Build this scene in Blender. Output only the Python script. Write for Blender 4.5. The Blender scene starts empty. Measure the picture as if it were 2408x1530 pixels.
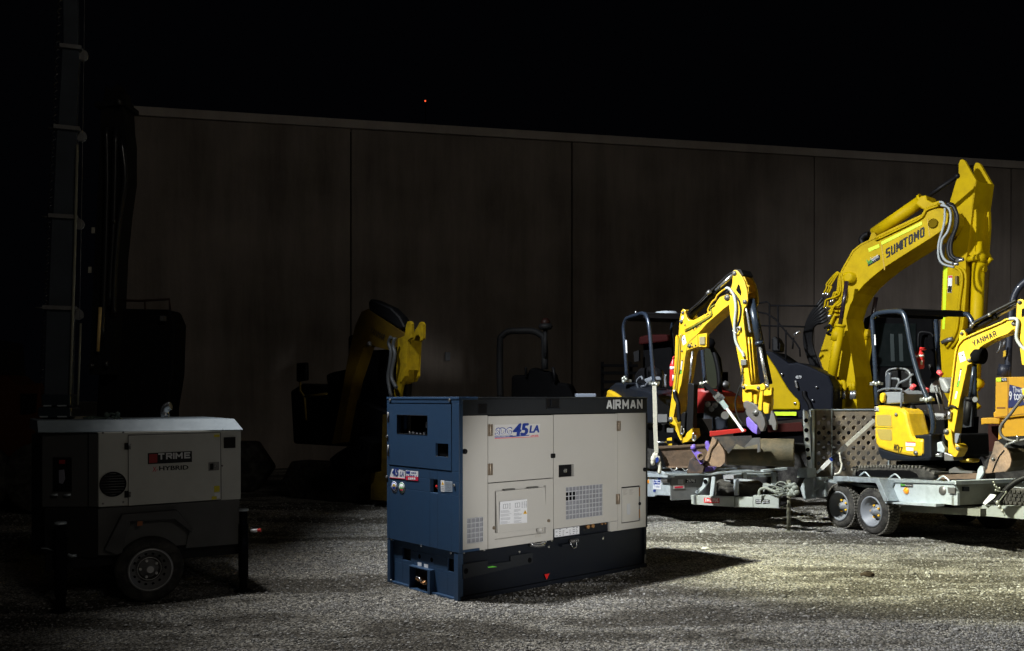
import bpy, bmesh, math, random
from math import radians as R, sin, cos, pi
from mathutils import Vector as V, Matrix, noise
import numpy as np
random.seed(7)
sc = bpy.context.scene
C = sc.collection

# ------------------------------------------------------------------ camera
F, CX, CY = 2121.0, 1204.0, 935.0            # photograph measured at 2408 x 1530
PITCH = 0.0                                   # level camera with a raised lens (shift), so uprights stay upright
CAM = V((0, 0, 1.6))
cd = bpy.data.cameras.new('camera'); cam = bpy.data.objects.new('camera', cd); C.objects.link(cam)
cam.location = CAM; cam.rotation_euler = (pi / 2 + PITCH, 0, 0)
cd.shift_y = 170.0 / 2408; cd.sensor_width = 36; cd.lens = 36 * F / 2408; cd.clip_end = 2000
sc.camera = cam

# ------------------------------------------------------------------ night sky
w = bpy.data.worlds.new('World'); sc.world = w; w.use_nodes = True
nt = w.node_tree
bg = nt.nodes['Background']
sky = nt.nodes.new('ShaderNodeTexSky'); sky.sky_type = 'NISHITA'; sky.sun_disc = False
sky.sun_elevation = R(-8); sky.sun_rotation = R(150)
mixw = nt.nodes.new('ShaderNodeMixRGB'); mixw.blend_type = 'ADD'; mixw.inputs[0].default_value = 1
mixw.inputs[2].default_value = (0.0009, 0.0010, 0.0015, 1)
nt.links.new(sky.outputs[0], mixw.inputs[1]); nt.links.new(mixw.outputs[0], bg.inputs[0])
bg.inputs[1].default_value = 0.6
sc.view_settings.view_transform = 'Standard'; sc.view_settings.look = 'None'
sc.view_settings.exposure = 0; sc.view_settings.gamma = 1

# ------------------------------------------------------------------ lights
def spot(name, loc, aim, watt, size, blend, rad, col):
    d = bpy.data.lights.new(name, 'SPOT'); d.energy = watt; d.spot_size = R(size); d.spot_blend = blend
    d.shadow_soft_size = rad; d.color = col
    o = bpy.data.objects.new(name, d); C.objects.link(o); o.location = loc
    o.rotation_euler = (V(aim) - V(loc)).to_track_quat('-Z', 'Y').to_euler()
    return o
LAMP = V((-3.75, 7.6, 8.2))                 # the floodlights on top of the lighting tower's mast
spot('floodlight_beam_far', LAMP + V((.3, .1, 0)), (5.2, 11.2, 0.9), 10500, 84, 1.0, .16, (.93, .97, 1.0))
spot('floodlight_beam_near', LAMP + V((.3, -.2, 0)), (3.3, 7.1, 0), 3600, 78, .95, .16, (1.0, .985, .96))
spot('floodlight_beam_yard', LAMP + V((.2, -.1, 0)), (4.7, 9.6, 0), 23000, 37, 1.0, .14, (1.0, .99, .60))
spot('added_fill_at_camera', (2.3, .4, 1.25), (.42, 7.6, .87), 1480, 18.5, .6, .22, (1.0, .99, .965))  # added fill for the generator's cream side, no such lamp is known
spot('added_fill_high', (3.5, -2.5, 9.5), (8.6, 14.6, 4.0), 3200, 32, 1.0, .5, (1.0, .98, .95))  # added fill for the large excavator's front faces, an invented source
s = bpy.data.lights.new('added_warm_fill', 'SUN'); s.energy = .09; s.angle = R(12); s.color = (1.0, .92, .80)  # added weak warm fill over the whole yard, not a known source
so = bpy.data.objects.new('added_warm_fill', s); C.objects.link(so)
so.rotation_euler = V((-.55, .75, -.42)).to_track_quat('-Z', 'Y').to_euler()

# ------------------------------------------------------------------ picture -> place
FW, UP = V((0, cos(PITCH), sin(PITCH))), V((0, -sin(PITCH), cos(PITCH)))
def ray(x, y): return FW * F + V((1, 0, 0)) * (x - CX) + UP * (CY - y)
def P(x, y, Y):
    d = ray(x, y); return CAM + d * (Y / d.y)
class Plane:                                 # an upright plane through a real place; its back is +n
    def __init__(s, ox, oy, yaw):
        a = R(yaw); s.o = V((ox, oy, 0)); s.yaw = a
        s.u = V((cos(a), sin(a), 0)); s.n = V((-sin(a), cos(a), 0))
    def p(s, x, y, d=0):
        r = ray(x, y); t = (d - (CAM - s.o).dot(s.n)) / r.dot(s.n); return CAM + r * t
    def uz(s, x, y, d=0):
        q = s.p(x, y, d); return ((q - s.o).dot(s.u), q.z)
    def W(s, u, d, z): return s.o + s.u * u + s.n * d + V((0, 0, z))
def zm(x0, y0, k):                           # reader for an enlarged crop
    return lambda *pts: [(x0 + a * k, y0 + b * k) for a, b in pts]

# ------------------------------------------------------------------ materials
MATS = {}
def mat(name, col, rough=.5, metal=0, spec=None, dirt=None, dscale=6, damt=.5, bump=0, bscale=60, var=.12, coat=0, stretch=None):
    if name in MATS: return MATS[name]
    m = bpy.data.materials.new(name); m.use_nodes = True; n = m.node_tree.nodes; l = m.node_tree.links
    b = n['Principled BSDF']; b.inputs['Metallic'].default_value = metal
    b.inputs['Coat Weight'].default_value = coat
    if spec is None: spec = .22 if max(col) < .05 and not coat else .5
    b.inputs['Specular IOR Level'].default_value = spec
    tc = n.new('ShaderNodeTexCoord'); src = tc.outputs['Object']
    if stretch:
        mp = n.new('ShaderNodeMapping'); mp.inputs['Scale'].default_value = stretch; l.new(src, mp.inputs[0]); src = mp.outputs[0]
    n1 = n.new('ShaderNodeTexNoise'); n1.inputs['Scale'].default_value = dscale; n1.inputs['Detail'].default_value = 8
    n1.inputs['Roughness'].default_value = .65; l.new(src, n1.inputs['Vector'])
    rp = n.new('ShaderNodeValToRGB'); rp.color_ramp.elements[0].position = .42; rp.color_ramp.elements[1].position = .72
    l.new(n1.outputs['Fac'], rp.inputs[0])
    mu = n.new('ShaderNodeMath'); mu.operation = 'MULTIPLY'; mu.inputs[1].default_value = damt; l.new(rp.outputs[0], mu.inputs[0])
    mx = n.new('ShaderNodeMixRGB'); l.new(mu.outputs[0], mx.inputs[0])
    mx.inputs[1].default_value = (*col, 1)
    mx.inputs[2].default_value = (*(dirt if dirt else tuple(c * (1 - var) for c in col)), 1)
    l.new(mx.outputs[0], b.inputs['Base Color'])
    rr = n.new('ShaderNodeMapRange'); rr.inputs[3].default_value = max(.05, rough - .1); rr.inputs[4].default_value = min(1, rough + .18)
    l.new(n1.outputs['Fac'], rr.inputs[0]); l.new(rr.outputs[0], b.inputs['Roughness'])
    if bump:
        n2 = n.new('ShaderNodeTexNoise'); n2.inputs['Scale'].default_value = bscale; n2.inputs['Detail'].default_value = 6
        l.new(src, n2.inputs['Vector'])
        bp = n.new('ShaderNodeBump'); bp.inputs['Strength'].default_value = bump; bp.inputs['Distance'].default_value = .02
        l.new(n2.outputs['Fac'], bp.inputs['Height']); l.new(bp.outputs[0], b.inputs['Normal'])
    MATS[name] = m; return m
YEL = mat('yellow_paint', (.66, .42, .014), .32, dirt=(.34, .22, .03), damt=.6, dscale=9, coat=.2)
YEL2 = mat('amber_yellow_paint', (.50, .345, .001), .5, spec=.12, dirt=(.23, .15, .005), damt=.5, dscale=3)
ORG = mat('orange_paint', (.70, .36, .004), .5, dirt=(.48, .24, .01))
BLU = mat('blue_paint', (.019, .050, .108), .42, dirt=(.016, .042, .09), bump=.03, bscale=300)
NAVY = mat('dark_navy_paint', (.0072, .0092, .014), .45, dirt=(.010, .0115, .014))
CHAR = mat('charcoal_paint', (.016, .018, .021), .5)
CREAM = mat('cream_paint', (.47, .455, .425), .5, dirt=(.43, .415, .38), dscale=2, bump=.03, bscale=300)
TCREAM = mat('tower_cream_paint', (.52, .525, .49), .6, dirt=(.40, .40, .37), dscale=4)
TGREY = mat('tower_grey_and_shaded_end', (.07, .07, .07), .6, dirt=(.05, .05, .05), dscale=4)
ROOFW = mat('pale_canopy_paint', (.42, .51, .58), .5, dirt=(.30, .37, .43), dscale=14, damt=.4)
BLK = mat('black_plastic', (.0045, .0045, .0055), .5, spec=.2)
DARK = mat('dark_recess', (.003, .003, .0035), .8, spec=.05)
TUBE = mat('navy_black_tube', (.022, .032, .052), .25, metal=.3, coat=.5)
RUB = mat('tyre_rubber', (.022, .021, .020), .85, dirt=(.10, .095, .085), dscale=9, damt=.8, bump=.4, bscale=90)
RUBC = mat('dusty_tread_rubber', (.15, .14, .12), .95, dirt=(.03, .03, .03), dscale=14, damt=.8, bump=.5, bscale=70)
GALVB = mat('brightened_galvanised_steel', (.72, .78, .82), .4, metal=.2, dirt=(.5, .55, .6), dscale=12)  # lit copy of the galvanised steel, paler to replace light the ramp frame lacks
GALV = mat('galvanised_steel', (.50, .56, .60), .42, metal=.35, dirt=(.28, .32, .35), dscale=9, damt=.7, bump=.06, bscale=40)
CHEQ = mat('chequer_plate', (.36, .41, .44), .4, metal=.5, dirt=(.18, .20, .22), dscale=20, damt=.7, bump=.5, bscale=120)
STEEL = mat('bright_steel', (.62, .63, .65), .22, metal=.9)
DSTEEL = mat('dull_steel', (.20, .20, .20), .45, metal=.7, dirt=(.10, .08, .06))
RIM = mat('silver_rim_paint', (.20, .215, .235), .45, metal=0, spec=.4, dirt=(.12, .12, .12))
RUST = mat('rusty_steel', (.13, .085, .055), .8, dirt=(.045, .032, .025), dscale=7, damt=.9, bump=.3, bscale=35)
RAMP = mat('muddy_ramp_steel', (.17, .145, .12), .7, metal=.15, dirt=(.32, .25, .17), dscale=5, damt=.9, bump=.25, bscale=60)
WORN = mat('worn_bucket_steel', (.26, .17, .11), .6, dirt=(.07, .055, .05), dscale=5, damt=.95, bump=.3, bscale=30)
OLIVE = mat('muddy_olive_steel', (.050, .043, .022), .7, dirt=(.13, .095, .05), dscale=7, damt=.8, bump=.25, bscale=40)
PURP = mat('purple_paint', (.17, .11, .55), .5, dirt=(.10, .07, .18), dscale=18, damt=.8)
RED = mat('red_paint', (.42, .02, .015), .4, dirt=(.25, .02, .015))
REDP = mat('red_plastic', (.8, .05, .045), .4)
HOSE = mat('grey_hose', (.30, .33, .33), .5)
BHOSE = mat('black_hose', (.012, .012, .013), .4)
LIME = mat('lime_reflective_tape', (.62, .85, .01), .5)
WHT = mat('white_paint', (.75, .75, .76), .5)
STK = mat('white_sticker', (.72, .73, .76), .45)
INK = mat('black_ink', (.012, .012, .014), .5)
GINK = mat('grey_ink', (.22, .23, .26), .6)
SBLU = mat('deep_blue_ink', (.010, .035, .24), .45)
SRED = mat('red_ink', (.62, .02, .06), .45)
SGRN = mat('green_ink', (.12, .5, .05), .5)
WINK = mat('pale_ink', (.62, .63, .64), .45)
BRASS = mat('brass_fitting', (.55, .30, .14), .3, metal=.8)
HINGE = mat('bronze_hinge', (.26, .21, .16), .35, metal=.6)
VENT = mat('vent_grey', (.46, .47, .50), .5)
VENTB = mat('vent_backing', (.27, .275, .30), .6, dirt=(.08, .08, .09), dscale=3)
STRAP = mat('grey_white_webbing', (.50, .49, .44), .85, dirt=(.28, .27, .23), dscale=20, bump=.2, bscale=200)
GLASS = mat('dark_glass', (.004, .006, .006), .15, spec=.2)
CANV = mat('grey_plastic', (.17, .185, .21), .5)
TIMB = mat('weathered_timber', (.05, .045, .035), .9)

# ------------------------------------------------------------------ mesh builder (all in place coordinates)
class MB:
    def __init__(s): s.v = []; s.f = []; s.sm = []
    def add(s, vs, fs, smooth=False):
        k = len(s.v); s.v += [V(q) for q in vs]; s.f += [tuple(i + k for i in f) for f in fs]; s.sm += [smooth] * len(fs); return s
    def hexa(s, c):                        # 8 corners, bottom ring then top ring
        return s.add(c, [(0, 3, 2, 1), (4, 5, 6, 7), (0, 1, 5, 4), (1, 2, 6, 5), (2, 3, 7, 6), (3, 0, 4, 7)])
    def box(s, pl, u0, u1, d0, d1, z0, z1):
        return s.hexa([pl.W(u0, d0, z0), pl.W(u1, d0, z0), pl.W(u1, d1, z0), pl.W(u0, d1, z0),
                       pl.W(u0, d0, z1), pl.W(u1, d0, z1), pl.W(u1, d1, z1), pl.W(u0, d1, z1)])
    def poly(s, ring, vec):                # ring of points swept along vec
        n = len(ring); vec = V(vec)
        return s.add(list(ring) + [V(q) + vec for q in ring],
                     [tuple(range(n))[::-1], tuple(range(n, 2 * n))] + [(i, (i + 1) % n, (i + 1) % n + n, i + n) for i in range(n)])
    def slab(s, pl, px, d0, d1, at=None):  # outline read off the picture, real thickness d0..d1
        a = d0 if at is None else at
        uz = [pl.uz(x, y, a) for x, y in px]
        return s.poly([pl.W(u, d0, z) for u, z in uz], pl.n * (d1 - d0))
    def uzslab(s, pl, uz, d0, d1): return s.poly([pl.W(u, d0, z) for u, z in uz], pl.n * (d1 - d0))
    def plan(s, pl, ud, z0, z1): return s.poly([pl.W(u, d, z0) for u, d in ud], (0, 0, z1 - z0))
    def holes(s, pl, u0, u1, z0, z1, hs, d0, d1):
        us = sorted({u0, u1, *[h[0] for h in hs], *[h[1] for h in hs]}); zs = sorted({z0, z1, *[h[2] for h in hs], *[h[3] for h in hs]})
        for a, b in zip(us, us[1:]):
            for c, d in zip(zs, zs[1:]):
                mu_, mz = (a + b) / 2, (c + d) / 2
                if not any(h[0] < mu_ < h[1] and h[2] < mz < h[3] for h in hs): s.box(pl, a, b, d0, d1, c, d)
        return s
    def frames(s, pts):
        T = []
        for i in range(len(pts)):
            a = pts[max(i - 1, 0)]; b = pts[min(i + 1, len(pts) - 1)]; T.append((b - a).normalized() if (b - a).length > 1e-9 else V((0, 0, 1)))
        n = T[0].orthogonal().normalized(); out = []
        for t in T:
            n = n - t * n.dot(t); n = n.normalized() if n.length > 1e-6 else t.orthogonal().normalized(); out.append((n, t.cross(n)))
        return out
    def tube(s, pts, r, seg=8, curve=0, r2=None):
        pts = [V(q) for q in pts]
        if curve and len(pts) > 2:
            q = [pts[0]] + pts + [pts[-1]]; o = []
            for i in range(1, len(q) - 2):
                for k in range(curve):
                    t = k / curve; a, b, c, d = q[i - 1:i + 3]
                    o.append(.5 * ((2 * b) + (c - a) * t + (2 * a - 5 * b + 4 * c - d) * t * t + (3 * b - a - 3 * c + d) * t ** 3))
            pts = o + [pts[-1]]
        fr = s.frames(pts); vs = []; n = len(pts)
        for i, (p, (a, b)) in enumerate(zip(pts, fr)):
            rr = r if r2 is None else r + (r2 - r) * i / (n - 1)
            vs += [p + (a * cos(2 * pi * k / seg) + b * sin(2 * pi * k / seg)) * rr for k in range(seg)]
        fs = [(i * seg + k, i * seg + (k + 1) % seg, (i + 1) * seg + (k + 1) % seg, (i + 1) * seg + k) for i in range(n - 1) for k in range(seg)]
        s.add(vs, fs, True); k0 = len(s.v) - len(vs)
        s.f += [tuple(k0 + k for k in range(seg))[::-1], tuple(k0 + (n - 1) * seg + k for k in range(seg))]; s.sm += [False, False]
        return s
    def cyl(s, a, b, r, seg=14, r2=None): return s.tube([a, b], r, seg, 0, r2)
    def lathe(s, c, ax, prof, seg=32, smooth=True):
        c = V(c); ax = V(ax).normalized(); a = ax.orthogonal().normalized(); b = ax.cross(a); vs = []
        for h, r in prof: vs += [c + ax * h + (a * cos(2 * pi * k / seg) + b * sin(2 * pi * k / seg)) * r for k in range(seg)]
        n = len(prof)
        fs = [(i * seg + k, i * seg + (k + 1) % seg, (i + 1) * seg + (k + 1) % seg, (i + 1) * seg + k) for i in range(n - 1) for k in range(seg)]
        s.add(vs, fs, smooth); k0 = len(s.v) - len(vs)
        s.f += [tuple(k0 + k for k in range(seg))[::-1], tuple(k0 + (n - 1) * seg + k for k in range(seg))]; s.sm += [False, False]
        return s
    def ball(s, c, r, seg=12, sq=(1, 1, 1)):
        c = V(c); vs = []; n = seg // 2 + 1
        for i in range(n):
            ph = pi * (i + .02) / (n - 1 + .04)
            vs += [c + V((cos(2 * pi * k / seg) * sin(ph) * r * sq[0], sin(2 * pi * k / seg) * sin(ph) * r * sq[1], cos(ph) * r * sq[2])) for k in range(seg)]
        return s.add(vs, [(i * seg + k, i * seg + (k + 1) % seg, (i + 1) * seg + (k + 1) % seg, (i + 1) * seg + k) for i in range(n - 1) for k in range(seg)], True)
    def band(s, pts, wid, th):             # flat webbing along pts, wid = sideways vector
        wid = V(wid) / 2
        for a, b in zip(pts, pts[1:]):
            a, b = V(a), V(b); nn = (b - a).cross(wid).normalized() * th / 2
            s.hexa([a - wid - nn, a + wid - nn, a + wid + nn, a - wid + nn, b - wid - nn, b + wid - nn, b + wid + nn, b - wid + nn])
        return s

class Thing:
    def __init__(s, name, label, cat, loc, yaw=0, group=None):
        o = bpy.data.objects.new(name, None); C.objects.link(o); o.empty_display_size = .3
        s.m = Matrix.Translation(V(loc)) @ Matrix.Rotation(yaw, 4, 'Z'); o.matrix_world = s.m; s.o = o; s.inv = s.m.inverted()
        o['label'] = label; o['category'] = cat
        if group: o['group'] = group
    def part(s, name, mb, m, parent=None, bev=0, label=None, kind=None):
        o = link(name, mb, m, s.inv, bev); o.parent = parent or s.o
        if label: o['label'] = label
        if kind: o['kind'] = kind
        return o
def link(name, mb, m, inv=None, bev=0):
    me = bpy.data.meshes.new(name); vs = [tuple(inv @ q) if inv else tuple(q) for q in mb.v]
    me.from_pydata(vs, [], mb.f); me.polygons.foreach_set('use_smooth', mb.sm)
    bm = bmesh.new(); bm.from_mesh(me); bmesh.ops.recalc_face_normals(bm, faces=bm.faces); bm.to_mesh(me); bm.free()
    me.materials.append(m); o = bpy.data.objects.new(name, me); C.objects.link(o)
    if bev:
        b = o.modifiers.new('bevel', 'BEVEL'); b.width = bev; b.segments = 2; b.limit_method = 'ANGLE'; b.angle_limit = R(50)
    return o
def single(name, mb, m, label, cat, loc, group=None, bev=0):      # a thing that is one mesh
    o = link(name, mb, m, Matrix.Translation(-V(loc)), bev); o.location = loc
    o['label'] = label; o['category'] = cat
    if group: o['group'] = group
    return o
def text(t, s_, m, A, B, hgt, name='lettering', parent=None, slant=0, bold=0, up=None, off=V((0, 0, 0))):
    cu = bpy.data.curves.new('t', 'FONT'); cu.body = s_; cu.size = 1; cu.offset = bold if bold < 0 else min(bold, .010); cu.resolution_u = 3
    ob = bpy.data.objects.new('t', cu); C.objects.link(ob); bpy.context.view_layer.update()
    me = bpy.data.meshes.new_from_object(ob); bpy.data.objects.remove(ob)
    xs = [v.co.x for v in me.vertices]; ys = [v.co.y for v in me.vertices]; x0, x1, y0, y1 = min(xs), max(xs), min(ys), max(ys)
    A, B = V(A), V(B); d = B - A
    if up is None:
        up = V((0, 0, 1)) - d.normalized() * d.normalized().z; up = up.normalized()
    up = V(up) * hgt + d.normalized() * slant * hgt
    nb = d.normalized().cross(up).normalized()
    if nb.dot(CAM - A) < 0: nb = -nb
    co = [V(v.co) for v in me.vertices]; fs = [tuple(p.vertices) for p in me.polygons]; vs2 = []; fs2 = []
    sh = [(0, 0)] if bold <= .013 else [(-bold, 0), (bold, .0003), (0, .0006), (0, .0009)]
    for j, (sx, dz) in enumerate(sh):
        k = len(vs2); ky = bold * .5 * (1 if j == 3 else -1 if j == 2 else 0)
        vs2 += [A + d * ((c.x - x0 + sx) / (x1 - x0)) + up * ((c.y - y0 + ky) / (y1 - y0)) + off + nb * dz for c in co]
        fs2 += [tuple(i + k for i in f) for f in fs]
    me = bpy.data.meshes.new(name); me.from_pydata([tuple(t.inv @ q) for q in vs2], [], fs2)
    me.name = name; me.materials.clear(); me.materials.append(m)
    o = bpy.data.objects.new(name, me); C.objects.link(o); o.parent = parent or t.o
    return o
def ptext(t, pl, s_, m, a, b, hgt, d=-.004, **k): return text(t, s_, m, pl.p(*a, d), pl.p(*b, d), hgt, **k)
def quad(t, pl, px, m, name='sticker', d=-.003, th=.002, parent=None, label=None):
    return t.part(name, MB().slab(pl, px, d, d + th), m, parent, label=label)
def rect(pl, x0, y0, x1, y1, d=0):
    u0, z1 = pl.uz(x0, y0, d); u1, z0 = pl.uz(x1, y1, d); return u0, u1, z0, z1
def crect(pl, tl, tr, br, bl, d=0):         # four corners read off the picture -> mean upright rectangle
    a, b, c, e = [pl.uz(*q, d) for q in (tl, tr, br, bl)]
    return (a[0] + e[0]) / 2, (b[0] + c[0]) / 2, (c[1] + e[1]) / 2, (a[1] + b[1]) / 2
def hydr(t, a, b, split, rb, rr, mb_, mr, name='hydraulic_cylinder', parent=None, eye=True):
    a, b = V(a), V(b); m_ = a.lerp(b, split); ax = (b - a).normalized()
    k = MB().cyl(a, m_, rb, 16).cyl(m_ - ax * .03, m_ + ax * .012, rb * 1.18, 16)
    o = t.part(name, k, mb_, parent)
    rod = MB().cyl(m_, b, rr, 12)
    if eye: rod.ball(b, rr * 1.25, 10)
    t.part('rod', rod, mr, o); return o
def wheel(t, c, ax, r, wd, rimr, name='wheel', bolts=None, rimm=None, treadm=None, lugs=0, parent=None):
    # c = centre of outer face, ax = outward axis
    c = V(c); ax = V(ax).normalized(); a = ax.orthogonal().normalized()
    a = V((0, 0, 1)) if abs(ax.z) < .5 else a; b = ax.cross(a)
    ty = MB().lathe(c, ax, [(-wd * .5, rimr), (-wd * .04, rimr * 1.0), (0, rimr * 1.08), (.004, (rimr + r) / 2), (-.012, r * .93), (-wd * .14, r * .985), (-wd * .3, r), (-wd * .7, r), (-wd * .86, r * .985), (-wd * .97, r * .93), (-wd, (rimr + r) / 2), (-wd * .96, rimr)], 44)
    o = t.part(name, ty, RUB, parent)
    if lugs:
        tr = MB()
        for k in range(lugs):
            th = 2 * pi * k / lugs; e = a * cos(th) + b * sin(th); g = ax.cross(e)
            for j in range(4):
                h = -wd * (.16 + .2 * j); q = c + e * (r + .001) + ax * h + g * (r * pi / lugs * (.6 if j % 2 else 0))
                hw, hh = wd * .075, r * pi / lugs * .62
                s1, s2 = ax * hw, g * hh
                tr.hexa([q - s1 - s2 - e * .004, q + s1 - s2 - e * .004, q + s1 + s2 - e * .004, q - s1 + s2 - e * .004,
                         q - s1 - s2 + e * .009, q + s1 - s2 + e * .009, q + s1 + s2 + e * .009, q - s1 + s2 + e * .009])
        t.part('tread', tr, treadm or RUBC, o)
    rm = MB().lathe(c, ax, [(-wd * .5, rimr * .98), (-.008, rimr * 1.02), (.006, rimr * 1.03), (.006, rimr * .93), (-.03, rimr * .90), (-.032, rimr * .80), (-.065, rimr * .76), (-.067, rimr * .66), (-.105, rimr * .60), (-.110, rimr * .5), (-.07, rimr * .42), (-.062, rimr * .25), (-.02, rimr * .22), (-.018, .001)], 36)
    ri = t.part('rim', rm, rimm or RIM, o)
    bt = MB()
    for k in range(5):
        th = 2 * pi * k / 5 + .3; q = c + (a * cos(th) + b * sin(th)) * rimr * .40; bt.cyl(q - ax * .07, q - ax * .047, rimr * .07, 6)
    t.part('wheel_nuts', bt, bolts or STEEL, ri)
    return o

GLY = {'A': [((0, 0), (.42, 1)), ((.58, 1), (1, 0)), ((.2, .32), (.8, .32))], 'I': [((.5, 0), (.5, 1))], 'R': [((0, 0), (0, 1)), ((0, 1), (.85, 1)), ((1, .85), (1, .6)), ((0, .47), (.85, .47)), ((.5, .47), (1, 0))],
 'M': [((0, 0), (0, 1)), ((1, 0), (1, 1)), ((0, 1), (.5, .3)), ((.5, .3), (1, 1))], 'N': [((0, 0), (0, 1)), ((1, 0), (1, 1)), ((0, 1), (1, 0))], 'Y': [((-.1, 1), (.5, .36)), ((1.1, 1), (.5, .36)), ((.5, .4), (.5, 0))],
 'S': [((.1, 0), (.9, 0)), ((1, .1), (1, .42)), ((.1, .5), (.9, .5)), ((0, .58), (0, .9)), ((.1, 1), (1, 1))], 'U': [((0, .12), (0, 1)), ((.1, 0), (.9, 0)), ((1, .12), (1, 1))], 'T': [((0, 1), (1, 1)), ((.5, 0), (.5, 1))],
 'O': [((0, .12), (0, .88)), ((1, .12), (1, .88)), ((.12, 0), (.88, 0)), ((.12, 1), (.88, 1))], 'E': [((0, 0), (0, 1)), ((0, 0), (1, 0)), ((0, .5), (.85, .5)), ((0, 1), (1, 1))]}
def block(t, s_, m, A, B, hgt, th=.2, name='lettering', parent=None, gapf=.24, up=None):
    A, B = V(A), V(B); d = B - A; e = d.normalized()
    up = V(up) if up is not None else (V((0, 0, 1)) - e * e.z).normalized()
    nb = e.cross(up).normalized(); nb = -nb if nb.dot(CAM - A) < 0 else nb
    wd = {c: (.02 if c == 'I' else 1.18 if c == 'M' else 1.0) for c in s_}; tw_ = sum(wd[c] for c in s_) + gapf * (len(s_) - 1) + th * len(s_) * .0
    k = d.length / tw_; x = 0; mb = MB(); hw = th * hgt / 2; H_ = hgt - 2 * hw; n = 0
    for c in s_:
        w_ = wd[c] * k; inset = hw if c != 'I' else 0
        for (a0, b0), (a1, b1) in GLY[c]:
            f = lambda a, b: A + e * (x + (inset + a * (w_ - 2 * inset) if c != 'I' else w_ / 2)) + up * (hw + b * H_)
            p, q = f(a0, b0), f(a1, b1); dr = (q - p).normalized(); sd = dr.cross(nb) * hw
            vert = abs(a1 - a0) < .05 or abs(b1 - b0) < .05; ex = dr * hw * (.95 if vert else .35); o = nb * (.0004 * (n % 5)); n += 1
            mb.add([p - ex - sd + o, q + ex - sd + o, q + ex + sd + o, p - ex + sd + o], [(0, 1, 2, 3)])
        x += w_ + gapf * k
    return t.part(name, mb, m, parent)
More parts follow.
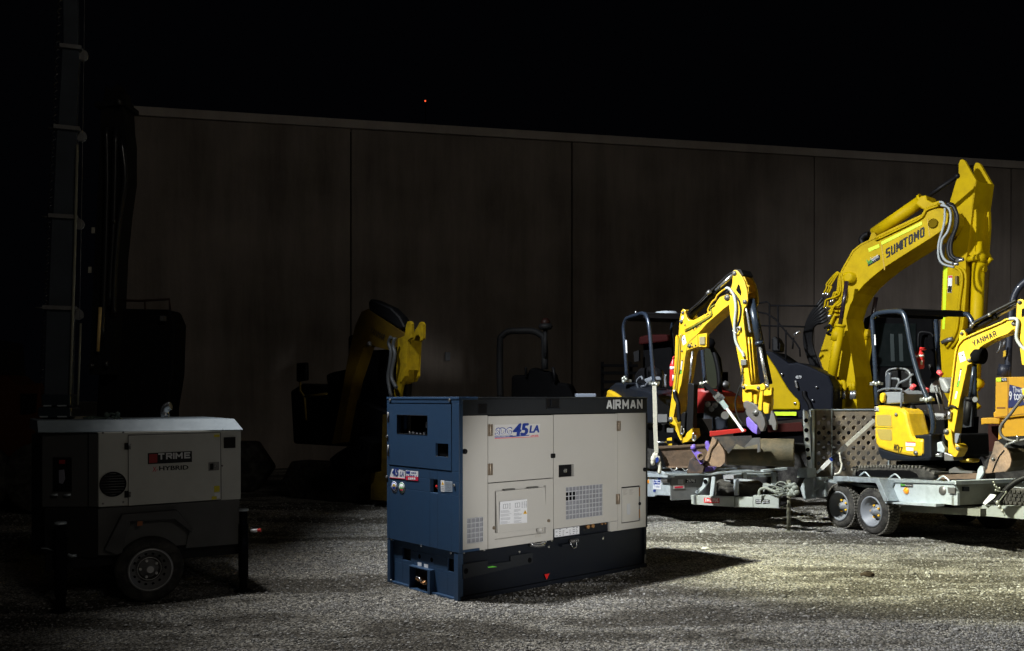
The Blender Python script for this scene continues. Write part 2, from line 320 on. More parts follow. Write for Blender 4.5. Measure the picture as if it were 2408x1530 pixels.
# ------------------------------------------------------------------ the yard
def gnoise(x, y, s, seed=0.0): return noise.noise(V((x * s + seed, y * s - seed, seed * 1.7)))
def patch(x, y):                            # where the pale loose stone lies, in streaks along the wheel tracks
    a = gnoise(x * .22, (y - .06 * x) * 1.9, 1.1, 3.1) + .6 * gnoise(x * .4, (y + .04 * x) * 2.6, 2.3, 9.2) + .3 * gnoise(x, y * 1.3, 6, 4.4)
    return a
def gz(x, y): return .018 * gnoise(x * .5, y, .9, 1.3) + .012 * gnoise(x * .6, y * 1.6, 2.6, 5.5) + .005 * gnoise(x, y, 9, 2.2)
def ground():
    xs = list(np.concatenate([[-400, -120, -50, -25], np.arange(-12, 14.01, .09), [25, 50, 120, 400]]))
    ys = list(np.concatenate([[-60, -10, 1], np.arange(3.4, 15, .08), np.arange(15, 27, .4), [32, 45, 80, 150, 400]]))
    vs = []; nx = len(xs)
    for y in ys:
        for x in xs:
            f = 1 if (-12.1 < x < 14.1 and 3.3 < y < 27) else 0
            vs.append((x, y, gz(x, y) * f))
    fs = [(j * nx + i, j * nx + i + 1, (j + 1) * nx + i + 1, (j + 1) * nx + i) for j in range(len(ys) - 1) for i in range(nx - 1)]
    me = bpy.data.meshes.new('gravel_ground'); me.from_pydata(vs, [], fs); at_ = me.attributes.new('loose', 'FLOAT', 'POINT'); at_.data.foreach_set('value', [min(1, max(0, .48 + 1.15 * patch(v[0], v[1]))) for v in vs]); me.polygons.foreach_set('use_smooth', [True] * len(fs))
    m = bpy.data.materials.new('gravel'); m.use_nodes = True; n = m.node_tree.nodes; l = m.node_tree.links
    b = n['Principled BSDF']; b.inputs['Roughness'].default_value = .95; b.inputs['Specular IOR Level'].default_value = .2
    tc = n.new('ShaderNodeTexCoord')
    def nz(scale, det, rough=.6, st=None):
        s_ = tc.outputs['Object']
        if st: mp = n.new('ShaderNodeMapping'); mp.inputs['Scale'].default_value = st; l.new(s_, mp.inputs[0]); s_ = mp.outputs[0]
        q = n.new('ShaderNodeTexNoise'); q.inputs['Scale'].default_value = scale; q.inputs['Detail'].default_value = det; q.inputs['Roughness'].default_value = rough
        l.new(s_, q.inputs['Vector']); return q.outputs['Fac']
    big = nz(.9, 9, .7, (.55, 1.5, 1)); fine = nz(60, 6, .7)
    vo = n.new('ShaderNodeTexVoronoi'); vo.inputs['Scale'].default_value = 75; l.new(tc.outputs['Object'], vo.inputs['Vector'])
    r1 = n.new('ShaderNodeValToRGB'); r1.color_ramp.elements[0].position = .42; r1.color_ramp.elements[1].position = .66
    r1.color_ramp.elements[0].color = (.080, .074, .063, 1); r1.color_ramp.elements[1].color = (.27, .258, .228, 1); 
    at = n.new('ShaderNodeAttribute'); at.attribute_name = 'loose'; ma = n.new('ShaderNodeMath'); ma.operation = 'MULTIPLY_ADD'; ma.inputs[1].default_value = .5
    l.new(at.outputs['Fac'], ma.inputs[0]); hb_ = n.new('ShaderNodeMath'); hb_.operation = 'MULTIPLY'; hb_.inputs[1].default_value = .55; l.new(big, hb_.inputs[0]); l.new(hb_.outputs[0], ma.inputs[2]); l.new(ma.outputs[0], r1.inputs[0])
    r2 = n.new('ShaderNodeValToRGB'); r2.color_ramp.elements[0].position = .38; r2.color_ramp.elements[1].position = .68
    r2.color_ramp.elements[0].color = (.38, .38, .38, 1); r2.color_ramp.elements[1].color = (1.55, 1.55, 1.55, 1); l.new(fine, r2.inputs[0])
    mx = n.new('ShaderNodeMixRGB'); mx.blend_type = 'MULTIPLY'; mx.inputs[0].default_value = 1; l.new(r1.outputs[0], mx.inputs[1]); l.new(r2.outputs[0], mx.inputs[2])
    mv = n.new('ShaderNodeMixRGB'); mv.blend_type = 'MULTIPLY'; mv.inputs[0].default_value = .9; l.new(mx.outputs[0], mv.inputs[1])
    bw = n.new('ShaderNodeRGBToBW'); l.new(vo.outputs['Color'], bw.inputs[0]); pw = n.new('ShaderNodeMath'); pw.operation = 'POWER'; pw.inputs[1].default_value = 1.6; l.new(bw.outputs[0], pw.inputs[0]); pm = n.new('ShaderNodeMath'); pm.operation = 'MULTIPLY'; pm.inputs[1].default_value = 2.9; l.new(pw.outputs[0], pm.inputs[0]); l.new(pm.outputs[0], mv.inputs[2])
    l.new(mv.outputs[0], b.inputs['Base Color'])
    bp = n.new('ShaderNodeBump'); bp.inputs['Strength'].default_value = .9; bp.inputs['Distance'].default_value = .012; l.new(vo.outputs['Distance'], bp.inputs['Height'])
    bp.invert = True
    bp2 = n.new('ShaderNodeBump'); bp2.inputs['Strength'].default_value = .8; bp2.inputs['Distance'].default_value = .01; l.new(fine, bp2.inputs['Height']); l.new(bp.outputs[0], bp2.inputs['Normal'])
    l.new(bp2.outputs[0], b.inputs['Normal'])
    me.materials.append(m); o = bpy.data.objects.new('gravel_ground', me); C.objects.link(o); o['kind'] = 'structure'
ground()

def stones():
    rng = np.random.default_rng(5)
    base = np.array([(1, 0, 0), (-1, 0, 0), (0, 1, 0), (0, -1, 0), (0, 0, .75), (0, 0, -.7), ], float)
    tri = np.array([(0, 2, 4), (2, 1, 4), (1, 3, 4), (3, 0, 4), (2, 0, 5), (1, 2, 5), (3, 1, 5), (0, 3, 5)])
    # a blockier stone: 8 jittered corners
    cube = np.array([(-1, -1, -.7), (1, -1, -.7), (1, 1, -.7), (-1, 1, -.7), (-.8, -.8, .6), (.8, -.8, .6), (.8, .8, .6), (-.8, .8, .6)], float)
    cq = np.array([(0, 3, 2), (0, 2, 1), (4, 5, 6), (4, 6, 7), (0, 1, 5), (0, 5, 4), (1, 2, 6), (1, 6, 5), (2, 3, 7), (2, 7, 6), (3, 0, 4), (3, 4, 7)])
    VV, FF = [], []; k = 0; cnt = 0
    tries = 0
    while cnt < 90000 and tries < 600000:
        tries += 1
        y = 5.2 + 8.5 * rng.random() ** 1.25; lim = y * .60 + .3; x = rng.uniform(-lim, lim)
        pz = patch(x, y)
        if rng.random() > .16 + 1.5 * max(0, pz + .02): continue
        r = (.0042 + .0055 * rng.random() ** 2.4) * (1.0 + .05 * (y - 5))
        if rng.random() < .006: r *= rng.uniform(1.5, 2.6)
        sh = cube if rng.random() < .5 else base; ff = cq if sh is cube else tri
        a = rng.random() * 6.283; ca, sa = math.cos(a), math.sin(a)
        q = sh * (1 + rng.uniform(-.28, .28, sh.shape)) * r * np.array([1, .8 + .4 * rng.random(), .7])
        q = np.stack([q[:, 0] * ca - q[:, 1] * sa + x, q[:, 0] * sa + q[:, 1] * ca + y, q[:, 2] + gz(x, y) + r * .35], 1)
        VV.append(q); FF.append(ff + k); k += len(sh); cnt += 1
    v = np.concatenate(VV); f = np.concatenate(FF)
    me = bpy.data.meshes.new('loose_gravel'); me.vertices.add(len(v)); me.vertices.foreach_set('co', v.ravel())
    me.loops.add(len(f) * 3); me.loops.foreach_set('vertex_index', f.ravel().astype(np.int32))
    me.polygons.add(len(f)); me.polygons.foreach_set('loop_start', np.arange(0, len(f) * 3, 3, dtype=np.int32))
    me.polygons.foreach_set('loop_total', np.full(len(f), 3, dtype=np.int32)); me.update(); me.validate()
    m = bpy.data.materials.new('loose_stone'); m.use_nodes = True; n = m.node_tree.nodes; l = m.node_tree.links; b = n['Principled BSDF']
    g = n.new('ShaderNodeNewGeometry'); r = n.new('ShaderNodeValToRGB'); l.new(g.outputs['Random Per Island'], r.inputs[0])
    e = r.color_ramp.elements; e[0].color = (.09, .088, .083, 1); e[1].color = (.40, .395, .38, 1); x_ = e.new(.6); x_.color = (.20, .197, .19, 1)
    l.new(r.outputs[0], b.inputs['Base Color']); b.inputs['Roughness'].default_value = .9
    me.materials.append(m); o = bpy.data.objects.new('loose_gravel', me); C.objects.link(o)
    o['kind'] = 'stuff'; o['label'] = 'loose pale gravel stones scattered over the yard'; o['category'] = 'gravel'
stones()

# ------------------------------------------------------------------ the concrete wall
wm = bpy.data.materials.new('wall_concrete'); wm.use_nodes = True
def concrete(m, c1, c2):
    n = m.node_tree.nodes; l = m.node_tree.links; b = n['Principled BSDF']; b.inputs['Roughness'].default_value = .9; b.inputs['Specular IOR Level'].default_value = .15
    tc = n.new('ShaderNodeTexCoord'); mp = n.new('ShaderNodeMapping'); mp.inputs['Scale'].default_value = (1.6, 1.6, .16); l.new(tc.outputs['Object'], mp.inputs[0])
    a = n.new('ShaderNodeTexNoise'); a.inputs['Scale'].default_value = 1.1; a.inputs['Detail'].default_value = 10; a.inputs['Roughness'].default_value = .7; l.new(mp.outputs[0], a.inputs['Vector'])
    c = n.new('ShaderNodeTexNoise'); c.inputs['Scale'].default_value = .5; c.inputs['Detail'].default_value = 8; l.new(tc.outputs['Object'], c.inputs['Vector'])
    ad = n.new('ShaderNodeMath'); ad.operation = 'ADD'; l.new(a.outputs['Fac'], ad.inputs[0]); l.new(c.outputs['Fac'], ad.inputs[1])
    r = n.new('ShaderNodeValToRGB'); r.color_ramp.elements[0].position = .35; r.color_ramp.elements[1].position = .62
    hf = n.new('ShaderNodeMath'); hf.operation = 'MULTIPLY'; hf.inputs[1].default_value = .5; l.new(ad.outputs[0], hf.inputs[0]); l.new(hf.outputs[0], r.inputs[0])
    r.color_ramp.elements[0].color = (*c1, 1); r.color_ramp.elements[1].color = (*c2, 1); l.new(r.outputs[0], b.inputs['Base Color'])
    k = n.new('ShaderNodeTexNoise'); k.inputs['Scale'].default_value = 9; k.inputs['Detail'].default_value = 8; l.new(tc.outputs['Object'], k.inputs['Vector'])
    bp = n.new('ShaderNodeBump'); bp.inputs['Strength'].default_value = .25; bp.inputs['Distance'].default_value = .03; l.new(k.outputs['Fac'], bp.inputs['Height']); l.new(bp.outputs[0], b.inputs['Normal'])
concrete(wm, (.115, .10, .088), (.27, .235, .21))
cm = bpy.data.materials.new('coping_concrete'); cm.use_nodes = True; concrete(cm, (.30, .27, .25), (.44, .40, .37))
WA = P(290, 248, 19.8); WB = P(2408, 382, 24.5)
WP = Plane(WA.x, WA.y, math.degrees(math.atan2(WB.y - WA.y, WB.x - WA.x)))
HT = WA.z
wt = Thing('concrete_wall', 'tall brown concrete panel wall with a pale coping across the back of the yard', 'wall', WP.W(0, 0, 0), WP.yaw)
js = [WP.uz(x, 600)[0] for x in (255, 825, 1345, 1915, 2378)] + [WP.uz(2378, 600)[0] + 5.9, WP.uz(2378, 600)[0] + 12]
for k, (a, b) in enumerate(zip(js, js[1:])):
    wt.part('wall_panel', MB().box(WP, a + .013, b - .013, .004 * (k % 2), .2, -.3, HT - .2), wm, bev=.012)
wt.part('backing', MB().box(WP, js[0] + .1, js[-1], .2, .26, -.3, HT - .25), mat('joint_sealant', (.02, .018, .016), .9))
wt.part('coping', MB().box(WP, js[0], js[-1], -.045, .3, HT - .199, HT), cm, bev=.01)
a = WP.uz(1052, 838)
single('wall_box', MB().box(WP, a[0] - .06, a[0] + .06, -.08, 0, a[1] - .1, a[1] + .1), CANV, 'small grey electrical box fixed to the concrete wall right of the yellow excavator arm', 'box', WP.W(a[0], 0, a[1]), bev=.01)
# distant warning light over the wall
b = P(1000, 237, 120)
t = Thing('distant_mast', 'far-off thin mast with one red warning light above the wall', 'mast', (b.x, b.y, 0))
t.part('pole', MB().cyl((b.x, b.y, 0), (b.x, b.y, b.z - .12), .12, 8, .05), DARK)
em = bpy.data.materials.new('red_beacon_glow'); em.use_nodes = True; e = em.node_tree.nodes['Principled BSDF']
e.inputs['Base Color'].default_value = (.5, .02, .01, 1); e.inputs['Emission Color'].default_value = (1, .10, .03, 1); e.inputs['Emission Strength'].default_value = 1.6
t.part('beacon', MB().ball(b, .115, 10), em)
# ------------------------------------------------------------------ the generator
G = zm(892.9, 906.6, .3456)                  # reader for the enlarged generator
GP = Plane(-.412, 7.06, 41.0); L, Wd = 2.24, 1.017
ol = GP.W(0, Wd, 0); GB = Plane(ol.x, ol.y, 41.0 - 90)      # the blue end, u runs towards the near corner
def g1(x, y): return G((x, y))[0]
def gr(x0, y0, x1, y1, pl=GP, d=0):          # rectangle from its top-left and bottom-right corners
    return rect(pl, *g1(x0, y0), *g1(x1, y1), d)
def g4(tl, tr, br, bl, pl=GP, d=0): return crect(pl, g1(*tl), g1(*tr), g1(*br), g1(*bl), d)
gen = Thing('generator', 'blue and cream silenced diesel generator standing on the gravel in the middle', 'generator', GP.W(0, 0, 0), GP.yaw)
TOP = 1.605; ZB = GP.uz(*g1(549, 1138))[1]   # underside of the canopy box
ZT = .5 * (GP.uz(*g1(549, 205))[1] + GP.uz(*g1(1805, 185))[1])      # bottom of the dark top band
zs_blue = ZB
# core
gen.part('inner_frame', MB().box(GP, .2, L - .012, .03, Wd - .06, ZB + .01, TOP - .02), DARK)
# top band
gen.part('top_band', MB().box(GP, .004, L, 0, Wd, ZT + .004, TOP - .012).box(GP, -.006, L + .006, -.006, Wd + .006, TOP - .012, TOP), CHAR, bev=.006)
a = g4((668, 122), (728, 122), (728, 190), (668, 190)); gen.part('lifting_recess', MB().box(GP, a[0], a[1], -.004, .01, a[2], a[3]), BLK, bev=.003)
a = g4((1130, 78), (1222, 76), (1222, 150), (1130, 152)); o = gen.part('lifting_recess', MB().box(GP, a[0], a[1], -.004, .01, a[2], a[3]), BLK, bev=.003)
gen.part('recess_lip', MB().box(GP, a[0], a[1], -.014, -.004, a[2] - .008, a[2]).box(GP, a[0] + .05, a[0] + .06, -.012, -.004, a[2] + .02, a[3] - .02), NAVY, o)
block(gen, 'AIRMAN', WINK, GP.p(*g1(1543, 161), -.003), GP.p(*g1(1788, 156), -.003), .088, .23, name='brand_lettering')
# right end post
gen.part('end_post', MB().box(GP, L - .02, L, -.003, .03, ZB - .004, ZT), CHAR)
# cream doors and panels
U = lambda x, y=600: GP.uz(*g1(x, y))[0]
u0, u1, u2, u3, u4 = .010, U(736), U(1181), U(1619), L - .02
Zm = lambda x, y: GP.uz(*g1(x, y))[1]
gap = .0035
vent0 = g4((593, 905), (705, 893), (705, 1062), (593, 1075))
p0 = gen.part('corner_panel', MB().holes(GP, u0, u1 - gap, ZB, ZT, [vent0], 0, .03), CREAM)
def grille(v, parent, nx, nz):
    gen.part('vent_backing', MB().box(GP, v[0] - .01, v[1] + .01, .012, .018, v[2] - .01, v[3] + .01), VENTB, parent)
    m = MB(); th = .0035
    for i in range(nx + 1):
        q = v[0] + (v[1] - v[0]) * i / nx; m.box(GP, q - th, q + th, .001, .007, v[2], v[3])
    for i in range(nz + 1):
        q = v[2] + (v[3] - v[2]) * i / nz; m.box(GP, v[0], v[1], .0, .006, q - th, q + th)
    gen.part('vent_grille', m, VENT, parent)
grille(vent0, p0, 4, 5)
zsplit = .5 * (Zm(740, 662) + Zm(1173, 630))
d1 = gen.part('upper_door', MB().box(GP, u1 + gap, u2 - gap, -.002, .03, zsplit + gap, ZT - .006), CREAM, bev=.003)
bx = g4((783, 706), (1130, 676), (1130, 1010), (783, 1046))
lp = gen.part('lower_panel', MB().holes(GP, u1 + gap, u2 - gap, ZB, zsplit - gap, [bx], -.001, .03), CREAM)
gen.part('terminal_box', MB().box(GP, bx[0], bx[1], .028, .034, bx[2], bx[3]).box(GP, bx[0], bx[1], -.001, .03, bx[2] - .001, bx[2] + .004), CREAM, lp)
cov = g4((790, 718), (1122, 690), (1124, 962), (790, 1000))
gen.part('terminal_cover', MB().hexa([GP.W(cov[0], -.028, cov[2]), GP.W(cov[1], -.028, cov[2]), GP.W(cov[1], .004, cov[2]), GP.W(cov[0], .004, cov[2]),
        GP.W(cov[0], -.004, cov[3]), GP.W(cov[1], -.004, cov[3]), GP.W(cov[1], .008, cov[3]), GP.W(cov[0], .008, cov[3])]), CREAM, lp, bev=.003)
gen.part('cover_hinge', MB().box(GP, cov[0] + .08, cov[0] + .2, -.008, .0, cov[3] - .002, cov[3] + .012).box(GP, cov[1] - .2, cov[1] - .08, -.008, .0, cov[3] - .002, cov[3] + .012), DSTEEL, lp)
k = MB()
for x, y in ((775, 967), (1147, 918)):
    q = GP.p(*g1(x, y)); k.cyl(q - GP.n * .012, q + GP.n * .01, .014, 12)
gen.part('cover_bolt', k, HINGE, lp)
q = GP.p(*g1(1105, 980), .0); gen.part('cable_duct', MB().cyl(q + GP.n * .03 - GP.u * .03, q - GP.n * .006 + GP.u * .0, .026, 14, .022), CREAM, lp)
# instruction sticker with diagrams
st = [g1(*q) for q in ((819, 790), (1003, 771), (1003, 932), (816, 944))]
quad(gen, GP, st, STK, 'instruction_sticker', d=-.031, parent=lp)
def swr(fx, fy): # point on sticker
    tl, tr, br, bl = [V(q) for q in st]; return tuple((tl.lerp(tr, fx)).lerp(bl.lerp(br, fx), fy))
m = MB()
rng = random.Random(3)
for i in range(15):
    fy = .40 + .04 * i; wd_ = rng.uniform(.25, .42)
    if i % 4 == 3: continue
    for s0, s1 in ((.03, .03 + wd_), (.52, .52 + rng.uniform(.15, .3))):
        m.slab(GP, [swr(s0, fy), swr(s1, fy), swr(s1, fy + .012), swr(s0, fy + .012)], -.0325, -.0315)
for cx in (.12, .56):
    for a, b_, c_, d_ in ((cx, .12, cx + .18, .135), (cx, .30, cx + .18, .315), (cx, .12, cx + .015, .31), (cx + .165, .12, cx + .18, .31), (cx + .08, .12, cx + .092, .31)):
        m.slab(GP, [swr(a, b_), swr(c_, b_), swr(c_, d_), swr(a, d_)], -.0325, -.0315)
for cx in (.35, .8, .88, .95):
    for j in range(5): m.slab(GP, [swr(cx, .1 + .055 * j), swr(cx + .04, .1 + .055 * j), swr(cx + .04, .125 + .055 * j), swr(cx, .125 + .055 * j)], -.0325, -.0315)
gen.part('sticker_print', m, GINK, lp)
gen.part('warning_triangle', MB().slab(GP, [swr(.86, .62), swr(1.0, .62), swr(.93, .46)], -.034, -.033), mat('warning_yellow', (.75, .42, .01), .5), lp)
gen.part('warning_mark', MB().slab(GP, [swr(.922, .59), swr(.938, .59), swr(.938, .51), swr(.922, .51)], -.0352, -.0345), INK, lp)
# right door
v1 = g4((1265, 690), (1515, 668), (1515, 887), (1265, 908))
zd = .5 * (Zm(1183, 978) + Zm(1613, 915)); zlow = ZB
hb = g4((1216, 540), (1319, 533), (1319, 617), (1216, 623))
d2 = gen.part('right_door', MB().holes(GP, u2 + gap, u3 - gap, zd, ZT - .004, [v1, hb], -.003, .03), CREAM)
grille(v1, d2, 11, 7)
gen.part('vent_gap', MB().box(GP, v1[0], v1[0] + .14, .009, .0115, v1[2] + .16, v1[2] + .235), DARK, d2)
gen.part('latch_recess', MB().box(GP, hb[0], hb[1], .026, .03, hb[2], hb[3]), BLK, d2)
q = GP.W((hb[0] + hb[1]) / 2, 0, (hb[2] + hb[3]) / 2)
gen.part('door_lock', MB().cyl(q + GP.n * .028, q + GP.n * .004, .017, 14), STEEL, d2)
# strip under right door: drain points and label
ua, ub = u2 + gap, U(1563, 950)
z0s, z1s = ZB + .004, zd - .004
gen.part('drain_strip', MB().box(GP, ua, ub, .02, .03, z0s, z1s).box(GP, ua, ub + .01, -.012, .03, z0s - .01, z0s), NAVY)
lab = g4((1198, 975), (1365, 955), (1365, 998), (1198, 1020))
lo = gen.part('drain_label', MB().box(GP, lab[0], lab[1], .012, .019, z0s + .012, z1s - .004), STK)
m = MB(); rng = random.Random(8)
for j in range(4):
    for i in range(7):
        if rng.random() < .7:
            a = lab[0] + .01 + (lab[1] - lab[0] - .03) * i / 6.5; zz = z0s + .02 + j * .017; m.box(GP, a, a + rng.uniform(.01, .026), .0105, .0115, zz, zz + .006)
gen.part('label_print', m, GINK, lo)
k = MB()
for x, y in ((1405, 958), (1438, 952)):
    q = GP.p(*g1(x, y), .02); k.cyl(q, q - GP.n * .03, .017, 10)
gen.part('drain_plug', k, BRASS)
k = MB()
for x, y in ((1505, 940), (1527, 937)):
    q = GP.p(*g1(x, y), .02); k.cyl(q, q - GP.n * .02, .008, 8)
gen.part('small_fitting', k, BRASS)
# right corner panel with filler door
fd = g4((1645, 690), (1773, 678), (1773, 920), (1645, 938))
cp = gen.part('right_corner_panel', MB().holes(GP, u3 + gap, u4, ZB, ZT, [fd], 0, .03).box(GP, ub + .002, u3, .0, .03, ZB, zd - .004), CREAM)
gen.part('seal_frame', MB().box(GP, fd[0], fd[1], .012, .016, fd[2], fd[3]), BLK, cp)
fdr = gen.part('filler_door', MB().box(GP, fd[0] + .006, fd[1] - .022, -.003, .012, fd[2] + .008, fd[3] - .012), CREAM, cp, bev=.002)
sl = g4((1680, 802), (1702, 802), (1702, 876), (1680, 876))
gen.part('sight_slot', MB().box(GP, sl[0], sl[1], -.0065, -.003, sl[2], sl[3]), VENT, fdr, bev=.003)
m = MB()
for j in range(5):
    for i in (0, 1):
        a = fd[0] + .02 + i * .085; m.box(GP, a, a + .055 - .012 * (j % 3), -.0045, -.0035, fd[3] - .03 - .011 * j, fd[3] - .026 - .011 * j)
gen.part('door_print', m, mat('faint_ink', (.33, .31, .29), .6), fdr)
q = GP.W(fd[1] - .014, 0, GP.uz(*g1(1764, 802))[1]); gen.part('filler_latch', MB().ball(q - GP.n * .004, .016, 10), BLK, cp)
gen.part('filler_hinge', MB().box(GP, fd[1] - .012, fd[1] - .003, -.001, .012, fd[3] - .1, fd[3] - .02).box(GP, fd[1] - .012, fd[1] - .003, -.001, .012, fd[2] + .03, fd[2] + .11), BRASS, cp)
# hinges
def hinge(x, y0, y1, pl=GP, du=-.0):
    u, za = pl.uz(*g1(x, y0)); _, zb = pl.uz(*g1(x, y1)); m = MB()
    m.box(pl, u - .026, u + .026, -.009, -.003, zb, za); m.cyl(pl.W(u - .003, -.012, zb), pl.W(u - .003, -.012, za), .0075, 10)
    for f in (.25, .75):
        q = pl.W(u + .014, -.009, zb + (za - zb) * f); m.cyl(q, q - pl.n * .006, .007, 8)
    gen.part('door_hinge', m, HINGE, bev=.0015)
hinge(749, 262, 343); hinge(749, 529, 609); hinge(1623, 239, 308); hinge(1618, 736, 806)
k = MB()
for x, y, r in ((575, 447, .021), (1800, 570, .019)):
    q = GP.p(*g1(x, y)); k.cyl(q + GP.n * .01, q - GP.n * .016, r, 14).ball(q - GP.n * .014, r * .9, 10)
gen.part('round_latch', k, BLK)
q = g4((1161, 461), (1187, 461), (1187, 492), (1161, 492)); gen.part('square_latch', MB().box(GP, q[0], q[1], -.02, 0, q[2], q[3]), BLK, bev=.006)
# SDG 45 LA badge
bd = [g1(*q) for q in ((782, 266), (1093, 259), (1086, 348), (780, 362))]
bo = quad(gen, GP, bd, mat('badge_ground', (.56, .55, .54), .4), 'model_badge', d=-.0035, th=.001)
def bt(s_, mt, a, b, h, sl, bo_, dd): text(gen, s_, mt, GP.p(*g1(*a), dd), GP.p(*g1(*b), dd), h, parent=bo, slant=sl, bold=bo_, name='badge_lettering')
bt('SDG', SBLU, (785, 336), (892, 331), .058, .25, .05, -.0045); bt('SDG', STK, (787, 335), (890, 331), .052, .25, 0, -.0065)
gen.part('badge_stripe', MB().slab(GP, [g1(784, 342), g1(905, 337), g1(905, 348), g1(783, 354)], -.0052, -.0045), SBLU, bo)
bt('45', SBLU, (905, 341), (1002, 336), .098, .22, .05, -.0062); bt('LA', SBLU, (1020, 320), (1084, 317), .060, .2, .045, -.0045)
bt('ENGINE GENERATOR', STK, (787, 351), (884, 346), .009, 0, .01, -.006); bt('LOW NOISE', SRED, (1028, 345), (1080, 342), .011, 0, .02, -.0045)
gen.part('badge_line', MB().slab(GP, [g1(783, 356), g1(1083, 345), g1(1083, 348), g1(783, 361)], -.0052, -.0045), SRED, bo)
gen.part('number_bar', MB().slab(GP, [g1(900, 341), g1(1020, 334), g1(1015, 340), g1(900, 349)], -.0056, -.0048), SBLU, bo)
m = MB()
for a in ((1062, 1022), (1077, 1019), (1090, 1017)):
    z = GP.uz(*g1(*a)); m.box(GP, z[0] - .009, z[0] + .009, -.0015, -.001, z[1] - .012, z[1] + .012)
gen.part('embossed_mark', m, mat('emboss', (.43, .405, .365), .6), lp)
# ---- blue end
bU = lambda x, y: GB.uz(*g1(x, y))
LB = Wd
dr = g4((72, 127), (492, 127), (494, 576), (76, 534), GB)
dr = (bU(72, 300)[0], bU(493, 300)[0], bU(280, 556)[1], bU(280, 124)[1])
win = (bU(124, 265)[0], bU(333, 265)[0], bU(228, 332)[1], bU(228, 199)[1])
win2 = (bU(388, 430)[0], bU(475, 430)[0], bU(430, 484)[1], bU(430, 393)[1])
stop_ = (bU(347, 680)[0], bU(400, 680)[0], bU(373, 728)[1], bU(373, 636)[1])
gen.part('end_frame', MB().holes(GB, 0, LB + .008, ZB, TOP - .02, [(dr[0] - .006, dr[1] + .006, dr[2] - .006, dr[3] + .006), stop_], -.008, .03)
         .box(GB, 0, LB + .008, .0, .2, ZB, ZB + .02).box(GB, 0, .02, .03, .2, ZB, TOP - .02), BLU, bev=.003)
gen.part('end_top_rail', MB().box(GB, -.002, LB + .010, -.011, .18, TOP - .02, TOP + .002), BLU, bev=.004)
ed = gen.part('control_door', MB().holes(GB, dr[0], dr[1], dr[2], dr[3], [win, win2], -.012, .01), BLU)
gen.part('control_panel', MB().holes(GB, .03, LB - .04, ZB + .03, TOP - .03, [(win[0] - .1, win[1] + .05, win[2] - .1, win[3] + .05)], .12, .13).box(GB, win[0] - .1, win[1] + .06, .22, .23, win[2] - .1, win[3] + .06), NAVY)
m = MB().box(GB, win[1] - .09, win[1] + .03, .035, .05, win[2] + .05, win[3] - .035); gen.part('meter_housing', m, BLK)
m = MB()
for a in (.085, .035):
    m.box(GB, win[1] - a, win[1] - a + .042, .030, .034, win[3] - .105, win[3] - .055)
gen.part('meter', m, STK)
m = MB(); rng = random.Random(2)
for i in range(5):
    q = GB.W(win[0] + .13 + i * .052, .03, win[2] + .004 + .01 * rng.random()); m.cyl(q, q + GB.n * .02, .012, 10)
gen.part('switch', m, STEEL)
gen.part('switch_plate', MB().box(GB, win[0] + .12, win[1] - .005, .05, .055, win[2], win[2] + .03), NAVY)
m = MB().holes(GB, win[0] - .0, win[1] + .0, win[2] - .0, win[3] + .0, [(win[0] + .006, win[1] - .006, win[2] + .006, win[3] - .006)], -.014, -.008)
gen.part('window_seal', m, BLK, ed, bev=.004)
gen.part('handle_recess', MB().box(GB, win2[0] - .004, win2[1] + .004, .012, .02, win2[2] - .004, win2[3] + .004), DARK, ed)
gen.part('handle_lip', MB().box(GB, win2[0] + .004, win2[0] + .02, -.013, .0, win2[2], win2[2] + .006).box(GB, win2[1] - .03, win2[1] - .004, -.013, .0, win2[2], win2[2] + .005), STEEL, ed)
m = MB()
for y0, y1 in ((180, 250), (402, 480)):
    z0_, z1_ = bU(72, y1)[1], bU(72, y0)[1]; m.cyl(GB.W(dr[0] - .008, -.016, z0_), GB.W(dr[0] - .008, -.016, z1_), .008, 10)
gen.part('door_hinge', m, DSTEEL)
m = MB()
for x, y in ((72, 98), (477, 98), (52, 345), (50, 620), (507, 678)):
    q = GB.p(*g1(x, y), -.01); m.cyl(q + GB.n * .004, q - GB.n * .008, .012, 10)
gen.part('frame_bolt', m, DSTEEL)
# emergency stop
gen.part('stop_recess', MB().box(GB, stop_[0], stop_[1], .05, .055, stop_[2], stop_[3]), BLK, bev=.003)
q = GB.p(*g1(382, 686), -.0) + GB.n * .012
gen.part('stop_guard', MB().lathe(q + GB.n * .03, -GB.n, [(0, .034), (.010, .034), (.011, .02)], 18), mat('stop_yellow', (.7, .45, .01), .5))
gen.part('stop_button', MB().cyl(q + GB.n * .03, q + GB.n * .0, .013, 14).lathe(q + GB.n * .004, -GB.n, [(0, .016), (.006, .017), (.010, .014), (.011, .001)], 18), mat('stop_red', (.62, .03, .03), .35))
def bq(pts, m_, name='sticker', d=-.0105, par=None): return gen.part(name, MB().slab(GB, [g1(*p) for p in pts], d, d + .001), m_, par)
w1 = bq([(416, 642), (440, 645), (440, 722), (416, 720)], STK, 'warning_sticker'); bq([(442, 648), (494, 652), (494, 722), (442, 720)], mat('pale_blue_sticker', (.30, .36, .44), .5), 'notice_sticker')
bq([(420, 672), (437, 674), (428, 652)], MATS['warning_yellow'], 'warning_triangle', -.012, w1)
m = MB()
for j in range(6): m.slab(GB, [g1(446, 657 + j * 10), g1(490, 660 + j * 10), g1(490, 662 + j * 10), g1(446, 659 + j * 10)], -.0118, -.0112)
for j in range(3): m.slab(GB, [g1(419, 684 + j * 11), g1(436, 686 + j * 11), g1(436, 689 + j * 11), g1(419, 687 + j * 11)], -.0118, -.0112)
gen.part('notice_print', m, GINK)
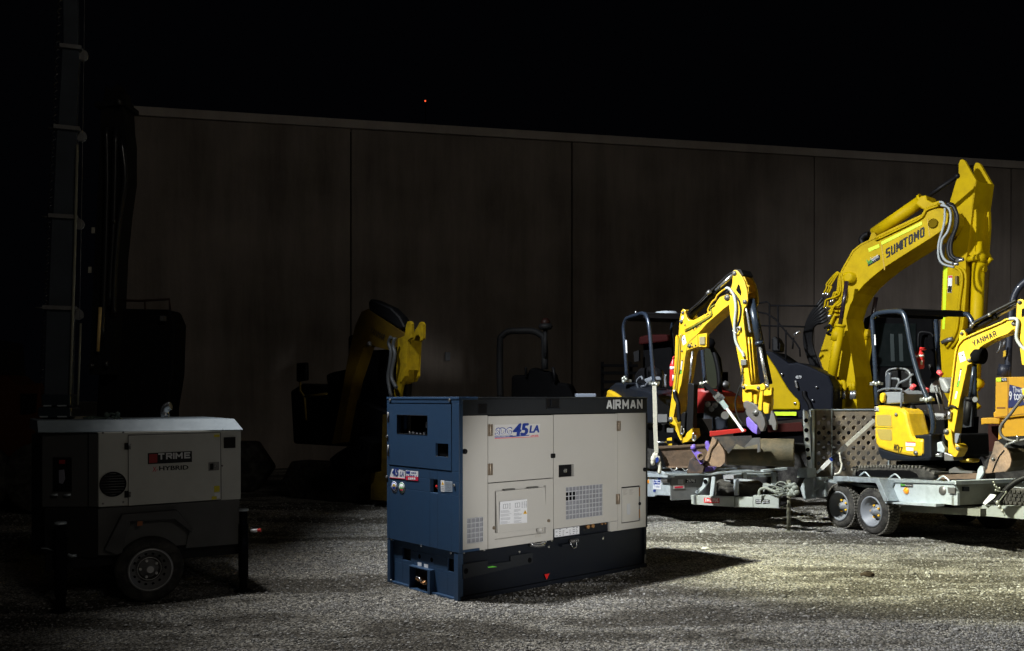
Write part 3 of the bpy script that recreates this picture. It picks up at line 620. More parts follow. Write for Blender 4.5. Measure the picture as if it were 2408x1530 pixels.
# 45 LA sticker, red and white sticker, two round badges
s1 = bq([(84, 566), (133, 570), (172, 582), (170, 637), (68, 628), (72, 606)], STK, 'model_sticker')
def gt(s_, m_, a, b, h, sl=0, bo_=0, d=-.012, par=None): text(gen, s_, m_, GB.p(*g1(*a), d), GB.p(*g1(*b), d), h, slant=sl, bold=bo_, parent=par, name='sticker_lettering')
gt('45', SBLU, (82, 611), (124, 616), .066, .2, .04, -.012, s1); gt('LA', SBLU, (137, 614), (163, 617), .040, .2, .01, -.012, s1)
bq([(70, 622), (170, 632), (170, 636), (69, 627)], SRED, 'sticker_line', -.012, s1)
s2 = bq([(177, 577), (261, 583), (261, 648), (177, 641)], STK, 'outlet_sticker')
bq([(177, 614), (261, 620), (261, 648), (177, 641)], SRED, 'sticker_band', -.012, s2); bq([(179, 580), (206, 582), (206, 600), (179, 597)], SBLU, 'sticker_block', -.012, s2)
m = MB()
for a, b_, c_ in ((214, 588, 9), (226, 589, 9), (238, 590, 9), (184, 606, 4), (200, 606, 9), (213, 607, 9), (226, 608, 9), (247, 610, 5)): m.slab(GB, [g1(a, b_), g1(a + c_, b_), g1(a + c_, b_ + 9), g1(a, b_ + 8)], -.0118, -.0112)
gen.part('sticker_print', m, SBLU, s2)
m = MB()
for a in (193, 206, 219, 232): m.slab(GB, [g1(a, 624), g1(a + 10, 625), g1(a + 10, 640), g1(a, 639)], -.0132, -.0126)
gen.part('sticker_print', m, STK, s2)
for cx, cy, ring, inner in ((99, 688, SBLU, mat('badge_yellow', (.6, .42, .05), .5)), (150, 694, STK, SGRN)):
    q = GB.p(*g1(cx, cy), -.0105); f = -GB.n
    o = gen.part('round_badge', MB().lathe(q, f, [(0, .047), (.0012, .047), (.0013, .001)], 28), STK)
    gen.part('badge_ring', MB().lathe(q + f * .0015, f, [(0, .044), (.0008, .044), (.0009, .001)], 28), SBLU if ring is SBLU else mat('badge_green', (.03, .16, .07), .5), o)
    gen.part('badge_centre', MB().lathe(q + f * .0026, f, [(0, .034), (.0006, .034), (.0007, .001)], 24), STK, o)
    m = MB(); qq = q + f * .0036
    if ring is SBLU:
        m.poly([qq + GB.u * (.026 * cos(t_)) + V((0, 0, .026 * sin(t_))) for t_ in [k * pi / 8 for k in range(9)]], f * .0006)
        gen.part('badge_sun', m, inner, o)
        m = MB().poly([qq + f * .0008 + GB.u * x + V((0, 0, z)) for x, z in ((-.026, -.004), (-.01, .006), (0, -.002), (.012, .008), (.027, -.006), (.012, -.02), (-.012, -.02))], f * .0005); gen.part('badge_wave', m, SBLU, o)
    else:
        for x in (-.016, 0, .016): m.poly([qq + GB.u * a + V((0, 0, z)) for a, z in ((x - .008, -.010), (x + .008, -.010), (x, .018))], f * .0006)
        gen.part('badge_tree', m, inner, o)
        m = MB().poly([qq + GB.u * x + V((0, 0, z)) for x, z in ((-.024, -.013), (.024, -.013), (.018, -.022), (-.018, -.022))], f * .0006); gen.part('badge_base', m, SRED, o)
# ---- base tank
bs = .035                                    # long side is set back under the canopy
gen.part('base_tank', MB().box(GP, .06, L - .02, bs, Wd - .03, .03, ZB - .01).box(GP, .02, L + .0, bs - .035, bs, .0, .035).box(GP, L - .03, L - .002, bs - .03, bs + .05, .0, ZB), NAVY, bev=.004)
eb = [(bU(136, 1150)[0], bU(190, 1150)[0], bU(162, 1190)[1], bU(162, 1110)[1]), (bU(443, 1225)[0], bU(487, 1225)[0], bU(465, 1268)[1], bU(465, 1182)[1]),
      (bU(210, 1300)[0], bU(350, 1300)[0], -.01, bU(280, 1245)[1])]
gen.part('base_end', MB().holes(GB, 0.0, LB - bs + .02, .02, ZB - .008, eb, .03, .05).box(GB, 0, .045, -.004, .03, .0, ZB - .004).box(GB, LB - bs - .03, LB - bs + .024, -.004, .03, .0, ZB - .004)
         .box(GB, .0, eb[2][0], -.004, .05, .0, .02).box(GB, eb[2][1], LB - bs + .02, -.004, .05, .0, .02), BLU, bev=.003)
gen.part('base_opening', MB().box(GB, .02, LB - .05, .11, .115, .01, ZB - .02), DARK)
b2 = eb[2]
fb = gen.part('drain_box', MB().box(GB, b2[0] - .006, b2[1] + .006, -.016, .05, b2[3], b2[3] + .01).box(GB, b2[0] - .006, b2[0] + .006, -.016, .05, .0, b2[3]).box(GB, b2[1] - .03, b2[1] + .006, -.018, .05, 0, b2[3] + .002).box(GB, b2[0], b2[1], -.016, .05, 0, .01), BLU, bev=.002)
m = MB()
for x, y in ((262, 1318), (296, 1342)):
    q = GB.p(*g1(x, y), .0); m.cyl(q, q + GB.n * .09, .017, 12).cyl(q - GB.u * .03, q + GB.u * .02, .009, 8)
gen.part('drain_valve', m, BRASS, fb); gen.part('valve_lever', MB().tube([GB.p(*g1(x, y), -.004) for x, y in ((248, 1300), (268, 1306), (284, 1330))], .006, 6), STEEL, fb)
for x0, y0, x1, y1 in ((258, 1200, 284, 1228), (301, 1212, 329, 1242)):
    o = bq([(x0, y0), (x1, y0 + 4), (x1, y1), (x0, y1 - 4)], STK, 'small_sticker', .0285)
m = MB()
for x, y in ((271, 1162), (354, 1185)):
    q = GB.p(*g1(x, y), .03); m.cyl(q - GB.n * .001, q + GB.n * .01, .019, 14)
gen.part('hole_plug', m, DARK)
m = MB()
for x, y in ((82, 1046), (283, 1090), (485, 1140), (80, 1322)):
    q = GB.p(*g1(x, y), -.004); m.cyl(q, q - GB.n * .006, .008, 8)
gen.part('base_bolt', m, STEEL)
# fork pocket plate and fittings on the long side
fo = [g1(*q) for q in ((566, 1216), (735, 1188), (738, 1216), (892, 1194), (892, 1158), (1042, 1135), (1042, 1206), (568, 1316))]
fp = gen.part('fork_plate', MB().slab(GP, fo, bs - .03, bs - .022), CHAR, bev=.002)
m = MB()
for x, y in ((588, 1261), (1021, 1187)):
    q = GP.p(*g1(x, y), bs - .031); m.cyl(q, q + GP.n * .003, .022, 16)
gen.part('plate_hole', m, DARK, fp)
gen.part('green_tag', MB().slab(GP, [g1(735, 1232), g1(770, 1226), g1(800, 1233), g1(740, 1240)], bs - .034, bs - .031), SGRN, fp)
gen.part('lift_marker', MB().slab(GP, [g1(1122, 1284), g1(1155, 1278), g1(1137, 1319)], bs - .038, bs - .034), mat('marker_red', (.6, .01, .01), .5), label='red downward triangle marker on the dark base')
def pp(x, y, d): return GP.p(*g1(x, y), d)
m = MB().tube([pp(1028, 1078, -.02), pp(1060, 1086, -.03), pp(1095, 1084, -.03), pp(1118, 1074, -.01)], .019, 10, 4).cyl(pp(1110, 1066, 0), pp(1110, 1092, 0), .02)
gen.part('hose_coupling', m, STEEL)
m = MB()
for x, y in ((1125, 1058), (1165, 1052), (1145, 1096), (1514, 1038), (1627, 978), (1775, 955), (568, 1134), (705, 1116), (945, 1128)):
    q = pp(x, y, bs - .002); m.cyl(q, q - GP.n * .012, .009, 8)
gen.part('side_bolt', m, STEEL)
m = MB().cyl(pp(1298, 1060, -.01), pp(1345, 1052, -.01), .014)
for k in range(4):
    q = pp(1302 + 13 * k, 1059 - 2 * k, -.01); m.lathe(q, GP.u, [(0, .02), (.008, .02)], 12)
gen.part('locking_pin', m, DSTEEL)
gen.part('pin_chain', MB().tube([pp(1302, 1068, -.015), pp(1308, 1092, -.02), pp(1325, 1107, -.02), pp(1338, 1092, -.02), pp(1340, 1062, -.015)], .0035, 6, 5), STEEL)
gen.part('hose_bracket', MB().box(GP, GP.uz(*g1(1235, 1060))[0], GP.uz(*g1(1345, 1060))[0], -.012, bs, ZB - .07, ZB - .05), NAVY)
gen.part('corner_plate', MB().box(GP, L - .04, L - .015, bs - .036, bs - .03, .04, .12), DSTEEL)
# roof lugs, exhaust at back
gen.part('roof_sheet', MB().box(GP, .05, L - .05, .06, Wd - .06, TOP, TOP + .004), CHAR)
# ------------------------------------------------------------------ trailer lighting tower
TP = Plane(-3.156, 6.88, 31.0)               # its long side; u=0 at the near corner
T_ = zm(68.7, 892.9, .22441)                 # reader: crop (100,1300)-(860,1800)
T2 = zm(0, 892.9, .4165)                     # reader: crop (0,1300)-(980,2228)
tw = Thing('lighting_tower', 'grey and cream hybrid lighting tower on a single axle trailer with its mast raised', 'lighting tower', TP.W(0, 0, 0), TP.yaw)
TL = 1.075; TW = 1.30; zt, zb = 1.335, .765
CH = Plane(-3.156 - .47, 6.88 - .004, 0)     # angled end section, parallel to the picture
cu = (-.455, .005)
ch0 = -.43 * cos(TP.yaw), .43 * sin(TP.yaw)  # chamfer corner in TP (u,d)
side = tw.part('side_body', MB().plan(TP, [(0, 0), (TL, 0), (TL, TW), (0, TW)], zb, zt), TCREAM, bev=.006)
end = tw.part('end_body', MB().plan(TP, [(-.003, 0), (ch0[0], ch0[1]), (ch0[0], TW - .25), (-.003, TW)], zb + .002, zt - .002), TGREY, bev=.006)  # the end's shade is put into its colour, darker than the cream side
tw.part('canopy_roof', MB().hexa([TP.W(*q) for q in ((ch0[0] - .03, ch0[1] - .06, zt + .002), (TL + .012, -.035, zt + .002), (TL + .012, TW + .03, zt + .002), (ch0[0] - .03, TW, zt + .002),
        (ch0[0] - .03, ch0[1] + .04, 1.425), (TL - .035, .07, 1.425), (TL - .035, TW - .07, 1.425), (ch0[0] - .03, TW - .1, 1.425))]).plan(TP, [(0, -.035), (ch0[0] - .03, ch0[1] - .06), (0, .3)], zt + .003, zt + .012), ROOFW, bev=.004)
low = tw.part('lower_body', MB().slab(TP, [T2(*[q])[0] for q in ((555, 727), (1352, 674), (1352, 925), (1050, 950), (1070, 845), (985, 785), (735, 800), (680, 880), (655, 990), (555, 990))], .012, .03)
              .plan(TP, [(.01, .03), (TL - .01, .03), (TL - .01, TW), (.01, TW)], .42, zb - .003), TGREY)
tw.part('lower_end', MB().plan(TP, [(0, .01), (ch0[0] + .02, ch0[1] + .01), (ch0[0] + .02, TW - .3), (0, TW - .1)], .38, zb - .003), mat('tower_dark_lower', (.02, .02, .021), .6))
def tq(pts, m_, name, d, th=.004, pl=TP, rd=T_, par=None): return tw.part(name, MB().slab(pl, [rd(p)[0] for p in pts], d, d + th), m_, par)
def tp(x, y, d=0, pl=TP, rd=T_): return pl.p(*rd((x, y))[0], d)
door = tq([(1042, 583), (2002, 555), (2008, 1252), (1042, 1318)], TCREAM, 'service_door', -.012, .012)
m = MB()
for a, b_ in (((1040, 580), (2003, 553)), ((1040, 580), (1040, 1320)), ((2005, 553), (2010, 1253)), ((1040, 1320), (2010, 1253))):
    m.cyl(tp(*a, -.002), tp(*b_, -.002), .004, 6)
tw.part('door_seal', m, BLK, door)
tq([(1243, 768), (1705, 745), (1706, 860), (1243, 884)], INK, 'name_plate', -.015, .003, par=door)
tq([(1256, 780), (1342, 776), (1342, 866), (1256, 872)], mat('plate_red', (.30, .015, .02), .5), 'plate_emblem', -.0165, .001, par=door)
block(tw, 'TRIME', WINK, tp(1352, 836, -.018), tp(1688, 821, -.018), .050, .24, parent=door)
text(tw, 'X-', SRED, tp(1290, 965, -.014), tp(1345, 960, -.014), .040, parent=door, bold=.01, slant=.15)
text(tw, 'HYBRID', INK, tp(1362, 950, -.014), tp(1667, 938, -.014), .034, parent=door, bold=.02)
lk = tq([(1880, 865), (1990, 858), (1990, 945), (1880, 955)], DSTEEL, 'door_lock', -.018, .006, par=door)
tq([(1895, 878), (1930, 875), (1930, 940), (1895, 943)], BLK, 'lock_recess', -.021, .003, par=lk)
tw.part('lock_barrel', MB().cyl(tp(1950, 902, -.035), tp(1950, 902, -.018), .014), STEEL, lk)
for pts in ([(1938, 574), (1996, 572), (1996, 598), (1938, 600)], [(1938, 1112), (1996, 1108), (1996, 1170), (1938, 1178)], [(1912, 1222), (1965, 1218), (1965, 1250), (1912, 1256)]):
    tq(pts, mat('tag_yellow', (.62, .52, .01), .5), 'warning_sticker', -.016, .002, par=door)
tq([(1940, 1186), (1998, 1180), (1998, 1236), (1970, 1240), (1940, 1215)], STK, 'sticker', -.015, .002, par=door)
for y0 in (662, 1165):
    tq([(1000, y0), (1042, y0 - 2), (1042, y0 + 68), (1000, y0 + 70)], BLK, 'hinge_cover', -.012, .012); tw.part('door_hinge', MB().cyl(tp(1052, y0 + 8, -.018), tp(1052, y0 + 62, -.018), .010, 8), DSTEEL)
c0 = tp(877, 1092, -.001)
tw.part('round_vent', MB().lathe(c0, -TP.n, [(0, .096), (.010, .096), (.010, .088), (.002, .086)], 36), BLK)
m = MB()
for k in range(-4, 5):
    h = (.085 ** 2 - (k * .0205) ** 2) ** .5; m.cyl(c0 + V((0, 0, k * .0205)) - TP.u * h - TP.n * .006, c0 + V((0, 0, k * .0205)) + TP.u * h - TP.n * .006, .003, 6)
tw.part('vent_grille', m, DSTEEL)
tq([(2042, 602), (2162, 598), (2162, 712), (2042, 716)], BLK, 'socket_flap', -.010, .010)
m = MB()
for x, y in ((772, 556), (985, 550), (772, 1297), (985, 1280), (2028, 522), (2153, 518), (2022, 900)):
    m.cyl(tp(x, y, -.006), tp(x, y, .002), .008, 8)
tw.part('panel_screw', m, DSTEEL)
cp_ = tq([(248, 812), (442, 812), (442, 1168), (248, 1168)], BLK, 'control_recess', -.006, .006, CH)
tq([(310, 945), (360, 940), (372, 1040), (345, 1090), (312, 1080)], mat('breaker_grey', (.22, .22, .27), .5), 'breaker', -.016, .009, CH, par=cp_)
tq([(312, 838), (375, 838), (375, 880), (312, 880)], mat('plate_red', (.3, .01, .01), .5), 'indicator_plate', -.010, .003, CH, par=cp_)
for x in (230, 366): tw.part('step_handle', MB().tube([tp(x, 1208, -.03, CH), tp(x + 66, 1204, -.03, CH)], .010, 8), GALV, cp_)
tw.part('panel_seam', MB().box(CH, CH.uz(*T_((620, 800))[0])[0] - .003, CH.uz(*T_((620, 800))[0])[0] + .003, -.003, .0, zb, zt), BLK)
tw.part('edge_pillar', MB().box(CH, -.03, .03, -.012, .01, zb - .36, zt - .01), BLK)
# chassis, mudguard, wheel
tw.part('chassis', MB().box(TP, -.35, TL + .02, .1, .18, .30, .42).box(TP, -.35, TL + .02, TW - .2, TW - .12, .30, .42).box(TP, .42, .5, .1, TW - .1, .24, .32).box(TP, -.3, TL, .2, TW - .2, .34, .40), BLK)
mg = [T2(q)[0] for q in ((590, 960), (690, 760), (1000, 735), (1090, 840), (1085, 865), (985, 785), (735, 800), (690, 975), (660, 990))]
tw.part('mudguard', MB().slab(TP, mg, -.05, .18), mat('mudguard_black', (.03, .03, .032), .5, coat=.2), bev=.004)
tw.part('mudguard_lamp', MB().slab(TP, [T2(q)[0] for q in ((775, 800), (805, 797), (805, 822), (775, 825))], -.056, -.05), mat('amber_lens', (.30, .09, .02), .4))
tm = mat('tower_wheel_rim', (.22, .22, .225), .35, metal=.3)
c1 = tp(850, 1045, -.02, TP, T2); c1.z = .255
ow = wheel(tw, c1, -TP.n, .258, .165, .165, rimm=tm, bolts=mat('dim_chrome', (.5, .5, .5), .3, metal=.6))
q = c1.copy(); ax = -TP.n
for r_, h in ((.158, .004), (.088, -.052)):
    tw.part('rim_ring', MB().tube([q + ax * h + TP.u * r_ * cos(2 * pi * k / 40) + V((0, 0, r_ * sin(2 * pi * k / 40))) for k in range(41)], .0035, 5), mat('dim_chrome', (.5, .5, .5)), ow)
tw.part('hub_cap', MB().cyl(q - ax * .05, q - ax * .005, .026, 14), MATS['dim_chrome'], ow)
slots = MB()
for k in range(14):
    t0 = 2 * pi * k / 14; e = TP.u * cos(t0) + V((0, 0, sin(t0))); slots.cyl(q + e * .122 - ax * .052, q + e * .122 - ax * .0475, .011, 8)
tw.part('rim_slots', slots, DARK, ow)
wheel(tw, c1 + TP.n * (TW - .1), TP.n, .258, .165, .165, rimm=tm)
# stabiliser legs
def leg(x, yt, yb, Z, wd, name='stabiliser_leg'):
    a, b_ = P(*T2((x, yt))[0], Z), P(*T2((x, yb))[0], Z); b_.z = 0; b_.x = a.x
    o = tw.part(name, MB().cyl(V((a.x, a.y, .02)), a, wd, 14).cyl(V((a.x, a.y, .12)), V((a.x, a.y, a.z - .12)), wd * 1.25, 14).lathe(V((a.x, a.y, 0)), (0, 0, 1), [(0, .075), (.012, .075), (.03, .03)], 16), mat('leg_black', (.006, .006, .008), .8, spec=.05))
    tw.part('leg_cap', MB().lathe(a, (0, 0, 1), [(-.01, wd * 1.3), (.006, wd * 1.3), (.010, wd)], 14), GALV, o); return o
l1 = leg(1374, 732, 1190, 7.45, .032); l2 = leg(342, 808, 1290, 6.75, .034)
tw.part('leg_bracket', MB().cyl(P(*T2((1374, 880))[0], 7.45), P(*T2((1300, 870))[0], 7.75), .028, 8), BLK, l1)
tw.part('leg_bracket', MB().cyl(P(*T2((342, 900))[0], 6.75), P(*T2((400, 890))[0], 7.1), .028, 8), BLK, l2)
tw.part('brake_lever', MB().tube([P(*T2(q)[0], 7.6) for q in ((1285, 930), (1285, 850), (1290, 835))], .009, 8).tube([P(*T2(q)[0], 7.6) for q in ((1272, 880), (1276, 935), (1330, 955), (1345, 965))], .008, 8), GALV)
tw.part('lever_grip', MB().cyl(P(*T2((1292, 835))[0], 7.6), P(*T2((1316, 831))[0], 7.6), .011, 8), REDP)
tw.part('crank_handle', MB().cyl(P(*T2((1415, 852))[0], 7.7), P(*T2((1455, 850))[0], 7.7), .014, 8), WHT)
tw.part('crank_grip', MB().cyl(P(*T2((1455, 850))[0], 7.7), P(*T2((1473, 848))[0], 7.7), .015, 8), REDP)
tw.part('clamp', MB().tube([P(*T2(q)[0], 6.75) for q in ((385, 985), (405, 995), (430, 992))], .011, 8), GALV)
tw.part('cable_end', MB().tube([P(*T2(q)[0], 6.9) for q in ((212, 950), (268, 952), (310, 968))], .006, 6), GALV)
# exhaust elbow
m = MB().tube([P(*T2(q)[0], 7.75) for q in ((935, 205), (930, 180), (940, 155), (964, 146))], .036, 14, 6)
tw.part('exhaust_pipe', m, STEEL)
tw.part('exhaust_clamp', MB().cyl(P(*T2((918, 200))[0], 7.75), P(*T2((955, 200))[0], 7.75), .012, 8), STEEL)
# clutter on the roof
rng = random.Random(4); m = MB()
for k in range(9):
    x = 470 + rng.random() * 210; q = P(*T2((x, 218 - rng.random() * (30 if x > 590 else 8)))[0], 7.45); m.ball(q, .014 + .012 * rng.random(), 6)
m.tube([P(*T2(q)[0], 7.45) for q in ((470, 216), (520, 210), (600, 214), (625, 190), (660, 200), (685, 222))], .008, 6, 4)
tw.part('cable_bundle', m, mat('bundle_green', (.10, .14, .12), .5))
tw.part('mast_bracket', MB().tube([P(*T2(q)[0], 7.5) for q in ((378, 220), (475, 218))], .028, 4), mat('bracket_tan', (.24, .22, .17), .6))
# mast: nested square sections, narrowing upwards
MZ = 7.62
mast_mat = mat('mast_steel', (.045, .056, .072), .5, metal=.4, dirt=(.026, .032, .04), dscale=3)
secs = [(930, 725, 108, 166, 118, 170), (735, 512, 119, 169, 127, 176), (520, 305, 129, 174, 139, 181), (315, 115, 140, 178, 150, 187), (125, -110, 152, 184, 162, 194)]
mast = None; base = None
for i, (y0, y1, xl0, xr0, xl1, xr1) in enumerate(secs):
    a, b_ = P((xl0 + xr0) / 2, y0, MZ), P((xl1 + xr1) / 2, y1, MZ); hw = (xr0 - xl0) / 2 / F * MZ
    if i == 0: base = a.copy(); base.z = 1.36; a = base
    b_.x = b_.x; u = V((.94, .34, 0)); n_ = V((-.34, .94, 0)); hd = hw * .9
    cs = [(-1, -1), (1, -1), (1, 1), (-1, 1)]
    if i == 4: b_ = V((LAMP.x, LAMP.y, 8.0))
    mast = tw.part('mast_section', MB().hexa([a + u * hw * p_ + n_ * hd * q_ for p_, q_ in cs] + [b_ + u * hw * .97 * p_ + n_ * hd * q_ for p_, q_ in cs]), mast_mat, bev=.006)
    if i < 4:
        m = MB(); hw2 = hw * 1.22
        m.hexa([b_ + u * hw2 * p_ + n_ * hw2 * q_ + V((0, 0, -.02)) for p_, q_ in cs] + [b_ + u * hw2 * p_ + n_ * hw2 * q_ + V((0, 0, .012)) for p_, q_ in cs])
        m.cyl(b_ - u * hw * 1.9, b_ - u * hw, .009, 6)
        cl = tw.part('mast_collar', m, DSTEEL, mast)
        c_ = b_ + u * hw * 1.25 - n_ * .02 + V((0, 0, -.05)); m = MB().lathe(c_ - n_ * .02, n_, [(0, .045), (.008, .047), (.012, .03), (.028, .03), (.032, .047), (.04, .045)], 18)
        tw.part('cable_pulley', m, DSTEEL, mast)
def MP(x, y, z=MZ - .09): return P(x, y, z)
rod = mat('dusty_rod', (.30, .29, .22), .6)
tw.part('guide_rod', MB().tube([MP(164, 960), MP(176, 600), MP(182, 340)], .011, 8), rod)
tw.part('guide_rod', MB().tube([MP(183, 952), MP(190, 760)], .009, 8), rod)
tw.part('lift_cable', MB().tube([MP(187, 750), MP(193, 420), MP(199, 0), V((LAMP.x + .22, LAMP.y - .05, 7.9))], .0028, 5), DSTEEL)
# coiled power cord left of the mast
p0_, p1_ = MP(98, 905), MP(142, -20); q = []
turns = 48
for k in range(turns * 8 + 1):
    f = k / (turns * 8); a = 2 * pi * k / 8; c_ = p0_.lerp(p1_, f); q.append(c_ + V((cos(a), sin(a), 0)) * .016)
tw.part('coiled_cord', MB().tube(q, .0062, 5), mat('cord_black', (.03, .03, .034), .22, coat=.5))
# mast head with four floodlights (above the picture)
hd_ = tw.part('lamp_bar', MB().cyl(LAMP + V((-.75, -.1, -.25)), LAMP + V((.75, .1, -.25)), .035), GALV)
glow = bpy.data.materials.new('floodlight_glow'); glow.use_nodes = True; e = glow.node_tree.nodes['Principled BSDF']
e.inputs['Emission Color'].default_value = (.95, .98, 1, 1); e.inputs['Emission Strength'].default_value = 12
for k in range(4):
    c_ = LAMP + V((-.68 + .45 * k, -.12 + .07 * k, -.5)); ax = V((.75, .1, -.65)).normalized()
    o = tw.part('floodlight', MB().lathe(c_, ax, [(-.12, .05), (-.10, .1), (0, .14), (.012, .14), (.012, .12)], 20), BLK)
    tw.part('lens', MB().lathe(c_, ax, [(.006, .118), (.010, .118), (.011, .001)], 20), glow, o)
# control boxes beside the mast foot
for y0, y1, xa, xb, Z in ((82, 150, 232, 388, 7.35), (155, 212, 212, 388, 7.3)):
    a = P(*T2((xa, y0))[0], Z); b_ = P(*T2((xb, y1))[0], Z); pl = Plane(a.x, a.y, 10)
    wdt = b_.x - a.x; o = tw.part('winch_box', MB().box(pl, .0, wdt, 0, .25, b_.z, a.z), mat('box_blue_black', (.018, .03, .04), .3, coat=.4), bev=.012)
    tw.part('box_clip', MB().box(pl, .02, .08, -.012, .0, b_.z - .0, b_.z + .012).box(pl, wdt - .1, wdt - .03, -.012, 0, b_.z, b_.z + .012), GALV, o)
# ------------------------------------------------------------------ readers for the enlarged crops on the right
Z2 = zm(1442.3, 865.4, .25145)               # left trailer and buckets
Z5 = zm(1854.4, 927.2, .2299)                # right trailer
YA = zm(1442.3, 618.1, .17113)               # left mini excavator, upper
Z1 = zm(1854.4, 659.3, .40407)               # right mini excavator
ZB_ = zm(1854.4, 343.4, .31417)              # tall boom
ZF = zm(1758.2, 618.1, .22451)
Z4 = zm(2129.1, 659.3, .22451)
def S(rd, *pts): return [rd(p)[0] for p in pts]
# ------------------------------------------------------------------ right trailer
RP = Plane(4.22, 10.65, -72)
rt = Thing('plant_trailer', 'galvanised tandem axle plant trailer with perforated ramp raised, under the right mini excavator', 'trailer', RP.W(0, 0, 0), RP.yaw, 'plant trailers')
def tr(t, pl, name, rd, pts, d0, d1, m, **k): return t.part(name, MB().slab(pl, S(rd, *pts), d0, d1), m, **k)
uc, zr = RP.uz(*S(Z5, (1690, 900))[0]); ur = RP.uz(*S(Z5, (200, 830))[0])[0]
TWD = 1.55
m = MB().plan(RP, [(ur, .02), (uc - .01, .02), (uc - .01, TWD), (ur, TWD)], .53, .565)
rt.part('deck', m, CHEQ)
side = tr(rt, RP, 'side_panel', Z5, [(1085, 880), (1690, 905), (1695, 940), (1728, 1010), (1728, 1135), (1510, 1112), (1000, 1100), (915, 870)], 0, .03, GALV)
tr(rt, RP, 'side_rail', Z5, [(470, 835), (1085, 862), (1690, 893), (1690, 915), (1085, 900), (470, 882)], -.02, .05, CHEQ, bev=.004)
tr(rt, RP, 'lower_step', Z5, [(985, 1098), (1510, 1120), (1505, 1148), (985, 1112)], -.09, .02, GALV)
gd = tr(rt, RP, 'mudguard', Z5, [(455, 838), (920, 858), (1020, 1090), (975, 1095), (890, 905), (560, 888), (455, 892)], -.15, .0, CHEQ, bev=.004)
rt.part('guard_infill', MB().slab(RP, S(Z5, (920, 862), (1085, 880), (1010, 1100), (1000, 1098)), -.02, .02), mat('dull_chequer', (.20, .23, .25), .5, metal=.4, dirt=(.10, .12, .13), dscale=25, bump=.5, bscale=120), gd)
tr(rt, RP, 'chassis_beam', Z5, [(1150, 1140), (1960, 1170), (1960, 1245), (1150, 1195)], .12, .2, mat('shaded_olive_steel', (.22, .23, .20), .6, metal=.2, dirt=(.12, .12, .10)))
tr(rt, RP, 'rear_side', Z5, [(245, 845), (375, 850), (375, 1045), (255, 1050)], .0, .04, GALV)
tr(rt, RP, 'rear_bumper', Z5, [(85, 850), (105, 750), (185, 755), (190, 850)], -.12, .02, GALV)
tr(rt, RP, 'ramp_pivot', Z5, [(110, 960), (160, 850), (245, 850), (255, 1060), (150, 1080)], -.06, .0, GALV, bev=.02)
tr(rt, RP, 'side_bar', Z5, [(215, 990), (360, 885), (370, 900), (235, 1010)], -.05, -.02, GALV)
# D rings on the rail
for x, y in ((780, 838), (1090, 860), (1585, 885)):
    a = RP.p(*S(Z5, (x, y))[0]); rt.part('tie_down_hook', MB().tube([a - RP.u * .09, a - RP.u * .02 + V((0, 0, .045)), a + RP.u * .02 + V((0, 0, .045)), a + RP.u * .09], .009, 8, 3), GALV)
# stickers
o = tr(rt, RP, 'maker_sticker', Z5, [(1145, 912), (1273, 917), (1273, 952), (1145, 946)], -.004, -.002, INK)
text(rt, 'Rent', SGRN, RP.p(*S(Z5, (1152, 936))[0], -.006), RP.p(*S(Z5, (1190, 938))[0], -.006), .03, parent=o)
text(rt, 'Equipment', WINK, RP.p(*S(Z5, (1193, 940))[0], -.006), RP.p(*S(Z5, (1268, 944))[0], -.006), .025, parent=o)
q = RP.p(*S(Z5, (1207, 985))[0]); rt.part('side_reflector', MB().lathe(q, -RP.n, [(0, .038), (.012, .036), (.014, .001)], 20), mat('amber_reflector', (.9, .32, .01), .3))
q = RP.p(*S(Z5, (1575, 985))[0]); rt.part('oval_sticker', MB().lathe(q, -RP.n, [(0, .05), (.003, .05), (.004, .001)], 20), DSTEEL)
tr(rt, RP, 'latch_plate', Z5, [(1625, 950), (1700, 955), (1700, 1015), (1635, 1010)], -.02, .0, DSTEEL)
# wheels
axo = -RP.n
for x, y in ((845, 1170), (515, 1115)):
    q = RP.p(*S(Z5, (x, y))[0], -.09); q.z = .276
    wheel(rt, q, axo, .268, .20, .175, lugs=46, bolts=MATS['warning_yellow'], rimm=RIM, treadm=RUBC)
    wheel(rt, q + RP.n * (TWD + .4), -axo, .285, .20, .185, rimm=RIM)
tr(rt, RP, 'axle_cover', Z5, [(640, 900), (900, 900), (960, 1100), (640, 1050)], .02, .03, DARK)
# head board and drawbar
hb0 = RP.W(uc, 0, 0)
HBP = Plane(hb0.x, hb0.y, -72 + 90)
hz1, hz0 = zr, RP.uz(*S(Z5, (1728, 1140))[0])[1]
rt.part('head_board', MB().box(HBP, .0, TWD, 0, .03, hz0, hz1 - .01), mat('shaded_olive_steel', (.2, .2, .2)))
rt.part('head_rail', MB().box(HBP, -.01, TWD, -.04, .03, hz1 - .02, hz1 + .02), GALV, bev=.004)
tr(rt, HBP, 'plate_holder', Z5, [(1790, 945), (1850, 945), (1850, 992), (1790, 990)], -.02, -.0, NAVY)
AP = Plane(*(RP.W(uc + .02, .25, 0)).xy, -40)
rt.part('drawbar_arm', MB().slab(AP, S(Z5, (1975, 1135), (2700, 1150), (2700, 1300), (1975, 1240)), 0, .08), mat('drawbar_paint', (.34, .37, .36), .5, metal=.2, dirt=(.22, .24, .23)))
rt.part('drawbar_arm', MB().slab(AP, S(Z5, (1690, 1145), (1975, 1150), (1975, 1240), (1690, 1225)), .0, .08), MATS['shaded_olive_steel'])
rt.part('number_lamp', MB().slab(AP, S(Z5, (1985, 1110), (2060, 1020), (2120, 1030), (2100, 1060), (2010, 1130)), -.03, .0), STK)
# spare wheel lying at the front right
c_ = AP.p(*S(Z5, (2440, 1040))[0], .5)
wheel(rt, V((c_.x, c_.y, c_.z + .1)), (0, 0, 1), .285, .2, .18, name='spare_wheel', lugs=40, treadm=RUB)
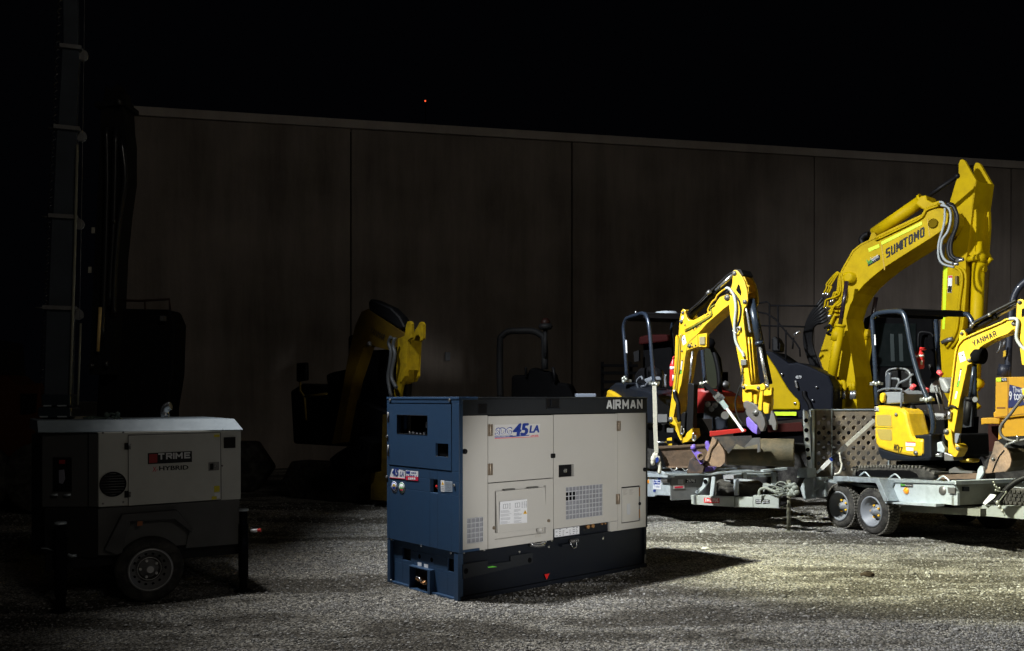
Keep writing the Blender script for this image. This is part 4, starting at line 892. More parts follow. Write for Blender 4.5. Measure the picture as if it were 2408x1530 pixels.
# ratchet and chain at the front
m = MB().tube([AP.p(*q, -.1) for q in S(Z5, (2480, 830), (2350, 880), (2240, 960), (2150, 1080), (2110, 1110))], .03, 8, 4)
single('chain_binder', m, BLK, 'black lever chain binder over the drawbar at the front of the right trailer', 'chain binder', AP.p(*S(Z5, (2240, 960))[0], -.1))
m = MB(); cp_ = []
for k, (x, y) in enumerate(((2100, 900), (2110, 930), (2130, 950), (2160, 960), (2120, 980), (2225, 1000), (2140, 1110), (2160, 1150), (2190, 1190), (2210, 1230))):
    cp_.append(AP.p(*S(Z5, (x, y))[0], -.13)); m.ball(cp_[-1], .012 if k < 6 else .024 - .004 * (k - 6), 8, (1, .7, 1.2))
m.tube(cp_, .006, 5)
single('shackle_chain', m, mat('bright_chain', (.34, .35, .30), .35, metal=.6), 'bright loose chain and shackle hanging at the front corner of the right trailer', 'chain', AP.p(*S(Z5, (2130, 950))[0], -.13))
# perforated ramp, standing at the rear
rr = RP.W(ur + .02, 0, 0); QP = Plane(rr.x, rr.y, 4)
rz1 = QP.uz(*S(Z5, (180, 160))[0])[1]; rz0 = .58; RW = 1.50
ramp = Thing('loading_ramp', 'rusty perforated loading ramp with galvanised edge standing at the back of the right trailer', 'ramp', rr)
pan = MB(); us = .10
nxh, nzh = 21, 13; cell_u = (RW - us) / nxh; cell_z = (rz1 - rz0) / nzh
for i in range(nxh):                        # plate with staggered round holes
    for j in range(nzh):
        a0, a1 = us + i * cell_u, us + (i + 1) * cell_u; b0, b1 = rz0 + j * cell_z, rz0 + (j + 1) * cell_z
        cor = [(a0, b0), (a1, b0), (a1, b1), (a0, b1)]
        if (i + j) % 2 == 0 and 0 < j < nzh - 1:
            cx, cz, r_ = (a0 + a1) / 2, (b0 + b1) / 2, min(cell_u, cell_z) * .43
            N = 12; ring = [(cx + r_ * cos(2 * pi * (k + .5) / N - 3 * pi / 4 - pi / N), cz + r_ * sin(2 * pi * (k + .5) / N - 3 * pi / 4 - pi / N)) for k in range(N)]
            bnd = []
            for k in range(4):
                p_, q_ = cor[k], cor[(k + 1) % 4]
                for f in (0, 1 / 3, 2 / 3): bnd.append((p_[0] + (q_[0] - p_[0]) * f, p_[1] + (q_[1] - p_[1]) * f))
            vs = [QP.W(u, 0, z) for u, z in bnd] + [QP.W(u, 0, z) for u, z in ring] + [QP.W(u, .02, z) for u, z in ring] + [QP.W(u, .02, z) for u, z in bnd]
            fs = [(k, (k + 1) % N, N + (k + 1) % N, N + k) for k in range(N)] + [(N + k, N + (k + 1) % N, 2 * N + (k + 1) % N, 2 * N + k) for k in range(N)] + [(2 * N + k, 2 * N + (k + 1) % N, 3 * N + (k + 1) % N, 3 * N + k) for k in range(N)]
            pan.add(vs, fs)
        else:
            pan.add([QP.W(u, 0, z) for u, z in cor], [(0, 1, 2, 3)]); pan.add([QP.W(u, .02, z) for u, z in cor], [(3, 2, 1, 0)])
ramp.part('perforated_plate', pan, RAMP)
ramp.part('edge_frame', MB().box(QP, 0, .03, -.10, .06, rz0 - .1, rz1).box(QP, RW, RW + .03, -.10, .06, rz0 - .1, rz1).box(QP, .03, RW, -.01, .06, rz1, rz1 + .012), GALV)
ef = ramp.part('side_frame', MB().slab(QP, S(Z5, (156, 160), (182, 166), (204, 200), (224, 500), (244, 780), (250, 830), (214, 830), (190, 600), (166, 480), (158, 300)), -.12, -.09, at=-.12), GALVB)
for k, (x, y) in enumerate(((178, 265), (182, 365), (186, 460), (196, 565), (206, 650))):
    q = QP.p(*S(Z5, (x, y))[0], -.122); ramp.part('frame_hole', MB().lathe(q, -QP.n, [(0, .028), (.002, .028), (.003, .001)], 14), DARK, ef)
for f in (.36, .98 * .72):
    a = QP.uz(*S(Z5, (435, 500))[0])[0] if f < .4 else RW * f
    ramp.part('centre_strip', MB().box(QP, a, a + .012, -.012, -.002, rz0, rz1), GALV)
ramp.part('side_channel', MB().box(QP, .03, .10, .0, .02, rz0, rz1), OLIVE)
for k in range(6): ramp.part('cross_bar', MB().box(QP, .03, RW, .03, .06, rz0 + (rz1 - rz0) * (k + .3) / 6, rz0 + (rz1 - rz0) * (k + .3) / 6 + .03), RUST)
# strap tying the machine down, in front of the ramp
SP = Plane(RP.W(-.3, .25, 0).x, RP.W(-.9, .25, 0).y - .22, 0)
def strap(name, lab, pl, rd, segs, d, wd=.045, cat='strap'):
    t = Thing(name, lab, cat, pl.p(*S(rd, segs[0][1])[0], d)); 
    for nm, a, b_, m_, w_ in segs:
        A, B = pl.p(*S(rd, a)[0], d), pl.p(*S(rd, b_)[0], d); dr_ = (B - A).normalized(); t.part(nm, MB().band([A, B], dr_.cross(pl.n).normalized() * w_, .006), m_)
    return t
strap('tie_down_strap', 'grey webbing strap with ratchet running down from the right excavator to the ramp corner', SP, Z5,
      [('webbing', (875, 262), (590, 520), STRAP, .045), ('ratchet', (590, 520), (500, 610), DSTEEL, .06), ('webbing', (500, 610), (445, 655), BLK, .04), ('label', (445, 655), (425, 675), SBLU, .045), ('webbing', (425, 675), (335, 760), WHT, .05), ('hook', (335, 760), (285, 800), STEEL, .035)], .0)
m = MB().tube([SP.p(*q, 0) for q in S(Z5, (520, 590), (535, 680), (545, 720), (520, 800), (470, 815))], .013, 6, 4)
single('loose_strap_end', m, STRAP, 'loose end of webbing dangling in front of the perforated ramp', 'strap', SP.p(*S(Z5, (535, 680))[0], 0))

# ------------------------------------------------------------------ left trailer
LP = Plane(2.03, 11.5, -72); LZ = LP.uz(1578, 1117)[1]
lt = Thing('plant_trailer', 'galvanised plant trailer with spare tyre on its drawbar under the left mini excavator', 'trailer', LP.W(0, 0, 0), LP.yaw, 'plant trailers')
lt.part('deck', MB().plan(LP, [(-2.7, 0), (-.02, 0), (-.02, 1.6), (-2.7, 1.6)], LZ - .06, LZ - .02), CHEQ)
tr(lt, LP, 'side_panel', Z2, [(160, 1000), (520, 1010), (535, 1190), (390, 1185), (385, 1200), (160, 1195)], 0, .03, GALV)
tr(lt, LP, 'side_rail', Z2, [(160, 985), (480, 985), (530, 1010), (525, 1022), (160, 1010)], -.03, .04, GALV)
tr(lt, LP, 'hook_plate', Z2, [(430, 965), (450, 962), (480, 995), (425, 1000)], -.03, .0, GALV)
ZS = zm(1511.0, 1098.9, .08557)
o = tr(lt, LP, 'maker_sign', ZS, [(285, 345), (505, 365), (495, 605), (290, 590)], -.006, -.002, STK)
tr(lt, LP, 'sign_band', ZS, [(300, 352), (490, 368), (485, 468), (300, 460)], -.0075, -.006, SBLU, parent=o)
text(lt, 'Ifor Williams', STK, LP.p(*S(ZS, (306, 438))[0], -.009), LP.p(*S(ZS, (482, 446))[0], -.009), .034, parent=o)
text(lt, 'Trailers', SBLU, LP.p(*S(ZS, (310, 548))[0], -.008), LP.p(*S(ZS, (485, 556))[0], -.008), .038, parent=o)
tr(lt, LP, 'sign_tab', ZS, [(430, 278), (500, 284), (490, 335), (425, 330)], -.006, -.002, SBLU, parent=o)
tr(lt, LP, 'sign_tab', ZS, [(300, 605), (362, 610), (345, 672), (283, 665)], -.006, -.002, SBLU, parent=o)
tr(lt, LP, 'side_reflector', Z2, [(312, 1045), (328, 1045), (328, 1075), (312, 1073)], -.01, -.0, MATS['amber_reflector'])
tr(lt, LP, 'side_lamp', Z2, [(442, 1038), (512, 1038), (515, 1072), (445, 1068)], -.03, .0, DSTEEL, bev=.004)
HL_ = Plane(*LP.W(0, 0, 0).xy, 18)
hz = LZ
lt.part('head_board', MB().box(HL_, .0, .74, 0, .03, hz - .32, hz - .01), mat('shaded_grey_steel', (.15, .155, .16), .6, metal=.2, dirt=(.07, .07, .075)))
lt.part('head_rail', MB().slab(HL_, S(Z2, (480, 990), (910, 992), (1000, 972), (1330, 958), (1330, 968), (1000, 988), (910, 1003), (480, 1000)), -.04, .03), GALV)
lt.part('head_rail', MB().slab(HL_, S(Z2, (1405, 952), (1625, 930), (1625, 950), (1405, 970)), -.04, .03), GALV)
for a in (.76, 1.05, 1.5): lt.part('front_strut', MB().box(HL_, a, a + .06, .0, .04, .36, hz), GALV)
o = tr(lt, HL_, 'number_plate', Z2, [(678, 1040), (770, 1040), (770, 1072), (678, 1072)], -.012, -.002, INK)
text(lt, '2696', WINK, HL_.p(*S(Z2, (688, 1067))[0], -.014), HL_.p(*S(Z2, (762, 1067))[0], -.014), .042, parent=o)
o = tr(lt, HL_, 'maker_sticker', Z2, [(560, 1098), (665, 1090), (665, 1128), (560, 1130)], -.006, -.002, mat('faded_sticker', (.36, .34, .34), .6))
tr(lt, HL_, 'sticker_print', Z2, [(575, 1108), (650, 1102), (650, 1118), (575, 1122)], -.008, -.006, SRED, parent=o)
tr(lt, HL_, 'grey_patch', Z2, [(605, 1040), (655, 1040), (655, 1085), (605, 1085)], -.006, -.002, VENTB)
DP = Plane(*LP.W(.15, .35, 0).xy, -40)
dm = mat('drawbar_paint', (.3, .3, .3))
lt.part('drawbar_arm', MB().slab(DP, S(Z2, (722, 1188), (1130, 1200), (1130, 1298), (730, 1273)), 0, .08), dm, bev=.004)
lt.part('drawbar_box', MB().slab(DP, S(Z2, (1134, 1202), (1305, 1208), (1305, 1302), (1134, 1298)), -.012, .09), dm, bev=.004)
lt.part('drawbar_box', MB().slab(DP, S(Z2, (1308, 1190), (1545, 1192), (1547, 1310), (1308, 1302)), -.03, .1), dm, bev=.004)
DP2 = Plane(*LP.W(.15, 1.25, 0).xy, -90)
lt.part('drawbar_arm', MB().box(DP2, -.1, .8, 0, .08, .38, .48), dm)
o = tr(lt, DP, 'coupling_plate', Z2, [(848, 1212), (990, 1217), (990, 1262), (848, 1256)], -.008, -.002, mat('sign_red', (.6, .03, .03), .4))
text(lt, '50mm COUPLING', STK, DP.p(*S(Z2, (858, 1247))[0], -.011), DP.p(*S(Z2, (982, 1252))[0], -.011), .045, parent=o, bold=.02)
for x0, x1 in ((1330, 1385), (1398, 1458)):
    o = tr(lt, DP, 'chassis_plate', Z2, [(x0, 1228), (x1, 1229), (x1, 1262), (x0, 1266)], -.037, -.032, INK)
    m = MB()
    for j in range(2):
        for i in range(4):
            a = x0 + 5 + i * (x1 - x0 - 8) / 4; m.slab(DP, S(Z2, (a, 1234 + 15 * j), (a + 8, 1234 + 15 * j), (a + 8, 1243 + 15 * j), (a, 1243 + 15 * j)), -.039, -.038)
    lt.part('plate_print', m, VENT, o)
for pts in ([(920, 1015), (950, 1015), (940, 1192), (900, 1192)], [(1125, 1040), (1165, 1040), (1165, 1190), (1130, 1190)]): tr(lt, DP, 'upright_bracket', Z2, pts, .02, .05, GALV)
tr(lt, DP, 'ramp_leg', Z2, [(845, 1030), (880, 1030), (888, 1060), (860, 1110), (790, 1180), (760, 1160), (830, 1100)], .05, .09, GALV, bev=.006)
q = DP.p(*S(Z2, (862, 1060))[0], .045); lt.part('leg_hole', MB().cyl(q, q - DP.n * .004, .03, 14), DARK)
# spare wheel flat on the drawbar
a, b_ = DP.p(*S(Z2, (980, 1120))[0], .33), DP.p(*S(Z2, (1375, 1120))[0], .33); rsp = (b_ - a).length / 2
c_ = (a + b_) / 2; zt_ = DP.uz(*S(Z2, (1180, 1050))[0], .33)[1]
wheel(lt, V((c_.x, c_.y, zt_)), (0, 0, 1), rsp, .24, rsp * .62, name='spare_wheel', lugs=0)
m = MB()
for k in range(4): m.lathe((c_.x, c_.y, zt_ - .05 - .045 * k), (0, 0, 1), [(0, rsp + .006), (.022, rsp + .006)], 40, False)
lt.part('tread', m, RUB)
tr(lt, DP, 'wheel_frame', Z2, [(1030, 1000), (1125, 1000), (1125, 1035), (1030, 1035)], .3, .4, VENTB)
# jockey stand and cable bundle at the tip
q = P(*S(Z2, (1640, 1440))[0], 10.75); lt.part('jockey_stand', MB().cyl(V((q.x, q.y, 0)), V((q.x, q.y, .62)), .024, 10).lathe(V((q.x, q.y, 0)), (0, 0, 1), [(0, .06), (.01, .06), (.02, .03)], 12), mat('olive_stand', (.12, .12, .09), .6))
lt.part('coupling_head', MB().slab(DP, S(Z2, (1545, 1200), (1600, 1190), (1640, 1215), (1630, 1270), (1550, 1300)), .0, .08), BLK, bev=.02)
rng = random.Random(11)
pale = mat('pale_plug', (.20, .22, .19), .6)
m = MB()
for k in range(4):
    pts = [DP.p(*S(Z2, (1480 + rng.random() * 220, 1080 + rng.random() * 110))[0], -.08 - rng.random() * .12) for _ in range(5)]; m.tube(pts, .0055, 6, 6)
lp_ = [DP.p(*S(Z2, (1570 + 52 * cos(t_), 1100 + 38 * sin(t_)))[0], -.1) for t_ in [k * pi / 6 for k in range(13)]]; m.tube(lp_, .008, 6)
m.tube([DP.p(*q, -.08) for q in S(Z2, (1365, 1190), (1370, 1140), (1420, 1120), (1500, 1150), (1560, 1160))], .018, 8, 4)
for x, y, r in ((1660, 1100, .05), (1700, 1120, .045), (1680, 1160, .05), (1715, 1160, .035), (1650, 1180, .04), (1690, 1090, .035)):
    m.ball(DP.p(*S(Z2, (x, y))[0], -.1), r, 8, (1, .8, .7 + .5 * rng.random()))
single('cable_and_plug', m, pale, 'tangle of pale trailer cable and plugs lying on the tip of the left drawbar', 'cable', DP.p(*S(Z2, (1570, 1100))[0], -.1))
for sgn in (-1.35, -2.05):
    q = LP.W(sgn, -.0, .285); wheel(lt, q, -LP.n, .285, .2, .185); wheel(lt, q + LP.n * 1.6, LP.n, .285, .2, .185)
# ---- things standing on the left trailer
KP = Plane(*LP.W(-.25, .0, 0).xy, 0)
wq = KP.uz(1570, 1090)[1]
bl = Thing('dozer_blade', 'rusty flat dozer blade across the front of the left mini excavator', 'blade', KP.p(*S(Z2, (600, 930))[0], 0))
bl.part('mouldboard', MB().slab(KP, S(Z2, (410, 745), (930, 712), (930, 925), (470, 925)), -.02, .03, at=0), RUST, bev=.006)
bl.part('top_edge', MB().slab(KP, S(Z2, (400, 732), (930, 705), (930, 722), (405, 752)), -.04, .04, at=0), mat('rusty_edge', (.11, .075, .05), .7))
bl.part('cutting_edge', MB().slab(KP, S(Z2, (480, 915), (930, 912), (930, 930), (485, 930)), -.05, -.01, at=0), WORN)
bl.part('side_plate', MB().slab(KP, S(Z2, (405, 750), (425, 745), (480, 925), (455, 925), (415, 850)), -.10, -.02, at=0), BLK)
for x in (570, 680): bl.part('tow_loop', MB().tube([KP.p(*q, -.04) for q in S(Z2, (x - 35, 930), (x - 20, 950), (x, 955), (x + 25, 940), (x + 35, 922))], .010, 8, 4), STEEL)
# big grading bucket, open side down
BP = Plane(*P(*S(Z2, (940, 900))[0], 10.95).xy, -22)
gb = Thing('grading_bucket', 'wide muddy grading bucket lying across the drawbar of the left trailer', 'bucket', BP.p(*S(Z2, (1000, 920))[0], 0))
e0 = [BP.p(*q, 0) for q in S(Z2, (1045, 905), (975, 925), (845, 915), (905, 720), (930, 640), (980, 680), (1020, 740), (1045, 800))]
gb.part('end_plate', MB().slab(BP, S(Z2, (835, 905), (850, 880), (900, 730), (930, 640), (985, 690), (1025, 745), (1047, 810), (1045, 880), (1000, 925)), -.015, .015, at=0), WORN, bev=.003)
prof = S(Z2, (930, 640), (985, 690), (1025, 745), (1047, 810), (1045, 880), (1000, 925))
nearc = [BP.p(*q, .0) for q in prof]; FRP = BP
sweep = BP.p(*S(Z2, (1660, 800))[0], .30) - BP.p(*S(Z2, (1047, 810))[0], .0)
prof2 = S(Z2, (935, 640), (1050, 655), (1075, 700), (1080, 800), (1060, 890), (1000, 925))
nearc = [BP.p(*q, .0) + V((0, 0, 0)) for q in prof]
def curved(t, name, m_, prof_pts, sw, ndiv=1, th=.02, parent=None):
    vs = [V(p) for p in prof_pts] + [V(p) + sw for p in prof_pts]; n = len(prof_pts)
    inn = [v + BP.n * th + V((0, 0, -th * .3)) for v in vs]
    fs = [(i, i + 1, n + i + 1, n + i) for i in range(n - 1)]; k = 2 * n
    fs += [(k + a, k + b, k + c, k + d) for a, b, c, d in fs] + [(0, n, k + n, k), (n - 1, 2 * n - 1, k + 2 * n - 1, k + n - 1)]
    return t.part(name, MB().add(vs + inn, fs), m_, parent)
# shell: generator points of a half round, swept along the bucket's width
hu, hzc = BP.uz(*S(Z2, (1000, 800))[0], 0); rad = (BP.uz(*S(Z2, (1000, 700))[0])[1] - BP.uz(*S(Z2, (1000, 930))[0])[1]) / 2
shell = []
for k in range(17):
    a = R(100 + 175 * k / 16); shell.append((cos(a), sin(a)))
W0, W1 = BP.uz(*S(Z2, (1035, 800))[0])[0], BP.uz(*S(Z2, (1655, 800))[0])[0]
cz = BP.uz(*S(Z2, (1035, 815))[0])[1]; top = BP.uz(*S(Z2, (1100, 660))[0])[1]; bot = BP.uz(*S(Z2, (1100, 925))[0])[1]; rad = (top - bot) / 2; cz = (top + bot) / 2
m = MB(); vs = []
for (c_, s_) in shell: vs += [BP.W(W0, .34 + c_ * rad * 1.1, cz + s_ * rad), BP.W(W1, .34 + c_ * rad * 1.1, cz + s_ * rad)]
fs = [(2 * i, 2 * i + 1, 2 * i + 3, 2 * i + 2) for i in range(16)]; m.add(vs, fs, True)
vs2 = []
for (c_, s_) in shell: vs2 += [BP.W(W0, .34 + c_ * rad * .98, cz + s_ * rad * .9), BP.W(W1, .34 + c_ * rad * .98, cz + s_ * rad * .9)]
m.add(vs2, fs, True); gb.part('shell', m, OLIVE)
gb.part('end_plate', MB().poly([BP.W(W1, .34 + c_ * rad * 1.1, cz + s_ * rad) for c_, s_ in shell], BP.u * .02), OLIVE)
gb.part('end_fill', MB().poly([BP.W(W0 - .02, .34 + c_ * rad * 1.1, cz + s_ * rad) for c_, s_ in shell], BP.u * .02), WORN)
gb.part('cutting_lip', MB().slab(BP, S(Z2, (940, 642), (1290, 632), (1300, 680), (1230, 745), (1150, 705), (1080, 800), (1030, 730)), .0, .04, at=.02), mat('dark_worn_lip', (.05, .05, .055), .45, metal=.4, dirt=(.16, .12, .08), dscale=8, damt=.9))
gb.part('weld_seam', MB().tube([BP.p(*q, -.02) for q in S(Z2, (965, 660), (960, 700), (915, 760), (890, 850), (850, 910))], .010, 6, 4), RUST)
for pts in ([(1300, 655), (1370, 650), (1375, 780), (1345, 790), (1350, 710), (1220, 740)],): gb.part('hitch_ear', MB().slab(BP, S(Z2, *pts), -.02, .03, at=-.02), DSTEEL)
# purple ear bucket
pb = Thing('purple_hitch_bucket', 'narrow dark bucket with bright purple hitch ears between blade and grading bucket', 'bucket', BP.p(*S(Z2, (790, 970))[0], -.1))
for d, dx, dy in ((-.12, 0, 0), (.16, 128, -32)):
    pb.part('hitch_ear', MB().slab(BP, [(x + dx * .25, y + dy * .25) for x, y in S(Z2, (728, 730), (740, 712), (762, 712), (780, 770), (830, 800), (842, 830), (838, 890), (815, 900), (770, 830), (735, 780))], d, d + .03), PURP, bev=.004)
q = BP.p(*S(Z2, (818, 828))[0], -.125); pb.part('pin_boss', MB().lathe(q, -BP.n, [(0, .045), (.02, .045), (.021, .028), (.005, .026)], 16), RUST)
q = BP.p(*S(Z2, (747, 740))[0], -.125); pb.part('pin_boss', MB().lathe(q, -BP.n, [(0, .03), (.015, .03), (.016, .001)], 14), PURP)
pb.part('shell', MB().slab(BP, S(Z2, (715, 850), (740, 835), (835, 905), (850, 925), (835, 985), (685, 985)), -.11, .16, at=-.11), mat('dark_scratched_steel', (.045, .04, .045), .6, metal=.3, dirt=(.16, .10, .07), dscale=9, damt=.9), bev=.01)
pb.part('lower_plate', MB().slab(BP, S(Z2, (850, 930), (945, 930), (935, 960), (850, 970)), -.02, .15, at=-.02), PURP)
# red beam
single('red_beam', MB().slab(Plane(*P(1712, 1010, 11.8).xy, -10), S(Z2, (903, 592), (1200, 562), (1245, 572), (1240, 595), (905, 640)), 0, .1), RED, 'red painted steel beam lying behind the grading bucket', 'beam', P(1712, 1015, 11.8), bev=.006)
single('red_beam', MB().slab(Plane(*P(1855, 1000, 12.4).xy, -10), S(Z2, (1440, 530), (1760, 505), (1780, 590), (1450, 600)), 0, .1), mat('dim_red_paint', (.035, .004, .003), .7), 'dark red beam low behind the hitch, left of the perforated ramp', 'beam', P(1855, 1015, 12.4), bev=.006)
# white strap with knot at left
WP2 = Plane(*P(1541, 1000, 11.15).xy, 0)
t = Thing('tie_down_strap', 'white webbing strap hanging down from the canopy post of the left mini excavator', 'strap', WP2.p(*S(Z2, (400, 900))[0], 0))
t.part('webbing', MB().band([WP2.p(*q, 0) for q in S(Z2, (382, 165), (388, 330), (392, 560), (402, 790))], V((.05, .0, 0)), .006), STRAP)
m = MB()
for x, y, r in ((385, 820, .03), (400, 830, .03), (375, 850, .035), (420, 850, .03), (370, 880, .03), (430, 890, .028), (436, 930, .024)): m.ball(WP2.p(*S(Z2, (x, y))[0], -.02), r, 8, (1, .8, 1.5))
m.tube([WP2.p(*q, -.02) for q in S(Z2, (400, 800), (420, 860), (436, 920), (430, 985))], .022, 6, 4)
t.part('knot', m, STRAP); t.part('ratchet', MB().slab(WP2, S(Z2, (395, 840), (420, 830), (425, 870), (400, 885)), -.05, -.03), SBLU)
t = Thing('tie_down_strap', 'taut grey strap with ratchet slanting down from the left canopy to the grading bucket', 'strap', P(1700, 960, 11.3))
LS = Plane(*P(1700, 960, 11.3).xy, -15)
for nm, a, b_, m_, w_ in (('webbing', (850, 140), (960, 250), BLK, .05), ('ratchet', (955, 240), (1010, 305), DSTEEL, .09), ('buckle', (985, 265), (1015, 300), STEEL, .10), ('webbing', (1005, 300), (1060, 375), mat('wet_webbing', (.26, .33, .34), .6), .06), ('webbing', (1060, 375), (1215, 590), WHT, .032)):
    A, B = LS.p(*S(Z2, a)[0], 0), LS.p(*S(Z2, b_)[0], 0); t.part(nm, MB().band([A, B], (B - A).normalized().cross(LS.n).normalized() * w_, .008), m_)
t.part('strap_coil', MB().lathe(LS.p(*S(Z2, (1045, 440))[0], -.02), LS.n, [(0, .05), (.04, .05), (.041, .03), (.002, .028)], 16), DSTEEL)
# ------------------------------------------------------------------ mini excavators
def canopy(t, HP, w_, posts, top, label_px, rd):
    (ra, rb_) = posts                       # rear post bottom, front post path
    pass
def digger_text(t, pl, s_, m_, a, b_, h, d, parent): return block(t, s_, m_, pl.p(*a, d), pl.p(*b_, d), h, .16, parent=parent, up=V((0, 0, 1)) - pl.u * .35)

# ---- left one
HL = Plane(1.63, 13.0, -72); LBm = Plane(2.12, 12.0, -45)
lm = Thing('mini_excavator', 'yellow mini excavator on the left trailer with its arm folded down to a purple hitch', 'excavator', HL.W(.5, .4, 0), HL.yaw, 'yellow mini excavators on trailers')
def lp(name, pts, d0, d1, m_, rd=YA, pl=LBm, at=None, **k): return lm.part(name, MB().slab(pl, S(rd, *pts), d0, d1, at=at), m_, **k)
BT = .27                                    # boom thickness
boom = lp('boom', [(905, 800), (930, 660), (945, 637), (970, 635), (990, 655), (1000, 710), (1020, 760), (1045, 785), (1100, 782), (1140, 765), (1330, 660), (1400, 560), (1460, 470), (1560, 425), (1600, 430), (1622, 460), (1618, 520), (1590, 575), (1520, 625), (1290, 830), (1160, 975),
                   (1162, 1150), (1010, 1200), (990, 1260), (975, 1400), (935, 1650), (870, 1900), (820, 2150), (790, 2170), (760, 2150), (790, 1900), (830, 1600), (850, 1200), (880, 1010), (895, 990)], 0, BT, YEL, bev=.006)
lp('pipe_cover', [(850, 1010), (865, 992), (885, 995), (882, 1100), (868, 1300), (845, 1525), (828, 1525), (845, 1250)], -.02, .03, YEL, bev=.005)
for dx in (0, 14, 28):
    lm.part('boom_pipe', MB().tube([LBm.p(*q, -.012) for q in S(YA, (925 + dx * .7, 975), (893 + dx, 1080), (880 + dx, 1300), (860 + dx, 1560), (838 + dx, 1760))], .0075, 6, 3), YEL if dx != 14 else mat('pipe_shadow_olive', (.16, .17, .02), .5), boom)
lm.part('boom_pipe', MB().tube([LBm.p(*q, -.012) for q in S(YA, (985, 915), (1300, 735), (1325, 700), (1300, 640), (1370, 520), (1400, 505), (1430, 440), (1500, 380), (1540, 355))], .011, 8, 3), YEL, boom)
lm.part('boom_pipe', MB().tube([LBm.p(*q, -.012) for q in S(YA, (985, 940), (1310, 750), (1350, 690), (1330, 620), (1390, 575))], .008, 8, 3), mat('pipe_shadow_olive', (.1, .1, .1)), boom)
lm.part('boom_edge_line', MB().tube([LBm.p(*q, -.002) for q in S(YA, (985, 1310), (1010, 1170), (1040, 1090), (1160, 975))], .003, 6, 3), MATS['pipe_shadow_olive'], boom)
digger_text(lm, LBm, 'YANMAR', INK, *S(YA, (1096, 948), (1330, 752)), .062, -.004, boom)
def pin(t, pl, rd, x, y, r, d=0, m_=DSTEEL, parent=None, name='pin'):
    q = pl.p(*S(rd, (x, y))[0], d); return t.part(name, MB().lathe(q, -pl.n, [(0, r), (.012, r), (.014, r * .5), (.02, r * .45), (.021, .001)], 14), m_, parent)
for x, y, r in ((1566, 474, .04), (958, 682, .02), (935, 805, .024), (1050, 1140, .026), (1130, 1130, .01), (1090, 1145, .008), (1075, 1100, .008), (945, 1210, .012), (988, 852, .008)): pin(lm, LBm, YA, x, y, r, 0, parent=boom)
o = lp('notice_sticker', [(925, 1020), (980, 990), (1005, 1095), (960, 1130)], -.004, -.002, STK, parent=boom); lp('sticker_print', [(955, 1040), (970, 1032), (975, 1055), (958, 1060)], -.006, -.004, INK, parent=o)
lp('notice_sticker', [(935, 740), (960, 715), (965, 760), (940, 790)], -.004, -.002, STK, parent=boom)
o = lp('maker_sticker', [(935, 1335), (960, 1335), (932, 1525), (905, 1525)], -.004, -.002, INK, parent=boom); lp('sticker_print', [(938, 1345), (953, 1345), (935, 1470), (922, 1470)], -.006, -.004, WINK, parent=o); lp('sticker_print', [(925, 1480), (940, 1480), (934, 1520), (918, 1520)], -.006, -.004, SGRN, parent=o)
# lamp under the knee
lb = lp('lamp_box', [(1165, 980), (1285, 960), (1280, 1150), (1170, 1150)], .0, .03, YEL, at=.0)
q0 = LBm.p(*S(YA, (1215, 1070))[0], -.0)
lp('work_lamp', [(1180, 1015), (1255, 1010), (1255, 1120), (1180, 1120)], -.02, .0, mat('lamp_glass', (.25, .22, .13), .15, coat=.5), parent=lb, bev=.006)
# arm: two side plates, a recessed web and the lower box
AT = .24
ear = [(1640, 110), (1660, 96), (1690, 98), (1715, 120), (1765, 185), (1810, 270), (1840, 390), (1847, 470), (1840, 550), (1820, 590), (1792, 625), (1783, 700), (1790, 800), (1830, 1150), (1862, 1525), (1900, 1760), (1905, 1900), (1820, 1950), (1775, 1900), (1770, 1700), (1750, 1480), (1690, 1180), (1640, 900), (1600, 700), (1588, 560), (1600, 480), (1630, 440), (1590, 400), (1630, 300), (1640, 200)]
arm = lp('arm', ear, -.03, 0, YEL, at=-.03, bev=.005)
lp('arm_plate', ear[:22][:13] + [(1800, 800), (1690, 700), (1640, 440), (1600, 400), (1630, 300), (1640, 200)], AT, AT + .03, YEL, at=0, parent=arm, bev=.004)
lp('arm_box', [(1600, 520), (1700, 400), (1810, 480), (1800, 600), (1780, 700), (1785, 800), (1828, 1150), (1860, 1525), (1900, 1760), (1900, 1895), (1825, 1945), (1778, 1895), (1772, 1700), (1752, 1480), (1692, 1180), (1645, 900), (1605, 700)], .0, AT, YEL, at=0, parent=arm)
lp('triangle_hole', [(1715, 290), (1735, 310), (1758, 400), (1748, 448), (1685, 375), (1695, 340)], -.034, -.03, DARK, parent=arm)
for x, y, r in ((1666, 140, .03), (1808, 532, .028)): pin(lm, LBm, YA, x, y, r, -.03, parent=arm)
lp('end_cap', [(1645, 95), (1690, 80), (1750, 90), (1790, 160), (1760, 180), (1710, 110)], 0, AT, BLK, at=-.0, parent=arm)
